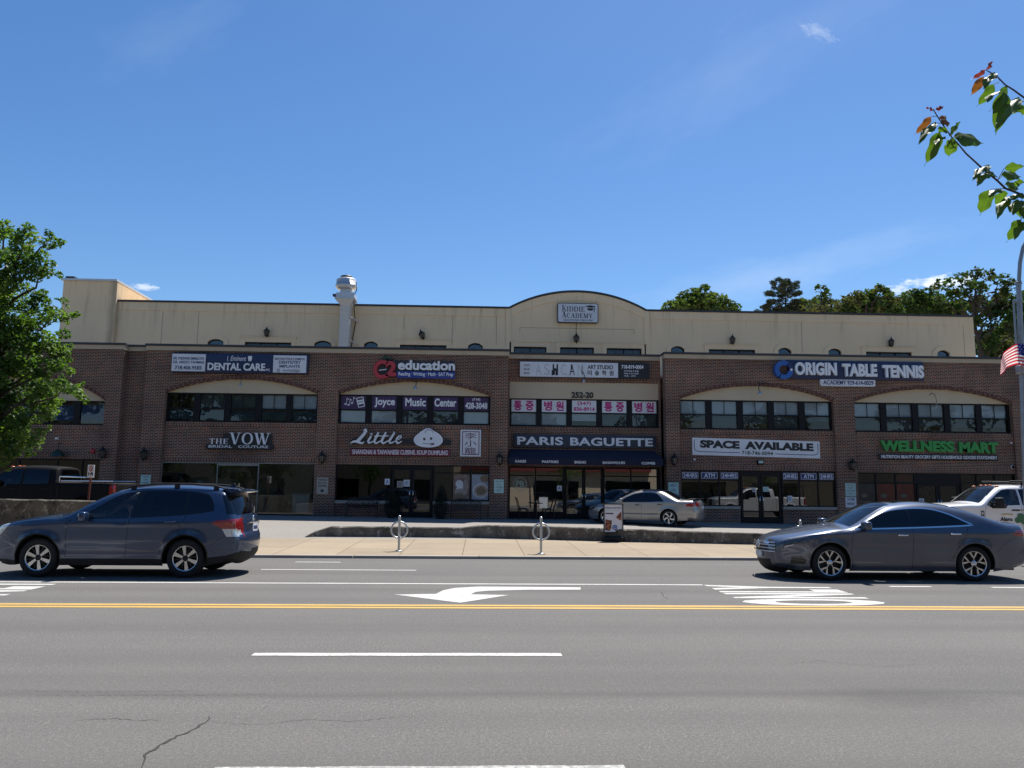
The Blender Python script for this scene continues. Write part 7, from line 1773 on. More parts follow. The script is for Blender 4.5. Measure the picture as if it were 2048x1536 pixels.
for i in range(nu):
    for j in range(nv):
        st = int(j/nv*13); mi = 0 if st % 2 == 0 else 1
        if i/nu < .40 and st < 7: mi = 2
        b.add([], [], 0)
        fs.append(((i*(nv+1)+j, i*(nv+1)+j+1, (i+1)*(nv+1)+j+1, (i+1)*(nv+1)+j), mi))
b.v = vs; b.f = [f for f, _ in fs]; b.mi = [m_ for _, m_ in fs]; b.sm = [True]*len(fs)
def cloth_mat(name, col):
    m, n, out = mat_new(name); d = n.add('ShaderNodeBsdfDiffuse', i_Color=col); tr = n.add('ShaderNodeBsdfTranslucent', i_Color=tuple(min(1, c*1.2) for c in col)); mx = n.add('ShaderNodeMixShader', i_0=.5)
    n.l.new(d.outputs[0], mx.inputs[1]); n.l.new(tr.outputs[0], mx.inputs[2]); n.l.new(mx.outputs[0], out.inputs[0]); MATS[name] = m; return m
b.build('cloth', [cloth_mat('flag_cloth_red', (.58, .03, .05)), cloth_mat('flag_cloth_white', (.85, .82, .78)), cloth_mat('flag_cloth_blue', (.02, .03, .16))], t)
b = MB()
for i in range(5):
    for j in range(4):
        u = .04+i*.075+(.03 if j % 2 else 0); v = .07+j*.115; k = int(u*nu)*(nv+1)+int(v*nv); q = vs[k]
        b.add([(q[0]+.016*(1 if s % 2 == 0 else .45)*math.cos(s*math.pi/5+math.pi/2), q[1]-.012, q[2]+.016*(1 if s % 2 == 0 else .45)*math.sin(s*math.pi/5+math.pi/2)) for s in range(10)], [tuple(range(10))])
b.build('stars', 'flag_cloth_white', t)

# cafe table and two chairs by the bakery window
def cafe_chair():
    t = thing('cafe_chair', '', 'chair', (0, 0, 0)); t['_local'] = 1
    MB().rbox(-.20, .20, -.19, .19, .44, .47, .012).build('seat', 'iron', t)
    for sx, sy in ((-1, -1), (-1, 1), (1, -1), (1, 1)): MB().tube([(sx*.17, sy*.16, .45), (sx*.23, sy*.20, 0)], .016).build('leg', 'iron', t)
    b = MB()
    for yv in (-.17, .17): b.tube([(-.18, yv, .44), (-.26, yv, .72), (-.33, yv*.95, .95)], .015)
    b.tube([(-.33, -.16, .95), (-.34, 0, .97), (-.33, .16, .95)], .016); b.tube([(-.28, -.165, .78), (-.28, .165, .78)], .012)
    for yv in (-.06, .06): b.tube([(-.19, yv, .46), (-.33, yv, .95)], .010)
    b.build('backrest', 'iron', t); return t
YF = YCN-.62
zf = lambda px: zl(P(px, 1020, YF).x, YF)
c1 = cafe_chair(); c2 = copy_tree(c1)
c1.location = (P(1048, 1020, YF).x, YF, zf(1048)); c2.location = (P(1099, 1020, YF).x, YF, zf(1099)); c2.rotation_euler.z = math.pi
prop(c1, 'black metal cafe chair left of the little table by the bakery window', 'chair', 'cafe chairs by the bakery'); prop(c2, 'black metal cafe chair right of the little table by the bakery window', 'chair', 'cafe chairs by the bakery')
x = P(1073, 1020, YF).x; z = zf(1073); t = thing('cafe_table', 'small dark cafe table between the two metal chairs', 'table', (x, YF, z))
MB().lathe([(.001, .74), (.29, .74), (.30, .725), (.29, .71), (.001, .71)], (x, YF, z), 'z', 24).build('table_top', 'iron', t); b = MB().tube([(x, YF, z+.02), (x, YF, z+.71)], .028)
for k in range(4): a = k*math.pi/2+.6; b.tube([(x, YF, z+.06), (x+.25*math.cos(a), YF+.25*math.sin(a), z+.015)], .016)
b.build('pedestal', 'iron', t)
# iron benches and potted shrubs outside the restaurant
def bench():
    t = thing('iron_bench', '', 'bench', (0, 0, 0)); t['_local'] = 1; w = .66
    b = MB()
    for k in range(6): b.rbox(-w, w, -.24+k*.08, -.19+k*.08, .42, .445, .008)
    b.build('seat', 'iron', t)
    b = MB(); b.tube([(-w+(2*w)*i/16, .27+.0, .80+.07*math.sin(math.pi*i/16)) for i in range(17)], .018); b.tube([(-w, .25, .50), (w, .25, .50)], .015)
    for i in range(15): u = (i+1)/16; b.tube([(-w+2*w*u, .25, .50), (-w+2*w*u, .27, .80+.07*math.sin(math.pi*u))], .009, 6)
    for i in range(5):
        xx = -w+2*w*(i+.5)/5; b.tube([(xx+.09*math.cos(a), .265, .70+.07*math.sin(a)) for a in [k*math.pi/6 for k in range(12)]], .01, 6, 0, False, True)
    b.build('backrest', 'iron', t)
    for s in (-1, 1):
        MB().tube([(s*w, -.24, 0), (s*w, -.22, .43), (s*w, -.22, .62), (s*w, .0, .65), (s*w, .26, .62)], .018).build('armrest', 'iron', t)
        MB().tube([(s*w, .30, 0), (s*w, .24, .43), (s*w, .28, .82)], .018).build('leg', 'iron', t); MB().tube([(s*w*.98, -.22, .41), (s*w*.98, .25, .41)], .015).build('leg', 'iron', t)
    return t
YBn = YB-.45; b1_ = bench(); b2_ = copy_tree(b1_)
for o, px, l in ((b1_, 724, 'black iron bench under the left window of the dumpling restaurant'), (b2_, 932, 'black iron bench under the food posters of the dumpling restaurant')):
    xx = P(px, 1010, YBn).x; o.location = (xx, YBn, zl(xx, YBn)); prop(o, l, 'bench', 'iron benches outside the restaurant')

# ------------------------------------------------------------------ foliage
def leaf_cloud(mb, clumps, n, size, seed, flat=.6, mats=1, ratio=.5, up=.35, squash=.8):
    "many small pointed leaf faces spread through clumps (x, y, z, r); gaps stay between clumps"
    rr = random.Random(seed); V, F, MI = mb.v, mb.f, mb.mi
    for (cx, cy, cz, r) in clumps:
        k = max(6, int(n*r*r)); mi = rr.randrange(mats)
        for _ in range(k):
            while True:
                a, b_, c = rr.uniform(-1, 1), rr.uniform(-1, 1), rr.uniform(-1, 1); d = a*a+b_*b_+c*c
                if d <= 1 and rr.random() < .35+.65*d: break
            x, yv, z = cx+a*r, cy+b_*r, cz+c*r*squash
            s = size*rr.uniform(.6, 1.35)
            t = Vector((rr.gauss(0, 1), rr.gauss(0, 1), rr.gauss(-.35, .6))).normalized()
            nn = Vector((rr.gauss(0, .7), rr.gauss(0, .7), up+rr.random())).normalized(); w = t.cross(nn)
            if w.length < .1: continue
            w.normalize(); p = Vector((x, yv, z)); o = len(V); fold = nn*(s*.10)
            V += [tuple(p-t*s*.5), tuple(p+w*s*ratio*.5+fold), tuple(p+t*s*.5), tuple(p-w*s*ratio*.5+fold)]
            F += [(o, o+1, o+2), (o, o+2, o+3)]; MI += [mi, mi]; mb.sm += [False, False]
    return mb
def limb(mb, a, c, r0, r1, seed, wob=.06, n=6):
    rr = random.Random(seed); a, c = Vector(a), Vector(c); L = (c-a).length; pts = []
    for i in range(n+1):
        u = i/n; p = a.lerp(c, u)+Vector((rr.uniform(-1, 1), rr.uniform(-1, 1), rr.uniform(-1, 1)))*L*wob*math.sin(math.pi*u); pts.append(p)
    mb.tube(pts, [r0+(r1-r0)*i/n for i in range(n+1)], 7); return pts
leaf_mat('leaf_street', (.036, .076, .017), (.082, .145, .032), .36, .5, .7); leaf_mat('leaf_street_b', (.054, .104, .022), (.12, .185, .044), .4, .5, .7)
leaf_mat('leaf_far', (.026, .052, .017), (.068, .108, .036), .24, .8, .25, .12); leaf_mat('leaf_far_b', (.042, .074, .026), (.10, .142, .05), .24, .8, .25, .12); leaf_mat('leaf_olive', (.045, .052, .024), (.11, .112, .056), .2, .8, .25, .12)
leaf_mat('needle', (.034, .047, .035), (.070, .085, .062), .1, .8, .3, .1); leaf_mat('needle_dark', (.010, .018, .012), (.022, .034, .020), .1, .6, 2)
# potted conical shrubs
for px, l, hh in ((783, 'dark conical shrub in a pot left of the restaurant door', .95), (881, 'dark conical shrub in a pot right of the restaurant door, the taller one', 1.15)):
    yv = YB-.5; xx = P(px, 1010, yv).x; z = zl(xx, yv); t = thing('potted_shrub', l, 'shrub', (xx, yv, z), 'potted shrubs by the restaurant door')
    MB().lathe([(.001, 0), (.17, 0), (.24, .32), (.26, .33), (.26, .37), (.22, .37), (.21, .33), (.001, .33)], (xx, yv, z), 'z', 20).build('pot', 'shrub_pot', t)
    MB().tube([(xx, yv, z+.3), (xx, yv, z+.5)], .025).build('stem', 'bark', t)
    leaf_cloud(MB(), [(xx, yv, z+.38+hh*u, .36*(1-u)**.75+.04) for u in [i/9 for i in range(10)]], 5200, .05, int(px), .6, 1, .4).build('foliage', 'needle_dark', t)
# street tree at the left, trunk just out of frame
YTR = 22.0
TRX = P(-62, 900, YTR).x
t = thing('street_tree', 'leafy green street tree filling the left edge in front of the brick wall', 'tree', (TRX, YTR+.6, .2))
trunk = MB(); tp = limb(trunk, (TRX, YTR+.6, .1), (TRX+.15, YTR+.5, 4.6), .26, .17, 1, .03, 8); limb(trunk, (TRX+.15, YTR+.5, 4.6), (TRX+.1, YTR+.6, 8.2), .17, .05, 2, .05)
cl = []
spots = [(5, 455, 34), (-40, 470, 60), (45, 490, 40), (95, 487, 26), (122, 485, 13), (20, 540, 48), (70, 530, 40), (98, 545, 24), (-40, 560, 70), (30, 600, 46), (80, 605, 32), (115, 630, 30), (140, 632, 18), (128, 602, 14), (60, 660, 50), (105, 690, 34), (128, 700, 22), (10, 640, 60), (-50, 660, 80), (20, 720, 62), (80, 730, 44), (118, 730, 26), (132, 710, 16),
         (40, 780, 56), (95, 772, 36), (130, 775, 28), (152, 785, 20), (168, 798, 10), (160, 772, 12), (10, 830, 56), (70, 830, 40), (105, 820, 22), (112, 805, 20), (50, 868, 34), (84, 866, 16), (20, 890, 36), (60, 905, 18), (98, 858, 8), (-40, 760, 80), (-50, 860, 70), (6, 925, 20), (62, 888, 14), (-95, 600, 80), (-110, 720, 90), (-120, 840, 80), (-90, 500, 60), (-130, 920, 40)]
rr = random.Random(11)
for px, py, r in spots:
    d = YTR+rr.uniform(-1.1, 1.1); p = P(px, py, d); R_ = r/FPX*d; n = max(2, int(r/7)); cl.append((p.x, d, p.z, R_*.62))
    for _ in range(n): a = rr.uniform(0, 6.28); q = rr.uniform(.45, .95); cl.append((p.x+R_*q*math.cos(a), d+rr.uniform(-.7, .7)*R_, p.z+R_*q*math.sin(a)*.9, R_*rr.uniform(.24, .42)))
    if r > 20: limb(trunk, tp[min(8, max(3, int((p.z-.3)/.62)))] if p.z < 5.2 else Vector((TRX+.12, YTR+.55, min(7.4, p.z-.8))), (p.x, d, p.z), .055, .012, px+py, .08)
trunk.build('trunk', 'bark', t)
leaf_cloud(MB(), cl, 1800, .115, 5, .6, 2, .66).build('crown', ['leaf_street', 'leaf_street_b'], t)
# trees behind the building
def far_tree(name, label, spots, Y, size, mats, seed, dens=60, trunkpx=None, limbs=True, sub=4):
    rr = random.Random(seed); cl = []; xs = [P(x, y_, Y).x for x, y_, r in spots]; xm = P(trunkpx, 640, Y).x if trunkpx else sum(xs)/len(xs)
    t = thing(name, label, 'tree', (xm, Y, 0), 'trees behind the building'); tr = MB()
    ztop = max(P(x, y_, Y).z for x, y_, r in spots); zmin = min(P(x, y_, Y).z for x, y_, r in spots)
    zsplit = max(3, zmin-2)
    limb(tr, (xm, Y, -.1), (xm, Y, zsplit), .35, .25, seed, .02); limb(tr, (xm, Y, zsplit), (xm, Y, ztop-.8), .25, .06, seed+1, .04)
    for x, y_, r in spots:
        d = Y+rr.uniform(-2, 2); p = P(x, y_, d); R_ = r/FPX*d; cl.append((p.x, d, p.z, R_*1.0))
        for _ in range(max(4, int(r/sub*1.4))): a = rr.uniform(0, 6.28); q = rr.uniform(.4, 1.05); cl.append((p.x+R_*q*math.cos(a), d+rr.uniform(-.8, .8)*R_, p.z+R_*q*math.sin(a)*.85, R_*rr.uniform(.34, .6)))
        if limbs: limb(tr, (xm, Y, max(zsplit, min(ztop-1.5, p.z-2.2))), (p.x, d, p.z), .09, .02, int(x+y_), .07)
    tr.build('trunk', 'bark', t); leaf_cloud(MB(), cl, dens*4.2, size, seed, .6, len(mats), .65).build('crown', mats, t); return t
far_tree('broad_tree', 'round topped green tree rising alone behind the roof, right of the curved gable', [(1345, 618, 24), (1375, 605, 26), (1405, 600, 28), (1432, 606, 26), (1458, 618, 22), (1400, 625, 40), (1390, 590, 8), (1425, 592, 9)], 62, .42, ['leaf_far_b', 'leaf_far'], 21, 34)
t = far_tree('broad_tree', 'thin leafed tree with sky gaps between the pine and the wooded clump', [(1640, 578, 11), (1650, 590, 12), (1655, 605, 12), (1662, 615, 12), (1628, 618, 14), (1605, 612, 18), (1600, 622, 18), (1632, 600, 8)], 60, .34, ['leaf_far', 'leaf_olive'], 23, 22, 1645)
far_tree('broad_tree', 'olive tinged bushy tree left in the wooded clump behind the roof', [(1690, 612, 22), (1712, 594, 18), (1735, 600, 22), (1700, 622, 22), (1760, 592, 20), (1758, 578, 10), (1780, 604, 22), (1745, 622, 26), (1785, 620, 20)], 60, .36, ['leaf_far', 'leaf_far_b', 'leaf_olive'], 24, 34, 1735)
far_tree('broad_tree', 'dense mid green tree in the middle of the wooded clump behind the roof', [(1820, 596, 18), (1845, 590, 20), (1870, 605, 24), (1835, 615, 24), (1880, 620, 24), (1900, 612, 20), (1810, 620, 20)], 64, .38, ['leaf_far', 'leaf_far_b'], 25, 36, 1850)
far_tree('broad_tree', 'low dark understorey tree filling the wooded clump behind the roof', [(1600+k*20, 622-(k*7) % 13, 22) for k in range(22)], 68, .4, ['leaf_far', 'leaf_olive'], 29, 30, 1790, False)
far_tree('tall_tree', 'tallest dark branched tree behind the right end of the cream wall', [(1890, 570, 16), (1915, 556, 14), (1945, 552, 16), (1975, 552, 16), (2005, 560, 18), (2025, 572, 16), (1930, 580, 18), (1965, 575, 16), (2000, 590, 18), (2030, 600, 16), (1905, 592, 18), (1950, 600, 14), (1975, 620, 16), (2010, 630, 18), (1985, 655, 20), (1960, 640, 14), (2030, 660, 22), (1975, 690, 22), (2015, 695, 26), (1880, 600, 14)], 58, .34, ['leaf_far', 'leaf_olive', 'leaf_far'], 26, 30, 1957)
far_tree('broad_tree', 'dark shaded tree low behind the lamp post at the right edge', [(2050, 620, 26), (2080, 600, 34), (2040, 670, 26), (2060, 700, 30), (1995, 700, 26), (2100, 660, 40), (1975, 705, 18), (2000, 670, 26), (2025, 645, 24), (1970, 675, 18), (2015, 690, 30), (1960, 700, 16)], 66, .4, ['leaf_far', 'leaf_far'], 27, 45, 2070)
# pine with layered boughs
Y = 61; t = thing('pine_tree', 'grey green pine with layered boughs rising behind the roof', 'tree', (P(1568, 640, Y).x, Y, 0), 'trees behind the building'); tr = MB(); xm = P(1570, 600, Y).x
limb(tr, (xm, Y, -.1), (xm, Y, P(1570, 563, Y).z), .35, .04, 5, .01); cl = []; rr = random.Random(6)
for y_, hw_, yo in ((565, 12, 0), (572, 26, 0), (582, 24, 4), (592, 36, 0), (602, 34, 2), (612, 48, -3), (621, 54, 3), (632, 58, 0)):
    for k in range(int(hw_/2.2)):
        u = rr.uniform(-1, 1); px = 1569+u*hw_; py = y_+abs(u)*(-7 if y_ < 600 else 2)+rr.uniform(-3, 3); d = Y+rr.uniform(-1.5, 1.5); p = P(px, py, d); cl.append((p.x, d, p.z, rr.uniform(.16, .34)))
        if k % 4 == 0: limb(tr, (xm, Y, P(1569, y_+6, Y).z), (p.x, d, p.z), .05, .015, k+int(y_), .05, 4)
tr.build('trunk', 'bark', t); leaf_cloud(MB(), cl, 1500, .30, 7, .6, 1, .13, .1, .7).build('crown', 'needle', t)
# leaf litter along the low wall
rr = random.Random(2); b = MB()
for _ in range(150):
    p = G(rr.gauss(1455, 9), rr.uniform(1081, 1086), .165); s = rr.uniform(.02, .05); a = rr.uniform(0, 6.3); z = .163+rr.uniform(0, .06)
    b.add([(p.x+s*math.cos(a), p.y+s*math.sin(a), z), (p.x+s*.6*math.cos(a+1.6), p.y+s*.6*math.sin(a+1.6), z+.015), (p.x-s*math.cos(a), p.y-s*math.sin(a), z+.01), (p.x-s*.6*math.cos(a+1.6), p.y-s*.6*math.sin(a+1.6), z)], [(0, 1, 2, 3)])
o = b.build('leaf_litter', 'leaf_litter'); prop(o, 'brown dead leaves heaped at the foot of the low wall', 'leaves', None, 'stuff')

# cherry branch close to the camera
t = thing('cherry_tree', 'close cherry branch with glossy drooping leaves and reddish young tips, at the top right', 'tree', (4.7, .9, 0))
D = 2.25
leaf_m = {}
def big_leaf_mat(name, top, back, trans):
    m, n, out = mat_new(name)
    uv = n.add('ShaderNodeAttribute', attribute_name='UVMap').outputs['Vector']
    sp = n.add('ShaderNodeSeparateXYZ'); n.l.new(uv, sp.inputs[0])
    mid = n.math('ABSOLUTE', n.math('SUBTRACT', sp.outputs[1], .5))
    vein = n.math('PINGPONG', n.math('ADD', n.math('MULTIPLY', sp.outputs[0], 9.0), n.math('MULTIPLY', mid, -5.0)), .5)
    f = n.math('MAXIMUM', n.maprange(mid, .035, .01), n.maprange(vein, .07, .0, 0, .6))
    c = n.mix(f, top, back); g = n.add('ShaderNodeNewGeometry').outputs['Position']
    c = n.mix(n.maprange(n.noise(g, 40, 3), .4, .7, 0, .35), c, tuple(x*.6 for x in top))
    b = n.add('ShaderNodeBsdfPrincipled', i_Base_Color=c, i_Roughness=.5); b.inputs['Specular IOR Level'].default_value = .55
    bp = n.add('ShaderNodeBump', i_Strength=.12, i_Distance=.002, i_Height=f); n.l.new(bp.outputs[0], b.inputs['Normal'])
    tr = n.add('ShaderNodeBsdfTranslucent', i_Color=n.mix(1.0, c, trans, 'MULTIPLY')); mx = n.add('ShaderNodeMixShader', i_0=.42)
    n.l.new(b.outputs[0], mx.inputs[1]); n.l.new(tr.outputs[0], mx.inputs[2]); n.l.new(mx.outputs[0], out.inputs[0]); MATS[name] = m
big_leaf_mat('cherry_green', (.045, .085, .016), (.075, .12, .03), (2.4, 2.6, .7)); big_leaf_mat('cherry_bronze', (.12, .065, .02), (.18, .10, .04), (2.2, 1.5, .6)); big_leaf_mat('cherry_red', (.15, .045, .035), (.20, .07, .05), (1.8, .9, .7))
lv = MB(); luv = []
def big_leaf(b0, tip, w, mi, tilt, dy, droop=0.0, curl=.25):
    "leaf blade from its base px to its tip px, folded along the midrib"
    a = P(b0[0], b0[1], D); c = P(tip[0], tip[1], D+dy); ax = c-a; L = ax.length; ax.normalize()
    view = Vector((0, 1, 0)); sd_ = ax.cross(view).normalized(); nn = sd_.cross(ax).normalized()
    rot = Matrix.Rotation(tilt, 3, ax); sd_ = rot @ sd_; nn = rot @ nn
    n, m_ = 10, 6; o = len(lv.v); ww = w/FPX*D
    for i in range(n+1):
        u = i/n; prof = math.sin(math.pi*min(1, u*1.02)**.80)**.85*(1-.25*u) if 0 < u < 1 else 0
        if u > .82: prof *= (1-u)/.18*.9+.1
        for j in range(m_+1):
            v = j/m_*2-1; off = ww/2*prof*v
            p = a+ax*(L*u)+sd_*off+nn*(abs(off)*curl-L*.10*math.sin(math.pi*u)+.004*math.sin(u*14+v*2)*abs(v))+Vector((0, 0, droop*L*math.sin(math.pi*u)))
            lv.v.append(tuple(p)); luv.append((u, j/m_))
    for i in range(n):
        for j in range(m_): lv.f.append((o+i*(m_+1)+j, o+i*(m_+1)+j+1, o+(i+1)*(m_+1)+j+1, o+(i+1)*(m_+1)+j)); lv.mi.append(mi); lv.sm.append(True)
def Z1(x, y_): return (1788+x*.2995, 100+y_*.2995)       # pixels of the enlarged crop
LEAVES = [((620, 130), (652, 75), 26, 2, .4, .02), ((612, 135), (512, 195), 26, 2, -.5, .0), ((600, 180), (512, 305), 46, 1, .2, .02), ((672, 152), (598, 262), 60, 0, .9, -.03), ((672, 228), (548, 380), 56, 0, -.3, .03), ((690, 285), (622, 350), 66, 0, 1.2, -.05), ((762, 238), (632, 412), 60, 0, -.6, .02), ((735, 275), (676, 570), 88, 0, .15, .03), ((836, 318), (672, 548), 84, 0, .8, -.04), ((868, 372), (782, 425), 44, 0, .5, .02),
    ((268, 405), (215, 385), 22, 2, .4, 0), ((280, 400), (332, 378), 24, 2, -.4, 0), ((250, 445), (132, 570), 40, 1, -.3, .02), ((335, 500), (335, 440), 64, 1, .2, .03), ((280, 485), (163, 632), 56, 0, .8, -.03), ((370, 570), (440, 478), 70, 0, 1.35, -.05), ((345, 555), (300, 512), 50, 0, 1.2, -.04), ((310, 545), (200, 775), 74, 0, -.25, .03), ((300, 560), (236, 745), 44, 0, .5, .05), ((400, 585), (594, 626), 96, 0, -.35, .03), ((330, 585), (276, 640), 50, 0, 1.2, -.04), ((395, 610), (366, 715), 76, 0, .1, .04), ((360, 600), (412, 660), 50, 0, 1.0, -.02), ((425, 598), (480, 585), 30, 0, .8, .02),
    ((636, 770), (524, 870), 60, 0, .9, -.03), ((630, 820), (552, 910), 56, 0, .8, -.04), ((610, 815), (676, 850), 36, 0, -.2, .03), ((720, 840), (845, 848), 62, 0, -.3, .03), ((740, 790), (868, 775), 56, 0, 1.0, -.03), ((640, 930), (572, 1105), 90, 0, -.2, .04), ((715, 930), (630, 985), 56, 0, .9, -.03), ((730, 940), (690, 1045), 66, 0, .2, .05), ((760, 985), (688, 1130), 60, 0, .9, -.04), ((745, 900), (830, 930), 56, 0, -.2, .04), ((800, 890), (868, 880), 40, 0, .8, 0), ((800, 985), (745, 1010), 40, 0, 1.3, -.06), ((830, 1000), (792, 1105), 70, 0, .9, -.03), ((868, 1030), (842, 1120), 70, 0, .3, .03), ((860, 960), (780, 1000), 60, 0, .9, 0), ((850, 1130), (748, 1285), 70, 0, -.3, .03), ((868, 1150), (802, 1270), 50, 0, .9, -.02),
    ((880, 930), (960, 1010), 70, 0, .4, .02), ((900, 1000), (860, 1130), 70, 0, .9, -.02), ((880, 900), (950, 860), 70, 0, .2, .04), ((900, 380), (850, 440), 50, 0, -.3, .02), ((910, 360), (990, 430), 70, 0, .5, .02), ((930, 1050), (990, 1160), 80, 0, .2, 0), ((960, 420), (930, 560), 80, 0, .2, .02)]
for a, c, w_, mi, tl, dy in LEAVES: big_leaf(Z1(*a), Z1(*c), w_*.2995*1.58, mi, tl, dy, 0, .28)
o = lv.build('leaves', ['cherry_green', 'cherry_bronze', 'cherry_red'], t)
uvl = o.data.uv_layers.new(name='UVMap')
for lp in o.data.loops: uvl.data[lp.index].uv = luv[lp.vertex_index]
b = MB()
def twig(pts, r0, r1):
    q = [P(*Z1(*p), D) for p in pts]; b.tube(q, [r0+(r1-r0)*i/(len(q)-1) for i in range(len(q))], 8)
    rr = random.Random(len(pts)*7)
    for i in range(len(q)-1):
        for _ in range(2): u = rr.random(); p = q[i].lerp(q[i+1], u); b.ball(p, r0*1.12*(1-(i+u)/len(q)*.6), 6)
twig([(1150, 1190), (1000, 1060), (900, 985), (800, 945), (745, 925), (690, 872), (600, 800), (540, 745), (480, 690), (430, 630), (385, 582), (320, 490), (285, 435), (265, 402)], .0040, .0013)
twig([(1150, 520), (1000, 390), (868, 318), (800, 268), (740, 230), (690, 178), (640, 148), (612, 132)], .0034, .0012)
for pa_ in (((700, 215), (672, 228)), ((690, 178), (672, 152)), ((868, 345), (836, 335)), ((285, 440), (250, 445)), ((320, 490), (280, 487)), ((430, 605), (425, 590)), ((690, 872), (735, 790)), ((690, 850), (630, 800)), ((690, 870), (722, 840)), ((745, 925), (640, 930)), ((800, 945), (850, 890)), ((690, 178), (708, 205)), ((850, 1000), (850, 1130))): twig(pa_, .0012, .0009)
b.build('twigs', 'twig', t)
b = MB(); q1, q2 = P(*Z1(1150, 1190), D), P(*Z1(1150, 520), D)
limb(b, (4.7, .9, -.02), (4.6, .95, 1.9), .085, .07, 3, .02, 10); limb(b, (4.6, .95, 1.85), (3.0, 2.0, 2.2), .04, .016, 4, .03, 10); limb(b, (3.0, 2.0, 2.2), tuple(q1), .016, .0045, 7, .03); limb(b, (4.6, .95, 1.85), (4.3, 1.1, 3.0), .055, .04, 5, .02, 8); limb(b, (4.35, 1.05, 2.7), (3.0, 2.0, 2.75), .03, .014, 8, .03, 10); limb(b, (3.0, 2.0, 2.75), tuple(q2), .014, .004, 6, .03)
b.build('trunk', 'bark', t)

# ------------------------------------------------------------------ the other side of the street, seen only in the glass
t = thing('opposite_shop', 'tan shop row with a red awning across the street behind the camera', 'building', (0, -14, 0))
for xa, xb_, hh, mm in ((-70, -39, 5, 'olive_wall'), (-39, -20, 6.5, 'dim_wall'), (-20, -3, 5.2, 'dim_wall'), (-3, 20, 6.4, 'tan_wall'), (20, 39, 5.6, 'olive_wall'), (39, 75, 6.2, 'dim_wall')): MB().box(xa+.01, xb_-.01, -20, -14, 0, hh).build('wall', mm, t)
b = MB()
b = MB(); b.add([(x, yv, z) for x in (-2, 19) for yv, z in ((-14, 4.5), (-13.2, 4.1), (-13.2, 3.75), (-14, 3.75))], [(0, 1, 5, 4), (1, 2, 6, 5), (0, 3, 2, 1), (4, 5, 6, 7)]); b.build('awning', 'red_awning', t)
for k in range(9): MB().box(-34+k*8, -29+k*8, -13.98, -13.9, .6, 2.7).build('window', 'dark_glass', t)
rr = random.Random(31)
for k, x in enumerate((-31, -11, 9, 29)):
    t = thing('kerb_tree', 'leafy tree %s at the kerb across the street behind the camera' % ('far left', 'left', 'right', 'far right')[k], 'tree', (x, -7.6, .12), 'trees across the street'); tr = MB(); limb(tr, (x, -7.6, .1), (x, -7.6, 3), .14, .1, k, .02); cl = []
    for _ in range(26): a = rr.uniform(0, 6.28); q = rr.uniform(0, 1.7); z = rr.uniform(2.6, 6.2); cl.append((x+q*math.cos(a), -7.6+q*math.sin(a), z, rr.uniform(.4, .75)))
    for c in cl[::5]: limb(tr, (x, -7.6, 2.9), c[:3], .06, .02, int(c[2]*10), .05)
    tr.build('trunk', 'bark', t); leaf_cloud(MB(), cl, 150, .22, k, .6, 1, .6).build('crown', 'leaf_street', t)
for k, x in enumerate((-52, -38, -24, -9, 6, 22, 38, 54, 70)):  # unseen tree row, added so the upper panes reflect dark leaves, not sky
    t = thing('tall_tree', 'tall dark tree added behind the opposite shops to darken the window reflections', 'tree', (x, -25, 0), 'trees added behind the opposite shops'); tr = MB(); limb(tr, (x, -25, -.1), (x, -25, 11), .4, .15, k, .02); cl = []
    for _ in range(34): a = rr.uniform(0, 6.28); q = rr.uniform(0, 7); z = rr.uniform(4, 17); cl.append((x+q*math.cos(a), -25+q*.5*math.sin(a), z, rr.uniform(1.2, 2.4)))
    for c in cl[::6]: limb(tr, (x, -25, 6), c[:3], .12, .04, int(c[2]*10), .05)
    tr.build('trunk', 'bark', t); leaf_cloud(MB(), cl, 26, .8, k, .6, 1, .6).build('crown', 'leaf_far', t)
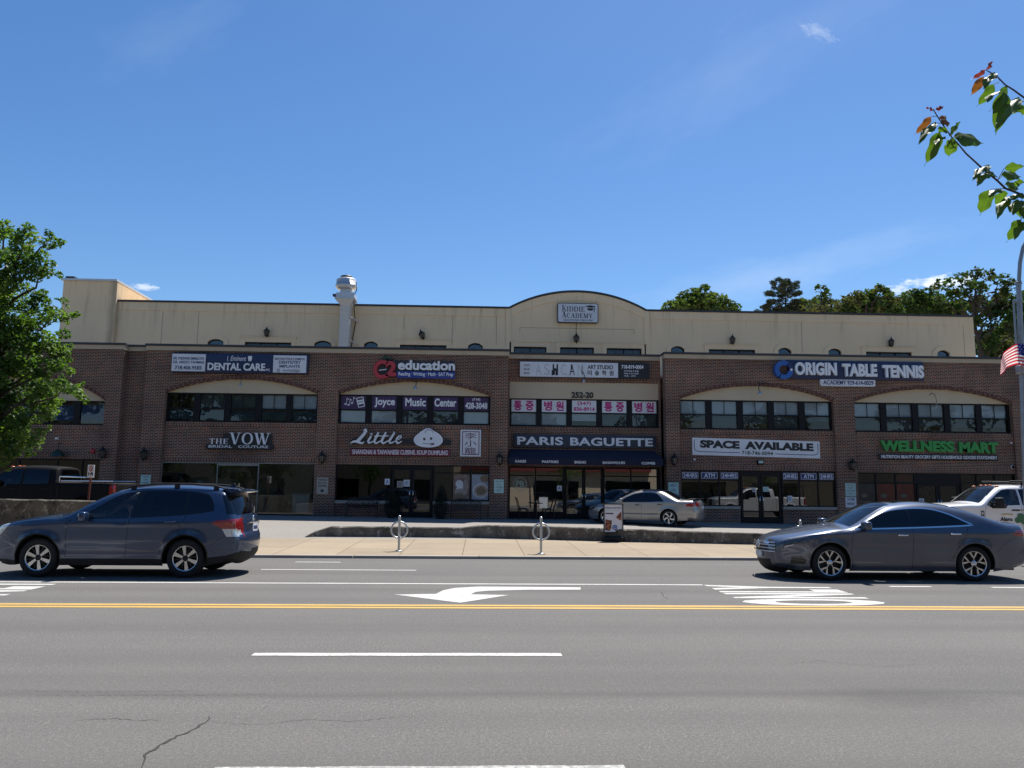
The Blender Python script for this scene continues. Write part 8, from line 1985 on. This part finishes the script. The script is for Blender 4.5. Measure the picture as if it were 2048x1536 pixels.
# a few goods inside the lit-up shops
def shelf(x0, x1, y0, z0, n, h, label):
    t = thing('shop_shelf', label, 'shelf', ((x0+x1)/2, y0, z0)); b = MB()
    for k in range(n): b.box(x0, x1, y0, y0+.35, z0+h*k/n, z0+h*k/n+.03)
    b.box(x0, x0+.03, y0, y0+.35, z0, z0+h).box(x1-.03, x1, y0, y0+.35, z0, z0+h); b.build('boards', 'interior_floor', t)
    g = MB(); rr = random.Random(int(x0*10))
    for k in range(n):
        x = x0+.06
        while x < x1-.2: w = rr.uniform(.08, .25); g.box(x, x+w, y0+.02, y0+.28, z0+h*k/n+.031, z0+h*k/n+.03+rr.uniform(.12, h/n*.8)); x += w+.02
    g.build('goods', 'shelf_goods', t)
q = BY[3]; shelf(q.x0+.4, q.x0+2.4, YB+1.4, q.gz+.03, 4, 1.5, 'stocked shelf behind the left windows of the shop with cash machine signs'); shelf(q.x1-2.2, q.x1-.4, YB+1.6, q.gz+.03, 4, 1.6, 'stocked shelf behind the right windows of the shop with cash machine signs')
q = BY[4]; shelf(q.x0+2.9, q.x0+4.6, YB+1.8, q.gz+.03, 5, 1.9, 'stocked shelf in the dark doorway of the rightmost shop')
x0, x1 = PX(1135, YCN), PX(1200, YCN)
t = thing('bakery_counter', 'pale bakery counter seen through the glass doors under the navy awning', 'counter', ((x0+x1)/2, YCN+2, CG)); MB().rbox(x0, x1+1.5, YCN+1.8, YCN+2.5, CG+.03, CG+1.05, .02).build('cabinet', 'wood_counter', t); MB().box(x0+.02, x1+1.48, YCN+1.82, YCN+2.3, CG+1.052, CG+1.4).build('glass_case', 'clear_glass', t)
q = BY[1]; x0 = PX(570, YB); t = thing('reception_desk', 'white desk seen through the glass of the bridal shop', 'desk', (x0, YB+1.6, q.gz)); MB().rbox(x0, x0+.75, YB+1.5, YB+2.1, q.gz+.03, q.gz+.85, .02).build('cabinet', 'poster_white', t); MB().rbox(x0-.05, x0+.8, YB+1.45, YB+2.15, q.gz+.852, q.gz+.90, .01).build('desk_top', 'poster_white', t)
for k, px in enumerate((340, 375, 545)):
    x = PX(px, YB); yv = YB+1.5; t = thing('dress_form', ('dark gown on a stand at the far left of the bridal shop window', 'pale gown on a stand in the left part of the bridal shop window', 'dark gown on a stand right of the glass bridal doors')[k], 'mannequin', (x, yv, q.gz))
    MB().lathe([(.42, .05), (.36, .3), (.26, .7), (.17, 1.0), (.13, 1.08), (.17, 1.25), (.19, 1.38), (.10, 1.48), (.04, 1.55), (.001, 1.58)], (x, yv, q.gz), 'z', 20).build('gown', ('cabin_dark', 'cloth_white', 'interior_dark')[k], t); MB().lathe([(.001, .03), (.18, .03), (.18, .0)], (x, yv, q.gz+.02), 'z', 16).build('stand', 'chrome', t)
for o in bpy.data.objects:
    if '_local' in o: del o['_local']
